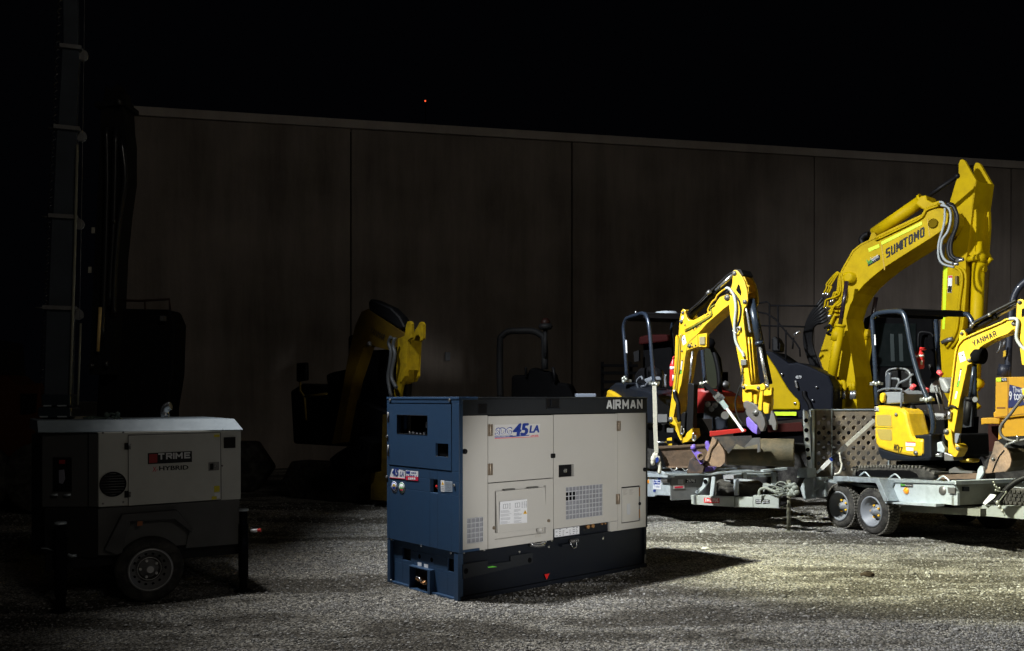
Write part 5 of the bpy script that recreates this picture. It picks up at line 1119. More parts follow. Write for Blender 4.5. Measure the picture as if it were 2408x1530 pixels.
# hydraulics
hydr(lm, LBm.p(*S(YA, (1030, 745))[0], .08), LBm.p(*S(YA, (1665, 135))[0], .08), .60, .052, .024, BLK, STEEL, parent=boom)
lm.part('black_hose', MB().tube([LBm.p(*q, .0) for q in S(YA, (1035, 665), (1180, 540), (1290, 425), (1340, 385), (1500, 235), (1600, 150), (1650, 128))], .013, 8, 3), BHOSE)
lm.part('hose_clamp', MB().cyl(LBm.p(*S(YA, (1290, 425))[0], -.02), LBm.p(*S(YA, (1335, 385))[0], -.02), .028, 8), DSTEEL)
lm.part('grey_hose', MB().tube([LBm.p(*q, -.05) for q in S(YA, (1545, 350), (1580, 345), (1625, 390), (1665, 470), (1685, 620), (1670, 780), (1665, 930), (1685, 1080), (1740, 1190), (1780, 1240), (1795, 1290))], .019, 8, 4), HOSE)
lm.part('black_hose', MB().tube([LBm.p(*q, -.04) for q in S(YA, (1545, 410), (1600, 372), (1660, 420), (1725, 520), (1750, 640), (1735, 760), (1700, 870), (1695, 900))], .011, 8, 4), BHOSE)
lm.part('hose_guide', MB().tube([LBm.p(*q, -.06) for q in S(YA, (1650, 925), (1650, 950), (1690, 965), (1712, 940), (1708, 920))], .009, 6, 3), STEEL)
lm.part('hose_clamp', MB().tube([LBm.p(*q, -.05) for q in S(YA, (1690, 900), (1740, 880), (1738, 930))], .014, 6, 2), DSTEEL)
lm.part('coupler', MB().slab(LBm, S(YA, (1745, 1325), (1820, 1325), (1825, 1400), (1750, 1410)), -.07, -.035), DSTEEL, bev=.006)
lm.part('steel_pipe', MB().tube([LBm.p(*q, -.045) for q in S(YA, (1775, 1400), (1770, 1480), (1780, 1600), (1760, 1700))], .011, 8, 3), STEEL)
lm.part('black_hose', MB().tube([LBm.p(*q, -.05) for q in S(Z2, (1205, 20), (1200, 120), (1170, 210), (1142, 300), (1145, 380), (1170, 460), (1215, 530))], .010, 8, 4), BHOSE)
hydr(lm, LBm.p(*S(YA, (1890, 500))[0], .08), LBm.p(*S(Z2, (1440, 165))[0], .08), .52, .046, .022, TUBE, STEEL, parent=arm)
lm.part('steel_pipe', MB().tube([LBm.p(*q, .0) for q in S(YA, (1820, 600), (1850, 760), (1875, 930), (1890, 940))], .014, 8, 2), STEEL, arm)
for dx in (0, 40): lm.part('arm_pipe', MB().tube([LBm.p(*q, -.01 + dx * .001) for q in S(YA, (1858 + dx, 1020), (1880 + dx, 1300), (1912 + dx, 1640))], .011, 8, 2), YEL, arm)
lm.part('far_cylinder', MB().cyl(LBm.p(*S(YA, (1900, 500))[0], .17), LBm.p(*S(Z2, (1455, 150))[0], .17), .045, 12), BLK, arm)
# bucket linkage, quick hitch
lk = lp('link_arm', [(1205, 160), (1225, 148), (1245, 160), (1370, 155), (1395, 140), (1420, 170), (1415, 200), (1360, 215), (1310, 198), (1245, 200), (1225, 210), (1205, 195)], -.07, -.035, YEL, rd=Z2, bev=.005)
for x, y in ((1220, 178), (1358, 185)): pin(lm, LBm, Z2, x, y, .022, -.07, parent=lk)
lp('arm_tip', [(1225, 195), (1345, 215), (1340, 340), (1300, 345), (1262, 320), (1240, 270)], .0, .16, YEL, rd=Z2, bev=.006, parent=arm)
lp('tipping_link', [(1368, 210), (1400, 200), (1385, 400), (1350, 385)], -.06, -.03, YEL, rd=Z2, bev=.005)
lp('tipping_link', [(1400, 215), (1480, 180), (1470, 420), (1400, 430)], .1, .16, YEL, rd=Z2, bev=.005)
ht = lp('quick_hitch', [(1215, 330), (1225, 308), (1255, 305), (1320, 335), (1375, 390), (1410, 470), (1420, 530), (1400, 590), (1375, 590), (1340, 520), (1290, 480), (1245, 430), (1245, 385), (1218, 365)], -.04, .02, mat('hitch_steel', (.10, .10, .105), .55, metal=.4, dirt=(.16, .10, .06), dscale=14), rd=Z2, bev=.006)
lp('hitch_plate', [(1215, 330), (1225, 308), (1255, 305), (1320, 335), (1375, 390), (1410, 470), (1420, 530), (1400, 590), (1375, 590), (1340, 520), (1290, 480), (1245, 430)], .10, .14, MATS['hitch_steel'], rd=Z2, parent=ht)
pin(lm, LBm, Z2, 1332, 415, .04, -.04, parent=ht)
lp('hitch_ear', [(1238, 470), (1258, 450), (1300, 490), (1350, 540), (1340, 620), (1300, 600), (1245, 540)], .0, .1, PURP, rd=Z2, bev=.01, parent=ht)
lp('hitch_hook', [(1425, 500), (1460, 480), (1478, 395), (1500, 430), (1525, 510), (1515, 580), (1495, 575), (1480, 530), (1420, 525)], .05, .09, DSTEEL, rd=Z2)
# swing post, cylinders at the foot
sw = lp('swing_post', [(522, 470), (535, 450), (560, 460), (590, 520), (605, 570), (628, 650), (648, 690), (640, 725), (500, 725), (498, 655), (575, 640), (575, 600), (545, 560), (522, 530)], -.02, .16, YEL, rd=Z2, bev=.01)
lp('swing_gap', [(497, 678), (640, 672), (640, 700), (497, 705)], -.025, -.02, BLK, rd=Z2, parent=sw)
lp('post_lug', [(690, 600), (735, 560), (745, 640), (690, 690), (652, 700), (650, 650)], -.02, .16, YEL, rd=Z2, bev=.008, parent=sw)
pin(lm, LBm, Z2, 535, 478, .035, -.02, parent=sw)
bc = lp('cylinder_cover', [(695, 140), (730, 138), (755, 150), (740, 620), (700, 640), (680, 560)], .0, .1, BLK, rd=Z2, bev=.01)
lm.part('cylinder_rod', MB().cyl(LBm.p(*S(YA, (1090, 1190))[0], .05), LBm.p(*S(Z2, (712, 150))[0], .05), .016, 10), STEEL)
lp('black_cover', [(632, 430), (655, 410), (675, 415), (660, 600), (620, 625)], -.03, .08, BLK, rd=Z2, bev=.01)
for x, y in ((645, 540), (755, 600)): lm.part('tie_hook', MB().tube([LBm.p(*q, -.05) for q in S(Z2, (x - 5, y), (x - 15, y + 60), (x, y + 78), (x + 15, y + 55), (x + 12, y + 25))], .011, 8, 3), STEEL)
lm.part('boom_hose', MB().tube([LBm.p(*q, -.03) for q in S(Z2, (575, 215), (580, 270), (605, 330), (610, 420), (620, 500))], .028, 8, 3), BLK)
lm.part('hose_fitting', MB().cyl(LBm.p(*S(Z2, (572, 200))[0], -.03), LBm.p(*S(Z2, (572, 245))[0], -.03), .024, 10), STEEL)
lm.part('blade_rod', MB().cyl(P(*S(Z2, (400, 692))[0], 12.0), P(*S(Z2, (500, 692))[0], 12.0), .012, 8), STEEL)
# canopy
def canopy_build(t, HP, pts_hoop, w_, ztop, roof_u, clampz, tubr=.027, far=None):
    hoops = []
    for d in (0, w_):
        path = [HP.W(u, d, z) for u, z in (pts_hoop if d == 0 or not far else far)]; hoops.append(t.part('canopy_hoop', MB().tube(path, tubr, 10, 4), TUBE))
    u0, u1 = roof_u
    r_ = t.part('canopy_roof', MB().box(HP, u0, u1, .02, w_ - .02, ztop - .03, ztop + .008), BLK, bev=.015)
    t.part('roof_lip', MB().box(HP, u0, u0 + .03, 0, w_, ztop - .07, ztop - .02).box(HP, u1 - .03, u1, 0, w_, ztop - .07, ztop - .02), BLK, r_)
    for d in (0, w_):
        for u, z in (clampz if d == 0 else clampz[:1]): t.part('canopy_clamp', MB().box(HP, u - .06, u + .06, d - .05, d + .05, z - .018, z + .018), mat('zinc_clamp', (.42, .44, .40), .35, metal=.7), hoops[0 if d == 0 else 1])
    return r_
hz = lambda x, y, rd=YA: HL.uz(*S(rd, (x, y))[0])
pth = [hz(185, 1560), hz(160, 1150), hz(140, 900), hz(160, 800), hz(200, 752), hz(320, 712), hz(400, 690), hz(450, 722), hz(485, 830), hz(510, 1050), hz(545, 1500), hz(575, 1750)]
zt_ = hz(330, 712)[1]
canopy_build(lm, HL, pth, .78, zt_ + .01, (.05, .62), [hz(110 / .17113 * .25145 + 20, 1620), (hz(560, 1650))])
lm.part('beacon', MB().lathe(HL.W(.3, .5, zt_ + .015), (0, 0, 1), [(0, .17), (.02, .175), (.03, .16), (.05, .15), (.055, .001)], 24), mat('beacon_lens', (.30, .34, .38), .2, coat=.6))
lm.part('roof_bracket', MB().tube([HL.p(*q) for q in S(YA, (298, 695), (300, 665), (310, 665), (312, 695))], .008, 6).tube([HL.p(*q) for q in S(YA, (320, 700), (345, 700), (365, 685))], .01, 6), STEEL)
lm.part('safety_label', MB().slab(HL, S(YA, (163, 1055), (180, 1060), (190, 1235), (172, 1235)), -.04, -.036), STK)
m = MB()
for x, y in ((90, 100), (105, 90), (120, 105), (95, 125), (370, 150), (390, 145), (405, 155), (820, 145), (850, 140), (870, 135)): m.ball(HL.p(*S(Z2, (x, y))[0], -.04) if x < 500 else LBm.p(*S(Z2, (x, y))[0], -.05), .028, 6)
lm.part('clamp_bolts', m, MATS['zinc_clamp'])
# body, seat and controls
bd = lm.part('engine_cover', MB().slab(HL, S(Z2, (-40, 180), (15, 135), (100, 140), (180, 180), (300, 200), (400, 260), (400, 520), (-60, 500)), .04, .45, at=.04), NAVY, bev=.03)
lm.part('yellow_cover', MB().slab(HL, S(Z2, (-90, 330), (-60, 200), (-10, 225), (40, 262), (90, 300), (130, 520), (-90, 520)), -.02, .5, at=-.02), YEL, bev=.03)
lm.part('seat', MB().slab(HL, S(Z2, (180, 160), (190, 60), (230, 0), (330, -20), (380, 20), (385, 160), (380, 230), (200, 230)), .45, .60, at=.45), BLK, bev=.05)
for pts in ([(215, 160), (225, 110), (260, 80), (275, 110)], [(455, 20), (460, 90), (465, 170)], [(490, 175), (485, 110), (490, 60)], [(250, 210), (265, 170), (300, 165), (320, 130)]):
    lm.part('control_lever', MB().tube([HL.p(*q, .2) for q in S(Z2, *pts)], .016, 8, 3), mat('lever_grey', (.12, .13, .15), .4, coat=.4))
lm.part('armrest', MB().slab(HL, S(Z2, (285, 100), (350, 75), (365, 110), (330, 135), (290, 130)), .1, .25), CANV, bev=.02)
m = MB().tube([HL.p(*q, .15) for q in S(Z2, (130, 160), (200, 175), (260, 210), (285, 280))], .02, 8, 4).tube([HL.p(*q, .12) for q in S(Z2, (215, 140), (240, 200), (262, 240), (250, 290))], .016, 8, 4)
lm.part('hose_bundle', m, mat('glossy_hose', (.03, .035, .045), .25, coat=.6))
lm.part('undercarriage', MB().slab(HL, S(Z2, (330, 560), (500, 520), (560, 560), (600, 720), (400, 740), (330, 800)), .15, .45), DARK)
for x0, y0, x1, y1 in ((415, 430, 500, 505), (500, 560, 560, 600)): lm.part('warning_sticker', MB().slab(HL, S(Z2, (x0, y0), (x1, y0), (x1, y1), (x0, y1)), .02, .025), mat('grey_sticker', (.12, .12, .12), .6))
for d in (.0, .62): lm.part('track', MB().uzslab(HL, [(-.5, LZ + .02), (.75, LZ + .02), (.88, LZ + .14), (.80, LZ + .28), (-.5, LZ + .28), (-.62, LZ + .14)], d, d + .22), RUB, bev=.03)
def extinguisher(lab, pl, d, a, b_, r):
    A, B = pl.p(*a, d), pl.p(*b_, d); ax = (B - A); L_ = ax.length; t = Thing('fire_extinguisher', lab, 'fire extinguisher', B, 0, 'red fire extinguishers on canopy posts')
    t.part('cylinder', MB().lathe(B, A - B, [(0, r * .8), (.02, r), (L_ * .72, r), (L_ * .82, r * .7), (L_ * .88, r * .35), (L_ * .93, r * .35)], 16), mat('extinguisher_red', (.55, .03, .03), .3, coat=.4))
    t.part('label_band', MB().lathe(B.lerp(A, .58), A - B, [(0, r * 1.015), (L_ * .10, r * 1.015)], 16), STK)
    t.part('instruction_panel', MB().lathe(B.lerp(A, .2), A - B, [(0, r * .5), (L_ * .2, r * .5)], 10), STK).location -= V((0, r * .55, 0))
    t.part('handle', MB().tube([B.lerp(A, .92), A, A + V((r * 1.3, 0, -.0))], .012, 6).tube([B.lerp(A, .9), B.lerp(A, .88) + V((r * 1.5, -.0, .02))], .009, 6), MATS['extinguisher_red'])
    return t
extinguisher('red fire extinguisher half hidden behind the boom of the left mini excavator', HL, .62, *S(YA, (822, 1290), (812, 1700)), .045)

# ---- right one
HR = Plane(4.483, 11.2, -72); RB = Plane(4.91, 10.2, -54)
rm = Thing('mini_excavator', 'yellow mini excavator with black canopy on the right trailer in front of the perforated ramp', 'excavator', HR.W(.5, .4, 0), HR.yaw, 'yellow mini excavators on trailers')
def rp(name, pts, d0, d1, m_, rd=Z5, pl=HR, at=None, **k): return rm.part(name, MB().slab(pl, S(rd, *pts), d0, d1, at=at), m_, **k)
cov_ = rp('engine_cover', [(880, 112), (940, 112), (1060, 125), (1150, 142), (1185, 162), (1205, 200), (1225, 290), (1262, 425), (1290, 448), (1370, 455), (1370, 600), (1355, 632), (1300, 640), (1200, 625), (1080, 600), (970, 568), (915, 543), (888, 500), (876, 420), (873, 250)], -.06, .22, YEL, at=-.06, bev=.035)
rp('skirt', [(900, 545), (915, 543), (970, 568), (1080, 600), (1200, 625), (1300, 640), (1355, 632), (1370, 600), (1370, 455), (1290, 448), (1270, 418), (1445, 405), (1450, 640), (1420, 675), (1200, 680), (1000, 675), (935, 645), (912, 600)], -.04, .7, NAVY, at=-.05, bev=.02)
rp('cover_shade', [(1250, 640), (1345, 630), (1368, 560), (1372, 640), (1400, 650), (1350, 665)], -.045, -.04, NAVY)
for pts, pts2 in (([(900, 210), (1040, 208), (1052, 222), (1055, 318), (1045, 325), (915, 320), (905, 300)], 0), ([(905, 362), (915, 352), (1050, 356), (1058, 370), (1060, 465), (1050, 472), (945, 462), (925, 440)], 0)):
    o = rp('vent_screen', pts, -.0635, -.060, mat('vent_mesh_olive', (.36, .27, .05), .7, dirt=(.16, .13, .04), dscale=160, damt=1.0), at=-.06, parent=cov_)
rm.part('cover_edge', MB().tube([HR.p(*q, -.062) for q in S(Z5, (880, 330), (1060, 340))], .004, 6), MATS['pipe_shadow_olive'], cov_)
o = rp('fleet_number', [(878, 135), (922, 140), (924, 175), (878, 172)], -.066, -.062, INK, at=-.06, parent=cov_); text(rm, '5300', WINK, HR.p(*S(Z5, (880, 166))[0], -.068), HR.p(*S(Z5, (922, 169))[0], -.068), .055, parent=o)
text(rm, 'ViO', INK, HR.p(*S(Z5, (1068, 568))[0], -.064), HR.p(*S(Z5, (1118, 576))[0], -.064), .075, parent=cov_, bold=.04, slant=.2); text(rm, '17', INK, HR.p(*S(Z5, (1120, 594))[0], -.064), HR.p(*S(Z5, (1156, 599))[0], -.064), .07, parent=cov_, bold=.03, slant=.2)
for pts in ([(1202, 486), (1300, 490), (1300, 528), (1202, 525)], [(1205, 538), (1280, 545), (1280, 578), (1207, 573)]):
    o = rp('warning_sticker', pts, -.0655, -.062, STK, at=-.06, parent=cov_)
rp('sticker_stripe', [(1208, 484), (1300, 488), (1300, 496), (1208, 492)], -.067, -.0655, SRED, at=-.06, parent=cov_)
pin(rm, HR, Z5, 1104, 205, .022, -.06, parent=cov_); pin(rm, HR, Z5, 1304, 597, .028, -.06, parent=cov_)
# cab floor, seat etc.
rp('step_floor', [(1200, 410), (1590, 400), (1600, 640), (1430, 660), (1280, 450)], .1, .75, BLK, at=.1, bev=.02)
rp('dark_interior', [(1210, 250), (1380, 200), (1600, 230), (1590, 420), (1270, 420)], .3, .8, DARK, at=.3)
HRz = lambda x, y, rd=Z1: HR.uz(*S(rd, (x, y))[0])
pth = [HRz(515, 720), HRz(500, 420), HRz(490, 260), HRz(492, 215), HRz(530, 188), HRz(640, 180), HRz(672, 200), HRz(690, 260), HRz(720, 420), HRz(765, 580), HRz(820, 720), HRz(842, 830), HRz(835, 890)]
zt_ = HRz(640, 172)[1]
canopy_build(rm, HR, pth, .98, zt_ + .015, (.08, .46), [HRz(512, 600), HRz(806, 692)], .029, pth[:8] + [(pth[7][0] + .02, z_) for z_ in (2.1, 1.7, 1.3, 1.05)])
rm.part('roof_bracket', MB().tube([HR.p(*q) for q in S(Z1, (560, 185), (600, 178), (605, 170))], .011, 6), STEEL)
rp('safety_label', [(498, 315), (504, 315), (507, 375), (500, 375)], -.045, -.04, STK, rd=Z1)
m = MB()
for x, y, d in ((495, 595, -.05), (510, 602, -.05), (527, 596, -.05), (788, 690, -.05), (802, 697, -.05), (818, 690, -.05), (828, 685, -.05)): m.ball(HR.p(*S(Z1, (x, y))[0], d), .026, 6)
rm.part('clamp_bolts', m, MATS['zinc_clamp'])
rp('seat', [(560, 545), (568, 520), (600, 512), (680, 514), (712, 540), (712, 640), (570, 650)], .42, .56, BLK, rd=Z1, bev=.04)
rm.part('seat_rim', MB().tube([HR.p(*q, .41) for q in S(Z1, (572, 640), (568, 560), (578, 525), (620, 512), (680, 516), (708, 545), (710, 600))], .012, 8, 4), mat('seat_piping', (.16, .17, .19), .3, coat=.5))
rm.part('seat_back_cover', MB().slab(HR, S(Z1, (560, 560), (575, 530), (590, 540), (585, 640), (562, 650)), .38, .42), mat('seat_grey', (.05, .058, .075), .4, coat=.3), bev=.015)
rp('tool_box', [(548, 645), (655, 640), (668, 660), (665, 712), (560, 720), (548, 705)], .0, .35, CANV, rd=Z1, at=.0, bev=.02)
rp('yellow_hook', [(530, 660), (545, 650), (555, 665), (552, 700), (538, 712), (528, 695)], -.05, -.01, YEL, rd=Z1, bev=.01)
rm.part('grab_rail', MB().tube([HR.p(*q, -.03) for q in S(Z1, (520, 645), (560, 630), (650, 632), (658, 650), (655, 740))], .013, 8, 4), mat('rail_grey', (.10, .11, .13), .3, coat=.5))
for pts in ([(625, 640), (640, 600), (690, 575), (722, 545)], [(650, 660), (690, 640), (715, 622)], [(600, 570), (640, 575), (640, 600)], [(710, 600), (715, 640), (700, 690)]):
    rm.part('control_lever', MB().tube([HR.p(*q, .25) for q in S(Z1, *pts)], .015, 8, 3), MATS['lever_grey'])
for a, b_ in (((716, 630), (732, 608)), ((872, 530), (890, 548)), ((796, 634), (812, 640))): rm.part('red_knob', MB().cyl(HR.p(*S(Z1, a)[0], .2), HR.p(*S(Z1, b_)[0], .2), .026, 10), mat('knob_red', (.8, .09, .1), .4))
rp('console', [(815, 610), (860, 560), (900, 570), (930, 625), (925, 655), (815, 655)], .35, .6, mat('console_grey', (.20, .21, .22), .4, coat=.3), rd=Z1, bev=.03)
rm.part('joystick', MB().tube([HR.p(*q, .35) for q in S(Z1, (822, 490), (835, 520), (862, 575))], .024, 8, 3, ).lathe(HR.p(*S(Z1, (852, 560))[0], .35), (0, 0, 1), [(-.03, .06), (0, .05), (.03, .04), (.06, .025)], 12), BLK)
for dx in (0, 25): rm.part('control_rod', MB().cyl(HR.p(*S(Z1, (850 + dx, 620))[0], .3), HR.p(*S(Z1, (885 + dx, 760))[0], .3), .008, 6), DSTEEL)
rp('dash_panel', [(700, 780), (740, 780), (745, 835), (700, 830)], .1, .12, VENT, rd=Z1); rp('dash_panel', [(820, 770), (900, 775), (915, 810), (830, 810)], .3, .33, VENTB, rd=Z1)
rm.part('fuel_cap', MB().lathe(HR.p(*S(Z1, (715, 760))[0], .15), -HR.n, [(0, .09), (.05, .09), (.07, .05)], 16), BLK)
rp('yellow_plate', [(770, 815), (830, 808), (830, 860), (775, 865)], .3, .33, mat('dim_olive_yellow', (.30, .21, .02), .6), rd=Z1)
# track
o = rp('track', [(640, 800), (655, 770), (700, 742), (850, 735), (1200, 737), (1350, 740), (1440, 770), (1490, 805), (1500, 845), (1470, 870), (1350, 868), (640, 840)], .0, .22, RUB, at=.0, bev=.03)
rp('track_side', [(690, 800), (730, 772), (1240, 776), (1310, 810), (1330, 845), (690, 835)], -.006, .0, DARK, at=0, parent=o)
m = MB(); tk = [HR.uz(*q) for q in S(Z5, (655, 770), (700, 742), (850, 735), (1030, 736), (1200, 737), (1350, 740), (1440, 770), (1490, 805), (1500, 845))]
for (a, b_) in zip(tk, tk[1:]):
    n_ = max(1, int(((a[0] - b_[0]) ** 2 + (a[1] - b_[1]) ** 2) ** .5 / .05))
    for k in range(n_):
        u, z = a[0] + (b_[0] - a[0]) * k / n_, a[1] + (b_[1] - a[1]) * k / n_; m.box(HR, u - .012, u + .012, -.012, .225, z - .01, z + .014)
rm.part('track_lugs', m, RUBC, o)
rm.part('track', MB().uzslab(HR, [(tk[0][0], .6), (tk[-1][0] + .02, .6), (tk[-1][0], tk[2][1]), (tk[0][0], tk[2][1])], .66, .88), RUB, bev=.03)
rp('track_frame', [(1100, 680), (1650, 670), (1700, 820), (1480, 860), (1100, 740)], .25, .7, DARK, at=.25)
# dozer blade of the right machine
rp('dozer_blade', [(1515, 825), (1995, 800), (2000, 860), (1520, 868)], -.02, .05, RUST, pl=RB, at=0)
rp('blade_end', [(1915, 870), (1935, 770), (1960, 730), (1990, 745), (1995, 800), (1950, 870)], -.06, -.02, GALV, pl=RB)
rp('blade_arm', [(1600, 690), (1895, 700), (1890, 660), (1760, 655), (1600, 650)], .3, .45, YEL, pl=RB, at=.3, bev=.02)
rp('hose_clutter', [(1640, 770), (1700, 740), (1760, 780), (1880, 790), (1880, 805), (1640, 800)], .05, .15, DSTEEL, pl=RB)
# swing post and boom
sp = rp('swing_post', [(1590, 400), (1590, 370), (1610, 348), (1640, 348), (1665, 375), (1672, 420), (1680, 500), (1700, 560), (1700, 500), (1740, 520), (1755, 545), (1745, 580), (1712, 640), (1690, 640), (1660, 610), (1630, 600), (1630, 480), (1600, 450)], -.04, .14, YEL, pl=RB, bev=.01)
pin(rm, RB, Z5, 1615, 380, .03, -.04, parent=sp); pin(rm, RB, Z5, 1733, 550, .022, -.04, parent=sp)
rp('swing_bracket', [(1505, 495), (1560, 480), (1600, 560), (1590, 600), (1500, 580)], -.02, .1, GALV, pl=RB, bev=.01)
rm.part('swing_cylinder', MB().cyl(RB.p(*S(Z5, (1470, 620))[0], -.02), RB.p(*S(Z5, (1575, 622))[0], -.02), .022, 10), STEEL)
rp('swing_base', [(1585, 590), (1680, 620), (1690, 680), (1590, 680)], -.02, .2, DSTEEL, pl=RB, bev=.01)
bm = rp('boom', [(560, 620), (568, 540), (585, 518), (610, 520), (628, 545), (635, 595), (800, 510), (1000, 430), (1060, 400), (1110, 400), (1150, 410), (1170, 450), (1160, 500), (1120, 515), (1070, 560), (960, 600), (840, 660), (780, 700), (765, 745), (768, 800), (745, 840), (700, 835), (690, 870), (650, 885), (635, 960), (570, 1250), (520, 1530), (500, 1650), (440, 1660), (450, 1400), (500, 1050), (530, 720)], .0, .16, YEL, rd=Z4, pl=RB, bev=.006)
digger_text(rm, RB, 'YANMAR', INK, *S(Z4, (712, 690), (962, 578)), .06, -.004, bm)
for x, y, r in ((1138, 450, .026), (592, 555, .018), (672, 835, .022), (738, 783, .01), (692, 800, .01)): pin(rm, RB, Z4, x, y, r, 0, parent=bm)
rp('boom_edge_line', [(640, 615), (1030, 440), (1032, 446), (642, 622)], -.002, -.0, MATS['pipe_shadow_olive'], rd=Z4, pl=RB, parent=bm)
rm.part('boom_pipe', MB().tube([RB.p(*q, -.012) for q in S(Z4, (1110, 400), (1040, 412), (1000, 440), (650, 590), (580, 640), (530, 740), (480, 1150), (455, 1320))], .011, 8, 3), YEL, bm)
o = rp('notice_sticker', [(555, 760), (610, 740), (635, 835), (575, 858)], -.004, -.002, STK, rd=Z4, pl=RB, parent=bm); rp('sticker_print', [(585, 775), (598, 770), (602, 790), (590, 795)], -.006, -.004, INK, rd=Z4, pl=RB, parent=o)
o = rp('maker_sticker', [(573, 920), (590, 922), (552, 1118), (535, 1115)], -.004, -.002, INK, rd=Z4, pl=RB, parent=bm); rp('sticker_print', [(576, 935), (586, 937), (566, 1050), (556, 1048)], -.006, -.004, WINK, rd=Z4, pl=RB, parent=o); rp('sticker_print', [(555, 1050), (566, 1052), (552, 1112), (541, 1110)], -.006, -.004, SGRN, rd=Z4, pl=RB, parent=o)
rp('reflector', [(530, 1160), (548, 1162), (530, 1240), (514, 1236)], -.004, -.002, STK, rd=Z4, pl=RB, parent=bm)
rm.part('work_lamp', MB().lathe(RB.p(*S(Z4, (790, 790))[0], .05), V((.5, -.8, -.1)), [(-.1, .05), (-.05, .09), (.03, .09), (.032, .001)], 18), DARK, bm)
hydr(rm, RB.p(*S(Z4, (650, 540))[0], .06), RB.p(*S(Z4, (1190, 240))[0], .06), .56, .036, .022, BLK, mat('cyl_rod', (.3, .3, .31), .3, metal=.7), parent=bm)
rm.part('black_hose', MB().tube([RB.p(*q, .0) for q in S(Z4, (680, 480), (720, 440), (870, 360), (940, 320), (1060, 260), (1165, 205))], .018, 8, 3), BHOSE)
m = MB()
for x, y in ((690, 478), (710, 455), (880, 358)): m.ball(RB.p(*S(Z4, (x, y))[0], -.01), .022, 8)
rm.part('hose_fitting', m, DSTEEL)
# arm going out of the picture
rm.part('arm', MB().slab(RB, S(Z4, (1160, 380), (1165, 250), (1175, 205), (1200, 192), (1230, 200), (1262, 240), (1330, 420), (1330, 640), (1345, 900), (1300, 905), (1220, 880), (1190, 640), (1140, 520), (1175, 420)), -.03, .0), YEL, bev=.005)
rm.part('arm_plate', MB().slab(RB, S(Z4, (1165, 250), (1175, 205), (1200, 192), (1230, 200), (1262, 240), (1330, 420), (1330, 640), (1345, 900), (1240, 905)), .14, .17, at=0), YEL)
pin(rm, RB, Z4, 1197, 228, .02, -.03)
rp('arm_slot', [(1218, 300), (1250, 285), (1250, 370), (1215, 385)], -.034, -.03, DARK, rd=Z4, pl=RB)
rm.part('grey_hose', MB().tube([RB.p(*q, -.05) for q in S(Z4, (1090, 402), (1150, 400), (1178, 430), (1170, 520), (1165, 600), (1200, 670), (1240, 710), (1300, 760))], .018, 8, 4), HOSE)
rm.part('arm_tip', MB().slab(RB, S(Z5, (2380, -60), (2700, -80), (2700, 300), (2440, 250)), .0, .14), YEL, bev=.01)
hydr(rm, RB.p(*S(Z4, (640, 1500))[0], .06), RB.p(*S(Z4, (722, 860))[0], .06), .42, .042, .020, BLK, TUBE, parent=bm)
rp('cylinder_guard', [(612, 1225), (690, 1210), (700, 1300), (690, 1530), (600, 1540)], .05, .1, mat('guard_black', (.02, .022, .028), .3, coat=.4), rd=Z4, pl=RB)
rm.part('hose_clamp', MB().tube([RB.p(*q, -.02) for q in S(Z4, (410, 1330), (450, 1345), (490, 1310), (545, 1345))], .013, 6, 2), BLK)
rm.part('hose_fitting', MB().cyl(RB.p(*S(Z4, (465, 1370))[0], -.02), RB.p(*S(Z4, (455, 1450))[0], -.02), .022, 8), STEEL)
rm.part('tie_hook', MB().lathe(RB.p(*S(Z4, (728, 1245))[0], -.03), RB.n, [(0, .03), (.01, .03), (.011, .018), (.001, .017)], 14), STEEL)
rp('rear_guard_plate', [(1700, 395), (1750, 400), (1720, 500), (1700, 490)], -.04, .0, CANV, pl=RB)
# bucket in the corner
bk = rp('bucket_side', [(2110, 478), (2140, 480), (2215, 540), (2262, 600), (2280, 680), (2262, 745), (2220, 790), (2090, 800), (1990, 812), (1995, 790), (2030, 760), (2055, 660), (2080, 600)], -.03, .0, WORN, pl=RB, bev=.004)
rp('bucket_shell', [(2215, 540), (2262, 600), (2280, 680), (2262, 745), (2220, 790), (2180, 800), (2180, 560)], .0, .45, OLIVE, pl=RB, at=0, parent=bk)
rp('bucket_back', [(2110, 480), (2200, 430), (2500, 420), (2500, 560), (2215, 545)], .02, .1, BLK, pl=RB, at=0, parent=bk)
rm.part('bucket_seam', MB().tube([RB.p(*q, -.034) for q in S(Z5, (2205, 570), (2150, 640), (2105, 740), (2085, 795))], .006, 6, 3), BLK, bk)
pin(rm, RB, Z5, 2094, 660, .018, -.03, parent=bk)
rm.part('bucket_hose', MB().tube([RB.p(*q, -.06) for q in S(Z5, (2520, -60), (2408, 20), (2270, 200), (2180, 310), (2165, 380), (2200, 440), (2290, 475), (2400, 465), (2500, 440))], .016, 8, 5), mat('dull_hose', (.07, .065, .062), .5))
rm.part('hose_fitting', MB().tube([RB.p(*q, -.08) for q in S(Z5, (2335, 420), (2340, 470), (2230, 510), (2215, 540))], .012, 6, 2), STEEL)
extinguisher('red fire extinguisher with white band beside the canopy post of the right mini excavator', HR, .12, *S(Z1, (762, 395), (762, 515)), .052)
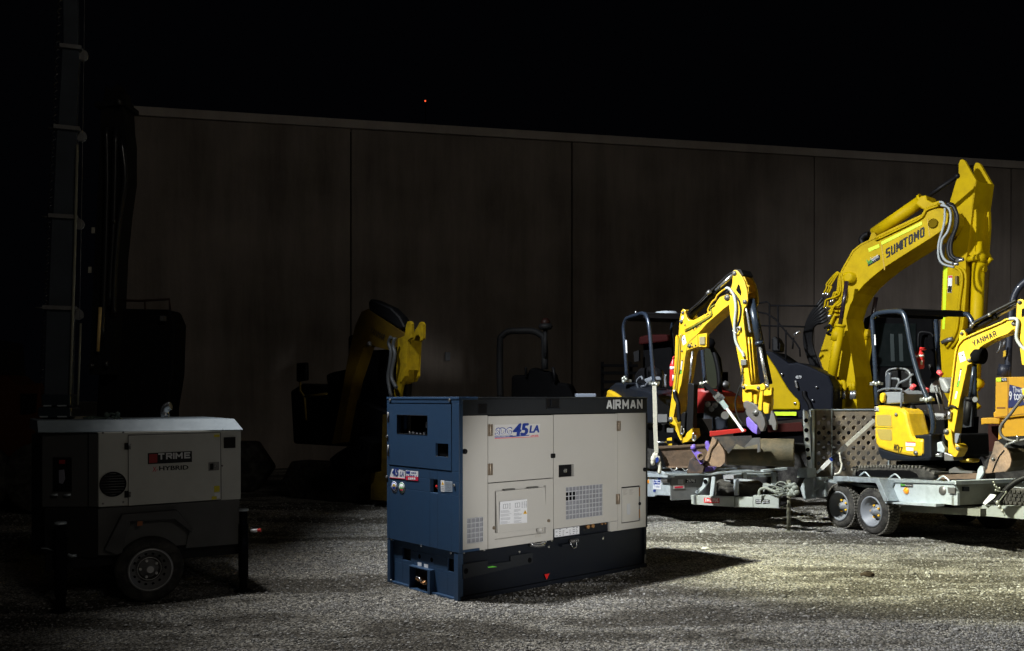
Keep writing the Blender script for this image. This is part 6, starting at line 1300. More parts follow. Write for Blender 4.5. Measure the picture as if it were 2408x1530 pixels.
# ------------------------------------------------------------------ tall excavator
SU = Plane(*P(1985, 935, 15.0).xy, -48)
su = Thing('large_excavator', 'large yellow excavator with its boom raised high behind the two mini excavators', 'excavator', SU.W(0, 0, 0), SU.yaw)
ZB2 = ZB_
def sp_(name, pts, d0, d1, m_, rd=ZB2, at=None, pl=SU, **k): return su.part(name, MB().slab(pl, S(rd, *pts), d0, d1, at=at), m_, **k)
def sq(x, y, d=0, rd=ZB2): return SU.p(*S(rd, (x, y))[0], d)
c1_ = lambda x, y: ((x * .40407 + 1854.4 - 1854.4) / .31417, (y * .40407 + 659.3 - 343.4) / .31417)   # Z1 -> ZB2
low_l = [c1_(270, 150), c1_(175, 440), c1_(195, 500), c1_(240, 600), c1_(262, 640), c1_(300, 745), c1_(400, 745), c1_(385, 560), c1_(350, 400), c1_(335, 300), c1_(345, 215)]
boomp = [(390, 930), (440, 850), (480, 785), (540, 740), (600, 705), (800, 615), (1000, 520), (1040, 480), (1100, 462), (1170, 468), (1195, 510), (1190, 570), (1150, 630), (1060, 690), (900, 790), (720, 905), (620, 985), (560, 1040), (510, 1100), (460, 1190), (430, 1290)]
ll = [c1_(385, 560), c1_(400, 745), c1_(300, 745), c1_(262, 640), c1_(240, 600), c1_(195, 500), c1_(175, 440), (275, 1420), (330, 1240)]
bo = sp_('boom', boomp + ll, 0, .60, YEL2, bev=.008)
sp_('boom_top_plate', [(395, 925), (478, 778), (540, 730), (800, 602), (1000, 508), (1002, 518), (800, 613), (540, 742), (484, 790), (402, 932)], -.012, .62, YEL2, parent=bo)
sp_('weld_line', [(692, 735), (698, 735), (722, 925), (714, 928)], -.006, .0, mat('weld_yellow', (.46, .30, .012), .5), parent=bo)
sp_('weld_line', [(1038, 545), (1042, 543), (1058, 672), (1052, 676)], -.006, .0, MATS['weld_yellow'], parent=bo)
block(su, 'SUMITOMO', INK, sq(728, 840, -.008), sq(1016, 672, -.008), .15, .155, parent=bo, up=(0, 0, 1))
for pts in ([(595, 766), (676, 733), (680, 757), (602, 790)], [(692, 716), (998, 562), (1000, 586), (698, 738)]): sp_('reflective_tape', pts, -.008, -.004, LIME, parent=bo)
o = sp_('maker_sticker', [(590, 868), (682, 812), (684, 845), (595, 900)], -.008, -.004, INK, parent=bo)
text(su, 'Rent', SGRN, sq(598, 886, -.011), sq(628, 868, -.011), .09, parent=o); text(su, 'Equipment', WINK, sq(630, 870, -.011), sq(680, 838, -.011), .09, parent=o)
q = sq(1082, 578, -.01); su.part('round_emblem', MB().lathe(q, -SU.n, [(0, .05), (.008, .075), (.009, .05), (.003, .045)], 20), mat('emblem_dark', (.14, .095, .004), .9, spec=.05), bo)
q = sq(470, 985, 0); su.part('boss', MB().lathe(q + SU.n * .62, -SU.n, [(0, .09), (.74, .09), (.75, .05)], 20), YEL2, bo)
# top cylinder and rod
o = hydr(su, sq(640, 655, .2), sq(1262, 225, .2), .60, .10, .034, YEL2, BLK, parent=bo)
for pts in ([(600, 705), (620, 650), (645, 645), (665, 690)],): sp_('cylinder_bracket', pts, .05, .35, YEL2, parent=bo)
sp_('cylinder_head', [(945, 430), (985, 372), (1030, 366), (1035, 400), (1075, 420), (1130, 405), (1130, 445), (1060, 455), (1040, 480), (1000, 470)], .02, .38, YEL2, parent=bo, bev=.02)
su.part('hose_pair', MB().tube([sq(560, 735, .1), sq(545, 700, .1), sq(570, 668, .1), sq(600, 660, .1)], .05, 8, 4).tube([sq(585, 720, .2), sq(575, 690, .2), sq(600, 665, .2)], .05, 8, 4), BLK, bo)
for dy in (0, 14): su.part('steel_pipe', MB().tube([sq(650, 690 + dy, -.03), sq(840, 600 + dy, -.03), (sq(980, 530 + dy, -.03)), sq(1010, 500 + dy, -.03), sq(1035, 462 + dy, -.03), sq(1120, 432 + dy, -.03)], .016, 6, 3), YEL2, bo)
# arm
AY = Plane(*P(2250, 800, 14.4).xy, -60)
def ay(name, pts, d0, d1, m_, rd=ZB2, at=None, **k): return su.part(name, MB().slab(AY, S(rd, *pts), d0, d1, at=at), m_, **k)
armp = [(1272, 130), (1284, 102), (1300, 98), (1318, 110), (1405, 262), (1375, 480), (1340, 790), (1325, 850), (1325, 930), (1300, 1500), (1292, 1760), (1310, 1900), (1200, 1920), (1120, 1760), (1130, 1530), (1155, 900), (1180, 700), (1205, 420), (1250, 270), (1272, 215)]
am = ay('arm', armp, -.02, .03, YEL2, bev=.006)
ay('arm_box', [(1372, 350), (1405, 262), (1375, 480), (1340, 790), (1325, 850), (1325, 930), (1300, 1500), (1292, 1760), (1310, 1900), (1200, 1920), (1120, 1760), (1130, 1530), (1155, 900), (1180, 700), (1205, 420), (1250, 280)], .03, .40, YEL2, at=.0, parent=am)
ay('arm_plate', [(1272, 130), (1284, 102), (1300, 98), (1318, 110), (1405, 262), (1375, 480), (1340, 790), (1300, 790), (1180, 700), (1205, 420), (1250, 270), (1272, 215)], .40, .45, YEL2, at=0, parent=am)
ay('front_plate', [(1398, 262), (1408, 262), (1378, 480), (1372, 472)], -.03, .46, YEL2, at=0, parent=am)
ay('front_rib', [(1376, 480), (1395, 470), (1398, 600), (1385, 780), (1400, 810), (1370, 832), (1330, 800)], .03, .08, YEL2, at=.0, parent=am)
ay('front_rib', [(1376, 480), (1395, 470), (1398, 600), (1385, 780), (1400, 810), (1370, 832), (1330, 800)], .36, .42, YEL2, at=.0, parent=am)
ay('reflective_tape', [(1160, 900), (1190, 900), (1168, 1370), (1150, 1370)], -.026, -.021, LIME, parent=am)
o = ay('warning_sticker', [(1195, 970), (1225, 968), (1220, 1096), (1190, 1094)], -.026, -.021, STK, parent=am); ay('sticker_print', [(1194, 1045), (1221, 1047), (1218, 1094), (1191, 1092)], -.029, -.026, INK, parent=o); ay('sticker_print', [(1196, 972), (1224, 970), (1224, 984), (1196, 984)], -.029, -.026, SRED, parent=o)
# bucket cylinder on the front of the arm
aq = lambda x, y, d=0, rd=ZB2: AY.p(*S(rd, (x, y))[0], d)
for x0, x1, y1_ in ((1425, 1385, 1330),): su.part('bucket_cylinder', MB().cyl(aq(x0, 830, .1), aq(x1, y1_ + 500, .1), .095, 18).lathe(aq(x0, 850, .1), (0, 0, 1), [(-.05, .105), (.06, .105), (.12, .06), (.28, .05)], 16), YEL2, am)
su.part('cylinder_bracket', MB().cyl(aq(1345, 848, -.02), aq(1420, 830, -.02), .05, 8).cyl(aq(1440, 920, .1), aq(1475, 920, .1), .05, 8), YEL2, am)
su.part('far_pipe', MB().tube([aq(1520, 840, .2), aq(1500, 860, .2), aq(1462, 905, .2)], .035, 8, 3), YEL2, am)
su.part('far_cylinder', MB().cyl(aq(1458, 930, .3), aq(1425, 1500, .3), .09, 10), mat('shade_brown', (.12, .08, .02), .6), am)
for dx in (0, 38): su.part('arm_pipe', MB().tube([aq(1240 + dx, 905, -.05), aq(1285 + dx * .8, 935, -.05), aq(1300 + dx * .7, 1000, -.05), aq(1280 + dx, 1150, -.05), aq(1262 + dx, 1350, -.05), aq(1230 + dx, 1440, -.05), aq(1180 + dx, 1510, -.05)], .02, 8, 3), YEL2, am)
su.part('pipe_clamp', MB().box(AY, *[v for v in (AY.uz(*S(ZB2, (1270, 1000))[0])[0], AY.uz(*S(ZB2, (1285, 1000))[0])[0])], -.08, -.03, AY.uz(*S(ZB2, (1270, 1035))[0])[1], AY.uz(*S(ZB2, (1270, 975))[0])[1]), mat('clamp_brown', (.14, .10, .02), .6), am)
su.part('pipe_fittings', MB().tube([aq(1150, 1470, -.08), aq(1190, 1450, -.08), aq(1230, 1440, -.08)], .035, 8), DSTEEL, am)
# hoses over the knee
for k, (pts, r, m_) in enumerate((([(1130, 418), (1150, 420), (1168, 450), (1170, 520), (1160, 600), (1130, 700), (1120, 780), (1130, 850), (1165, 885), (1240, 905)], .018, HOSE), ([(1140, 442), (1185, 452), (1210, 490), (1212, 560), (1190, 640), (1150, 700), (1140, 770), (1155, 830), (1190, 865), (1255, 882)], .019, HOSE),
     ([(1185, 432), (1225, 440), (1250, 490), (1255, 560), (1240, 640), (1200, 720), (1195, 780), (1210, 830), (1250, 855), (1300, 850)], .03, BHOSE), ([(1200, 440), (1235, 455), (1262, 520), (1258, 600), (1222, 700), (1215, 790), (1240, 835), (1300, 846)], .026, BHOSE), ([(1255, 862), (1310, 845)], .028, STEEL), ([(1225, 880), (1270, 884)], .022, STEEL))):
    su.part('hydraulic_hose', MB().tube([SU.p(*q, -.18 - .05 * k) for q in S(ZB2, *pts)], r, 8, 5), m_)
# fan of yellow pipes at the back of the boom
rng = random.Random(21); m = MB(); mb2 = MB(); mh = MB()
for k in range(9):
    x0, y0 = 355 + 5 * k, 938 + 4 * k; xe, ye = 268 + 17 * (k % 5) + rng.uniform(-4, 4), 1095 + 58 * (k // 2.2) + rng.uniform(-8, 8); xm = 330 + 12 * k
    pts = [(x0 + 15, y0), (x0 - 20 + 6 * k, y0 + 30), (xm - 45, 1030 + 12 * k), (xe + 22, ye - 50), (xe, ye)]
    if k > 2: pts = [(370 + 3 * k, 950), (352 + 7 * k, 1010), (335 + 9 * k, 1070 + 8 * k), (xe + 20, ye - 60), (xe + 8, ye - 20), (xe - 4, ye)]
    m.tube([sq(x, y, -.08 - .02 * (k % 3)) for x, y in pts], .0145, 6, 3)
    e1, e2 = sq(xe, ye, -.1), sq(xe - 12, ye + 18, -.1); mh.cyl(e1, e2, .02, 6)
for k in range(3): m.tube([sq(300, 1200 + 34 * k, -.06), sq(375, 1205 + 30 * k, -.06)], .018, 6)
m.tube([sq(350, 1250, -.05), sq(310, 1340, -.05), sq(300, 1380, -.05)], .03, 6, 3)
su.part('pipe_cluster', m, YEL2, bo); su.part('pipe_ends', mh, STEEL, bo)
m = MB()
for k in range(7):
    m.tube([sq(262 + 5 * k, 1130 + 28 * k, -.1), sq(215 + 5 * k, 1190 + 22 * k, -.15), sq(160 + 8 * k, 1270 + 10 * k, -.1), sq(125 + 9 * k, 1370, 0), sq(120 + 9 * k, 1480, .1), sq(155 + 9 * k, 1600, .15), sq(190 + 8 * k, 1680, .2)], .026, 7, 4)
su.part('hose_bundle', m, BHOSE)
su.part('loose_hose', MB().tube([sq(270, 1360, -.1), sq(310, 1340, -.15), sq(320, 1375, -.2), sq(290, 1400, -.15), sq(335, 1418, -.1)], .022, 6, 4), BHOSE)
# boom cylinders
z1q = lambda x, y, d=0: SU.p(*S(Z1, (x, y))[0], d)
o = hydr(su, z1q(246, 605, -.28), sq(437, 1010, -.28), .58, .078, .034, YEL2, mat('purple_black_rod', (.02, .012, .02), .25, coat=.5), parent=bo, eye=False)
su.part('cylinder_collar', MB().cyl(z1q(290, 285, -.28), z1q(276, 350, -.28), .09, 18), YEL2, o)
o2 = hydr(su, z1q(398, 740, .62), SU.p(*S(ZB2, (655, 1130))[0], .62), .66, .078, .034, YEL2, MATS['purple_black_rod'], name='hydraulic_cylinder', parent=bo, eye=False)
su.part('cylinder_collar', MB().cyl(z1q(470, 285, .62), z1q(458, 345, .62), .09, 18), YEL2, o2)
su.part('far_pipe', MB().tube([z1q(430, 440, .5), z1q(405, 480, .5), z1q(385, 620, .5)], .035, 8, 3), YEL2)
for x in (290, 318, 362, 378):
    su.part('foot_hose', MB().tube([z1q(x - 22, 612, -.2), z1q(x - 5, 588, -.2), z1q(x + 6, 600, -.2), z1q(x + 8, 640, -.2)] if x < 340 else [z1q(x, 590, -.2), z1q(x, 640, -.2)], .035, 8, 3), YEL2)
    su.part('foot_fitting', MB().cyl(z1q(x + 6, 640, -.2), z1q(x + 4, 690, -.2), .03, 8), STEEL)
# house
HS = Plane(*P(1880, 935, 14.6).xy, -30)
def hs(name, pts, d0, d1, m_, rd=ZF, at=None, **k): return su.part(name, MB().slab(HS, S(rd, *pts), d0, d1, at=at), m_, **k)
yp = hs('side_door', [(150, 960), (175, 950), (205, 965), (240, 1020), (300, 1110), (365, 1225), (430, 1330), (490, 1400), (525, 1430), (545, 1470), (545, 1535), (270, 1535), (200, 1535)], -.04, .5, YEL2, at=-.04, bev=.02)
hs('reflective_tape', [(270, 1558), (512, 1558), (512, 1598), (275, 1598)], -.05, -.045, LIME, at=-.04)
for pts in ([(230, 1425), (272, 1425), (270, 1490), (235, 1490)],): hs('side_label', pts, -.045, -.04, mat('dark_label', (.03, .035, .06), .5), at=-.04, parent=yp)
q = HS.p(*S(ZF, (495, 1468))[0], -.05); su.part('door_stud', MB().ball(q, .025, 8), STEEL, yp)
hs('counter_body', [(60, 900), (260, 930), (430, 1050), (520, 1040), (640, 1080), (850, 1180), (900, 1300), (890, 1600), (60, 1680)], .0, 1.0, mat('house_navy', (.0042, .0055, .0105), .6, spec=.12), at=.0, bev=.03)
HSf = HS
text(su, '4879', WINK, HS.p(*S(ZF, (500, 1210))[0], -.02), HS.p(*S(ZF, (562, 1212))[0], -.02), .05)
m = MB()
for x, y in ((510, 1290), (680, 1437), (720, 1300), (360, 1163)): m.ball(HS.p(*S(ZF, (x, y))[0], -.03), .022, 6)
su.part('house_studs', m, STEEL)
su.part('grab_handle', MB().tube([HS.p(*q, -.05) for q in S(ZF, (500, 1230), (515, 1290), (520, 1310))], .02, 6, 3), DSTEEL)
su.part('cable', MB().tube([HS.p(*q, -.04) for q in S(ZF, (590, 1340), (600, 1400), (640, 1460), (665, 1530))], .035, 6, 4), BLK)
rail = MB()
rq = lambda x, y, d=.2: HS.p(*S(ZF, (x, y))[0], d)
for pts in ([(70, 430), (200, 405), (228, 425), (230, 800), (230, 900)], [(230, 445), (740, 450)], [(318, 450), (320, 900)], [(130, 655), (600, 668)], [(110, 515), (200, 530), (290, 585), (400, 720), (500, 830), (545, 900), (550, 980)], [(400, 700), (400, 1140)], [(480, 780), (470, 900)]):
    rail.tube([rq(*q) for q in pts], .014, 6)
su.part('hand_rail', rail, mat('rail_black', (.004, .004, .005), .7, spec=.1))
su.part('rail_end', MB().cyl(rq(485, 752), rq(548, 712), .02, 6), STEEL)
su.part('valve_block', MB().slab(HS, S(ZF, (250, 790), (280, 760), (320, 800), (345, 850), (340, 930), (250, 930)), .2, .5), BLK, bev=.03)
# cab behind the right mini excavator
CB = Plane(*P(2130, 935, 15.2).xy, -30)
def cb(name, pts, d0, d1, m_, **k): return su.part(name, MB().slab(CB, S(Z1, *pts), d0, d1, at=0), m_, **k)
cf = cb('cab_frame', [(400, 400), (440, 220), (480, 195), (840, 190), (860, 720), (390, 740)], .02, .9, DARK, bev=.03)
cb('cab_window', [(480, 250), (740, 250), (740, 500), (470, 500)], .0, .02, GLASS, parent=cf)
for x in (590, 640): cb('window_glint', [(x, 310), (x + 22, 310), (x + 28, 470), (x + 6, 470)], -.006, -.0, mat('green_glass', (.012, .02, .02), .4), parent=cf)
su.part('mirror_arm', MB().tube([CB.p(*q, -.1) for q in S(Z1, (755, 400), (758, 310), (790, 300), (830, 308), (842, 330))], .022, 6, 3), BLK)
su.part('mirror', MB().slab(CB, S(Z1, (808, 318), (838, 312), (848, 400), (822, 405), (806, 380)), -.12, -.06), DARK, bev=.02)
su.part('bucket_link', MB().lathe(SU.p(*S(Z1, (1110, 600))[0], .3), -SU.n, [(0, .08), (.15, .08), (.16, .04)], 18), YEL2)
su.part('bucket_link', MB().tube([AY.p(*q, .05) for q in S(Z1, (1090, 630), (1075, 700), (1110, 740))], .04, 8, 3), YEL2)
for d in (-.1, 2.2): su.part('track', MB().uzslab(HS, [(-1.9, .0), (2.4, .0), (2.7, .35), (2.4, .85), (-1.9, .85), (-2.2, .4)], d, d + .55), RUB, bev=.05)
su.part('carriage', MB().box(HS, -1.2, 1.6, .4, 2.2, .4, 1.1), DARK)

# ------------------------------------------------------------------ red tractor between
RT = Plane(*P(1640, 935, 14.2).xy, -35)
rtc = Thing('tractor', 'red tractor with grey cab parked behind the left mini excavator', 'tractor', RT.W(0, 0, 0), RT.yaw)
Z6 = zm(1428.6, 604.4, .42189)
def rr_(name, pts, d0, d1, m_, **k): return rtc.part(name, MB().slab(RT, S(Z6, *pts), d0, d1, at=0), m_, **k)
hd = rr_('bonnet', [(470, 735), (520, 730), (590, 745), (640, 775), (670, 820), (675, 860), (660, 870), (480, 870)], .0, .8, RED, bev=.05)
rr_('grille', [(545, 800), (620, 800), (650, 850), (650, 900), (540, 900)], -.03, .0, mat('grille_grey', (.10, .11, .13), .3, metal=.5, dirt=(.03, .03, .04), dscale=40), parent=hd)
for x, y in ((560, 820), (580, 845), (600, 825)): rtc.part('headlamp', MB().ball(RT.p(*S(Z6, (x, y))[0], -.05), .05, 8), mat('lamp_lens', (.4, .42, .45), .1, coat=.5), hd)
cbf = rr_('cab', [(180, 480), (330, 470), (345, 500), (345, 740), (470, 740), (470, 900), (170, 900)], .1, .8, DARK, bev=.04)
rr_('cab_roof', [(180, 445), (230, 432), (340, 430), (345, 470), (180, 490)], -.05, 1.4, mat('dim_red', (.022, .002, .002), .7, spec=.1), parent=cbf, bev=.03)
rr_('cab_glass', [(500, 500), (560, 510), (590, 560), (600, 640), (560, 730), (480, 730)], .3, .32, mat('green_cab_glass', (.012, .015, .005), .5), parent=cbf)
rr_('mirror', [(160, 530), (190, 520), (190, 580), (165, 585)], -.1, -.05, BLK)
rtc.part('windscreen_pillar', MB().tube([RT.p(*q, .2) for q in S(Z6, (545, 460), (590, 520), (620, 640), (625, 760))], .04, 8, 3), BLK)
rtc.part('round_lamp', MB().ball(RT.p(*S(Z6, (570, 480))[0], .1), .09, 8), DARK)
rr_('front_weights', [(600, 890), (690, 880), (690, 960), (600, 970)], -.15, .3, mat('weight_grey', (.03, .035, .045), .4, metal=.4), bev=.03)
for x in (1, 2): rtc.part('exhaust', MB().cyl(RT.p(*S(Z6, (655 + 0 * x, 720))[0], .5), RT.p(*S(Z6, (655, 640))[0], .5), .05, 8) if x == 1 else MB().ball(RT.p(*S(Z6, (655, 715))[0], .3), .08, 8), DARK if x == 1 else DSTEEL)
for u, d, r in ((.9, -.2, .42), (.9, 1.1, .42), (-1.1, -.35, .75), (-1.1, 1.35, .75)):
    rtc.part('wheel', MB().lathe(RT.W(u, d, r), RT.n, [(-.14, r * .5), (-.15, r * .9), (-.08, r), (.08, r), (.15, r * .9), (.14, r * .5)], 28), RUB)

# ------------------------------------------------------------------ orange site dumper at the right edge
DU = Plane(*P(2370, 935, 13.0).xy, -34)
du = Thing('site_dumper', 'orange nine tonne site dumper cut off by the right edge behind the mini excavator', 'dumper', DU.W(0, 0, 0), DU.yaw)
def dd(name, pts, d0, d1, m_, **k): return du.part(name, MB().slab(DU, S(Z4, *pts), d0, d1, at=0), m_, **k)
sk = dd('rear_body', [(945, 1015), (1075, 1010), (1600, 1000), (1600, 1380), (1070, 1440), (925, 1440), (920, 1380), (940, 1370)], .0, 1.2, ORG, bev=.015)
dd('lower_body', [(980, 1440), (1600, 1400), (1600, 1560), (1010, 1800), (960, 1800)], .05, 1.1, ORG, parent=sk)
dd('side_arm', [(795, 1440), (920, 1435), (990, 1445), (990, 1500), (830, 1500), (800, 1510)], -.05, .12, ORG, parent=sk, bev=.01)
dd('seam', [(1072, 1015), (1078, 1015), (1078, 1440), (1070, 1440)], -.004, -.0, mat('seam_brown', (.25, .10, .01), .6), parent=sk); dd('seam', [(925, 1432), (1600, 1350), (1600, 1356), (925, 1438)], -.004, -.0, MATS['seam_brown'], parent=sk)
dd('reflector', [(950, 1020), (1003, 1018), (1003, 1058), (952, 1060)], -.01, -.0, LIME, parent=sk)
o = dd('fleet_plate', [(1006, 1020), (1062, 1018), (1062, 1056), (1006, 1058)], -.01, -.0, INK, parent=sk); text(du, '4698', WINK, DU.p(*S(Z4, (1010, 1052))[0], -.014), DU.p(*S(Z4, (1058, 1051))[0], -.014), .05, parent=o)
o = dd('name_board', [(1090, 1088), (1330, 1155), (1330, 1285), (1078, 1335)], -.012, -.0, mat('board_blue', (.012, .02, .10), .5), parent=sk)
text(du, 'Thwaites', WINK, DU.p(*S(Z4, (1120, 1172))[0], -.017), DU.p(*S(Z4, (1290, 1178))[0], -.017), .085, parent=o)
text(du, '9 tonne', WINK, DU.p(*S(Z4, (1088, 1254))[0], -.017), DU.p(*S(Z4, (1290, 1250))[0], -.017), .13, parent=o, bold=.02)
dd('part_print', [(955, 1325), (1045, 1325), (1045, 1342), (955, 1342)], -.004, -.0, MATS['seam_brown'], parent=sk)
dd('engine_block', [(840, 1500), (1600, 1500), (1600, 1800), (840, 1800)], .3, 1.2, mat('dark_red_brown', (.04, .01, .006), .7))
rops = du.part('roll_bar', MB().tube([DU.p(*q, .5) for q in S(Z4, (1070, 1010), (1085, 600), (1110, 300), (1140, 160), (1200, 60), (1300, -10), (1500, -20))], .05, 10, 4).cyl(DU.p(*S(Z4, (1020, 1000))[0], .5), DU.p(*S(Z4, (1040, 880))[0], .5), .09, 8), mat('rollbar_blue_black', (.016, .02, .032), .4, coat=.3))
du.part('yellow_catch', MB().slab(DU, S(Z4, (1025, 740), (1052, 728), (1050, 790), (1022, 800)), .3, .36), YEL, rops)
du.part('lever', MB().tube([DU.p(*q, .3) for q in S(Z4, (1000, 640), (985, 720), (960, 760))], .014, 6).tube([DU.p(*q, .3) for q in S(Z4, (1020, 700), (1045, 630))], .02, 6), DSTEEL, rops)
for u in (-.3, 1.8): du.part('wheel', MB().lathe(DU.W(u + .4, .0, .45), DU.n, [(-.14, .2), (-.15, .4), (-.08, .45), (.2, .45), (.25, .4), (.24, .2)], 26), RUB)

# ------------------------------------------------------------------ dark machines in front of the wall
ZM_ = zm(604.4, 673.1, .35019)
BK = Plane(*P(860, 935, 13.4).xy, -30)
bk = Thing('excavator', 'yellow excavator in deep shade behind the generator with only its folded arm catching light', 'excavator', BK.W(0, 0, 0), BK.yaw)
def bkp(name, pts, d0, d1, m_, at=0, **k): return bk.part(name, MB().slab(BK, S(ZM_, *pts), d0, d1, at=at), m_, **k)
bb = bkp('boom', [(700, 170), (745, 150), (800, 190), (1000, 320), (990, 370), (960, 400), (890, 430), (780, 400), (720, 400), (640, 640), (560, 1050), (500, 1060), (560, 760), (620, 420), (660, 260)], .0, .25, mat('shaded_boom_yellow', (.10, .062, .005), .7, spec=.1, dirt=(.04, .02, .008), dscale=2, damt=.9), bev=.006)  # deep shade on the boom is painted in as a dark yellow
bkp('boom_cylinder', [(745, 110), (760, 80), (800, 95), (900, 140), (960, 200), (1000, 280), (960, 290), (850, 220), (750, 165)], .0, .2, BLK, parent=bb, bev=.03)
text(bk, 'YANMAR', INK, BK.p(*S(ZM_, (755, 310))[0], -.008), BK.p(*S(ZM_, (850, 365))[0], -.008), .09, parent=bb)
BA = Plane(*P(935, 935, 13.0).xy, -52)
def bap(name, pts, d0, d1, m_, at=0, **k): return bk.part(name, MB().slab(BA, S(ZM_, *pts), d0, d1, at=at), m_, **k)
arm_ = bap('arm', [(990, 330), (1000, 260), (1010, 236), (1025, 232), (1036, 250), (1035, 345), (1010, 365), (1000, 560), (1000, 600), (975, 640), (955, 760), (935, 900), (915, 1300), (850, 1300), (880, 1000), (890, 800), (930, 660), (945, 350)], .0, .05, mat('dark_arm_yellow', (.26, .175, .004), .7, spec=.1, dirt=(.10, .065, .005), dscale=5, damt=.9), bev=.006)  # arm in a darker, mottled version of the amber yellow
bap('arm_plate', [(1000, 260), (1010, 236), (1025, 232), (1036, 250), (1035, 345), (1010, 365), (1000, 560), (1000, 600), (975, 640), (945, 640), (945, 350)], .20, .24, MATS['dark_arm_yellow'], parent=arm_)
bap('arm_front', [(1002, 365), (1012, 362), (1003, 560), (992, 560)], .05, .20, MATS['dark_arm_yellow'], parent=arm_)
bap('arm_back', [(950, 350), (975, 350), (975, 640), (935, 660)], .05, .20, MATS['dark_arm_yellow'], parent=arm_)
bap('arm_lug', [(985, 560), (1003, 560), (1000, 600), (978, 640), (960, 640)], -.02, .03, MATS['dark_arm_yellow'], parent=arm_)
bk.part('bucket_cylinder', MB().cyl(BA.p(*S(ZM_, (1010, 570))[0], .2), BA.p(*S(ZM_, (990, 950))[0], .2), .08, 12), BLK, arm_)
for k, pts in enumerate(([(900, 340), (885, 380), (900, 440), (890, 540), (880, 620), (900, 740)], [(925, 345), (915, 400), (925, 460), (905, 560), (905, 620), (935, 680)])):
    bk.part('grey_hose', MB().tube([BA.p(*q, -.12) for q in S(ZM_, *pts)], .028, 8, 4), mat('slate_hose', (.05, .055, .06), .5), arm_)
bk.part('lamp', MB().ball(BK.p(*S(ZM_, (755, 385))[0], -.05), .04, 8), DSTEEL)
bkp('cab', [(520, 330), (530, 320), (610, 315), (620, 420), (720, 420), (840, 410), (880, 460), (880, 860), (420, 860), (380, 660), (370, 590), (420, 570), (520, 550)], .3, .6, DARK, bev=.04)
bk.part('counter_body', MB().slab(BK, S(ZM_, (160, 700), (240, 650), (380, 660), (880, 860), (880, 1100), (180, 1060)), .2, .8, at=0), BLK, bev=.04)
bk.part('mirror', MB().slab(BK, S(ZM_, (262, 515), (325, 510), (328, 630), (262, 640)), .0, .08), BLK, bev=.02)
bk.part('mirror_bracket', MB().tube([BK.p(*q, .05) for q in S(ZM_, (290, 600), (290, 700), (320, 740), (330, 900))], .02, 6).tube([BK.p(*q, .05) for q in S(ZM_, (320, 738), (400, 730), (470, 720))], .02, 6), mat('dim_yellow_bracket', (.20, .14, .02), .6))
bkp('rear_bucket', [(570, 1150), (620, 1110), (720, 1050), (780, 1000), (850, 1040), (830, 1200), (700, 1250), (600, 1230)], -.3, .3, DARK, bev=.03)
bkp('blade_post', [(790, 1250), (860, 1240), (870, 860), (905, 860), (905, 1440), (790, 1430)], -.1, .0, mat('shaded_amber', (.075, .048, .005), .8, spec=.1, dirt=(.012, .009, .005), dscale=4, damt=.9), bev=.01)  # shade painted in: amber darkened to hold it down under the added fill
for d in (.1, 1.1): bk.part('track', MB().uzslab(BK, [(-1.6, .0), (.9, .0), (1.1, .3), (.9, .6), (-1.6, .6), (-1.8, .3)], d, d + .4), RUB, bev=.04)

# roller with roll hoop
ZH = zm(1098.9, 721.2, .17113)
RO = Plane(*P(1230, 935, 16.0).xy, -8)
ro = Thing('roller', 'dark site roller with arched roll bar and beacon pole standing behind the generator', 'roller', RO.W(0, 0, 0), RO.yaw)
hp = ro.part('roll_bar', MB().tube([RO.p(*q) for q in S(ZH, (455, 1250), (448, 1000), (450, 480), (480, 400), (560, 340), (700, 330), (900, 332), (1000, 380), (1058, 460), (1065, 860))], .06, 10, 3), mat('hoop_black', (.012, .012, .013), .6))
ro.part('beacon_pole', MB().cyl(RO.p(*S(ZH, (1072, 700))[0], -.05), RO.p(*S(ZH, (1072, 300))[0], -.05), .035, 8), MATS['hoop_black'])
bcn = ro.part('beacon', MB().lathe(RO.p(*S(ZH, (1075, 310))[0], -.05), (0, 0, 1), [(0, .1), (.05, .13), (.10, .10)], 16), MATS['hoop_black'])
ro.part('beacon_lens', MB().lathe(RO.p(*S(ZH, (1075, 270))[0], -.05), (0, 0, 1), [(0, .09), (.10, .085), (.15, .04)], 16), mat('dull_amber_lens', (.02, .006, .004), .5), bcn)
ro.part('bonnet', MB().slab(RO, S(ZH, (600, 1300), (605, 940), (830, 930), (850, 850), (940, 830), (1000, 870), (1150, 880), (1190, 1030), (1370, 1050), (1400, 1080), (1500, 1300)), .0, 1.2, at=0), DARK, bev=.05)
ro.part('seat_rails', MB().tube([RO.p(*q, -.05) for q in S(ZH, (805, 960), (805, 840), (815, 830))], .025, 6).tube([RO.p(*q, -.05) for q in S(ZH, (1175, 830), (1195, 920), (1200, 1030))], .03, 6), BLK)
for u in (-.9, 1.6): ro.part('drum', MB().lathe(RO.W(u, -.1, .5), RO.n, [(0, .5), (1.4, .5)], 30), DARK)
# pale box on the left trailer line
single('steel_toolbox', MB().box(Plane(*P(1379, 930, 11.5).xy, 0), -.125, .125, 0, .3, 1.35, P(1379, 925, 11.5).z), mat('box_slate', (.14, .16, .20), .5), 'pale grey steel box lid just showing above the generator roof', 'box', P(1379, 940, 11.5), bev=.01)
single('box_stand', MB().box(Plane(*P(1379, 930, 11.5).xy, 0), -.10, .10, .03, .27, 0, 1.35), DARK, 'dark stand under the pale steel box behind the generator', 'stand', V((P(1379, 930, 11.5).x, 11.5, 0)))
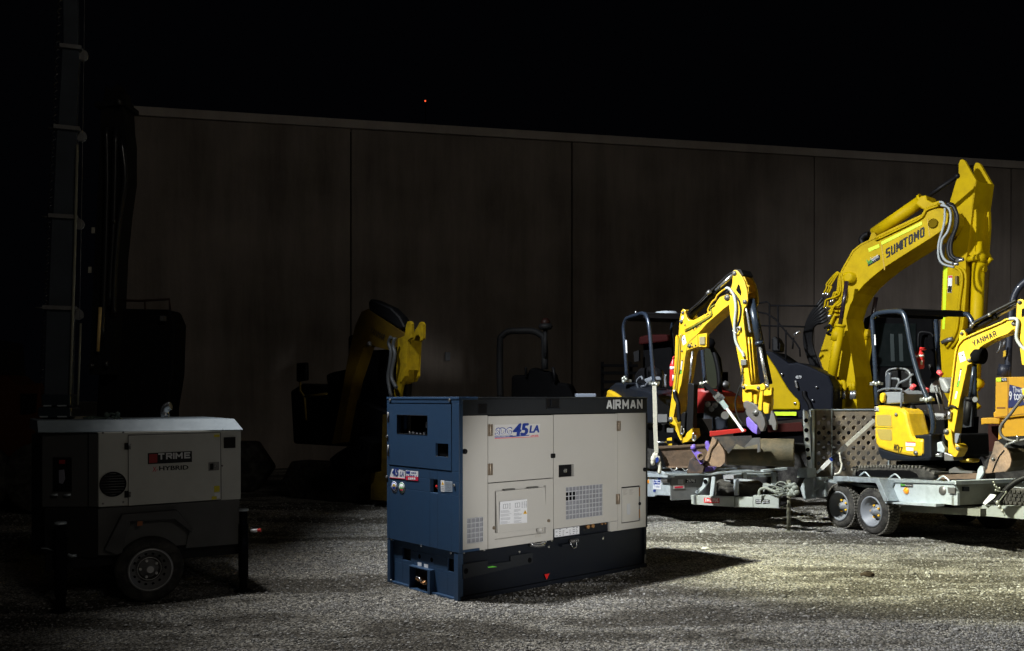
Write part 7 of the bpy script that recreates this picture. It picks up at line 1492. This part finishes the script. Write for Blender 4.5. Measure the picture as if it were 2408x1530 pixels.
# rack of bars by the wall
RK = Plane(*P(1445, 935, 17).xy, 5)
rk = Thing('timber_stack', 'low stack of dark timber bearers against the wall left of the left excavator', 'timber stack', RK.W(0, 0, 0))
for y0, y1 in ((856, 862), (873, 880), (894, 901), (913, 920)):
    a, b_ = RK.uz(1417, y0), RK.uz(1500, y1); rk.part('bearer', MB().box(RK, a[0], b_[0], 0, .12, b_[1], a[1]), DARK)
a = RK.uz(1417, 850); rk.part('upright', MB().box(RK, a[0], a[0] + .05, .13, .18, 0, a[1]), DARK); rk.part('upright', MB().box(RK, a[0] + .55, a[0] + .6, .13, .18, 0, a[1]), DARK)

# tall dark machine at the left: raised boom and cab
DL = Plane(*P(260, 935, 13.5).xy, 0)
dl = Thing('tall_excavator', 'black silhouette of a tall boom machine standing behind the lighting tower', 'excavator', DL.W(0, 0, 0))
def dlp(name, pts, d0, d1, m_, **k): return dl.part(name, MB().slab(DL, pts, d0, d1), m_, **k)
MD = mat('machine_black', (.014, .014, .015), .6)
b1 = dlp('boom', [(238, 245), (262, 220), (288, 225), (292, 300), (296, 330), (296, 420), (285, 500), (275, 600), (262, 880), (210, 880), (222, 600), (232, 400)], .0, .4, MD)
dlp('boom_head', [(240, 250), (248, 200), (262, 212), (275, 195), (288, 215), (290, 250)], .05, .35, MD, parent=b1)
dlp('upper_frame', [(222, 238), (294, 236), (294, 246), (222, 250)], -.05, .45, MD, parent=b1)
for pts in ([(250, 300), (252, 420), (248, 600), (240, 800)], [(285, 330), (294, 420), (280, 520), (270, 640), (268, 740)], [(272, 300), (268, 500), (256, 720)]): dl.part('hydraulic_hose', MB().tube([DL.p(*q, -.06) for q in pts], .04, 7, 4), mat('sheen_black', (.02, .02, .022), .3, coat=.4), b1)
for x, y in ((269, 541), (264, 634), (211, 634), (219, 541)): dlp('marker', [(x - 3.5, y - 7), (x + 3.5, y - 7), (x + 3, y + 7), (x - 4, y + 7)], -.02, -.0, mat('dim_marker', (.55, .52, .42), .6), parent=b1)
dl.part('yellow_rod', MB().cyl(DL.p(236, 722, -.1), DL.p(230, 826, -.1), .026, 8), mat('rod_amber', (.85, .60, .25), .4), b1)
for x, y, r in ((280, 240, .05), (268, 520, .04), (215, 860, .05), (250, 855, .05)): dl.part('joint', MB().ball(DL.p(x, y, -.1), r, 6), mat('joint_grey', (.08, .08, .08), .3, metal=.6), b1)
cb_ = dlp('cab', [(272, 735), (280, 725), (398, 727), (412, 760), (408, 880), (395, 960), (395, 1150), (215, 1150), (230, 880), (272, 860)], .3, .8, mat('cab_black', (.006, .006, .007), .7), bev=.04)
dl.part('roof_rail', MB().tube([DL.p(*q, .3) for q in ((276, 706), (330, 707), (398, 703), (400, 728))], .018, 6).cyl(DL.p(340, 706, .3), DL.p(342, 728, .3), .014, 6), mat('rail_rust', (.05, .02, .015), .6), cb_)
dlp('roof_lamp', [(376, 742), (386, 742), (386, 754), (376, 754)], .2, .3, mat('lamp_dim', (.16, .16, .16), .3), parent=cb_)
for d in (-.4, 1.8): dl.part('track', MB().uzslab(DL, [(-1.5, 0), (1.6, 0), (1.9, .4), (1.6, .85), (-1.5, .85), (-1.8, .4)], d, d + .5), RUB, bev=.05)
# faint orange machine at the far left
OL = Plane(*P(45, 935, 12.5).xy, 10)
fo_ = Thing('orange_loader', 'dim orange loader almost lost in the dark at the left edge', 'loader', OL.W(0, 0, 0))
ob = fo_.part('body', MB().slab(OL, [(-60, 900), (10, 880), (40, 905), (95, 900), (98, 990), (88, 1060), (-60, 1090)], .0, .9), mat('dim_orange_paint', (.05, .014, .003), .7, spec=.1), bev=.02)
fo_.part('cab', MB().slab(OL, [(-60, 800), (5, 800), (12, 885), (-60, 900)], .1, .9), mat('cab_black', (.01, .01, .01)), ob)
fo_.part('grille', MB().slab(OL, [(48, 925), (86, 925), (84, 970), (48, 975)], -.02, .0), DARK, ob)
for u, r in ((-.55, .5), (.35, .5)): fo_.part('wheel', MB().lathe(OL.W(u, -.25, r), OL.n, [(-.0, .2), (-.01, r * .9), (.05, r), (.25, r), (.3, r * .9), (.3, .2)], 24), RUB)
# dark lump of rock on the open gravel
q = P(2040, 1353, 8.15); rng = random.Random(5)
m = MB().ball((0, 0, 0), .062, 10, (1, .55, .42)); base = P(2040, 1353, 8.1); t0 = (0 - CAM.z) / (ray(2040, 1356).z); base = CAM + ray(2040, 1356) * t0
m.v = [V((v.x * rng.uniform(.85, 1.2), v.y * rng.uniform(.8, 1.2), v.z * rng.uniform(.7, 1.3))) + V((base.x, base.y, .022)) for v in m.v]
m.sm = [False] * len(m.sm)
single('rock', m, mat('brown_rock', (.035, .025, .017), .9, dirt=(.02, .015, .01), dscale=30), 'single dark brown rock lying on the open gravel at the right', 'rock', (base.x, base.y, 0))
for (x, y, r, mm) in ((1660, 1292, .04, 'pale'), (2130, 1383, .022, 'pale'), (1592, 1385, .02, 'brown')):
    bs_ = CAM + ray(x, y) * ((0 - CAM.z) / ray(x, y).z); m = MB().ball((0, 0, 0), r, 8, (1.2, .8, .5)); m.v = [V((v.x * rng.uniform(.85, 1.2), v.y * rng.uniform(.8, 1.2), v.z * rng.uniform(.8, 1.2))) + V((bs_.x, bs_.y, r * .3)) for v in m.v]; m.sm = [False] * len(m.sm)
    if r == .04: single('rock', m, mat('pale_rock', (.45, .44, .40), .9), 'pale flat stone larger than the gravel, near the generator\'s right end', 'rock', (bs_.x, bs_.y, 0))
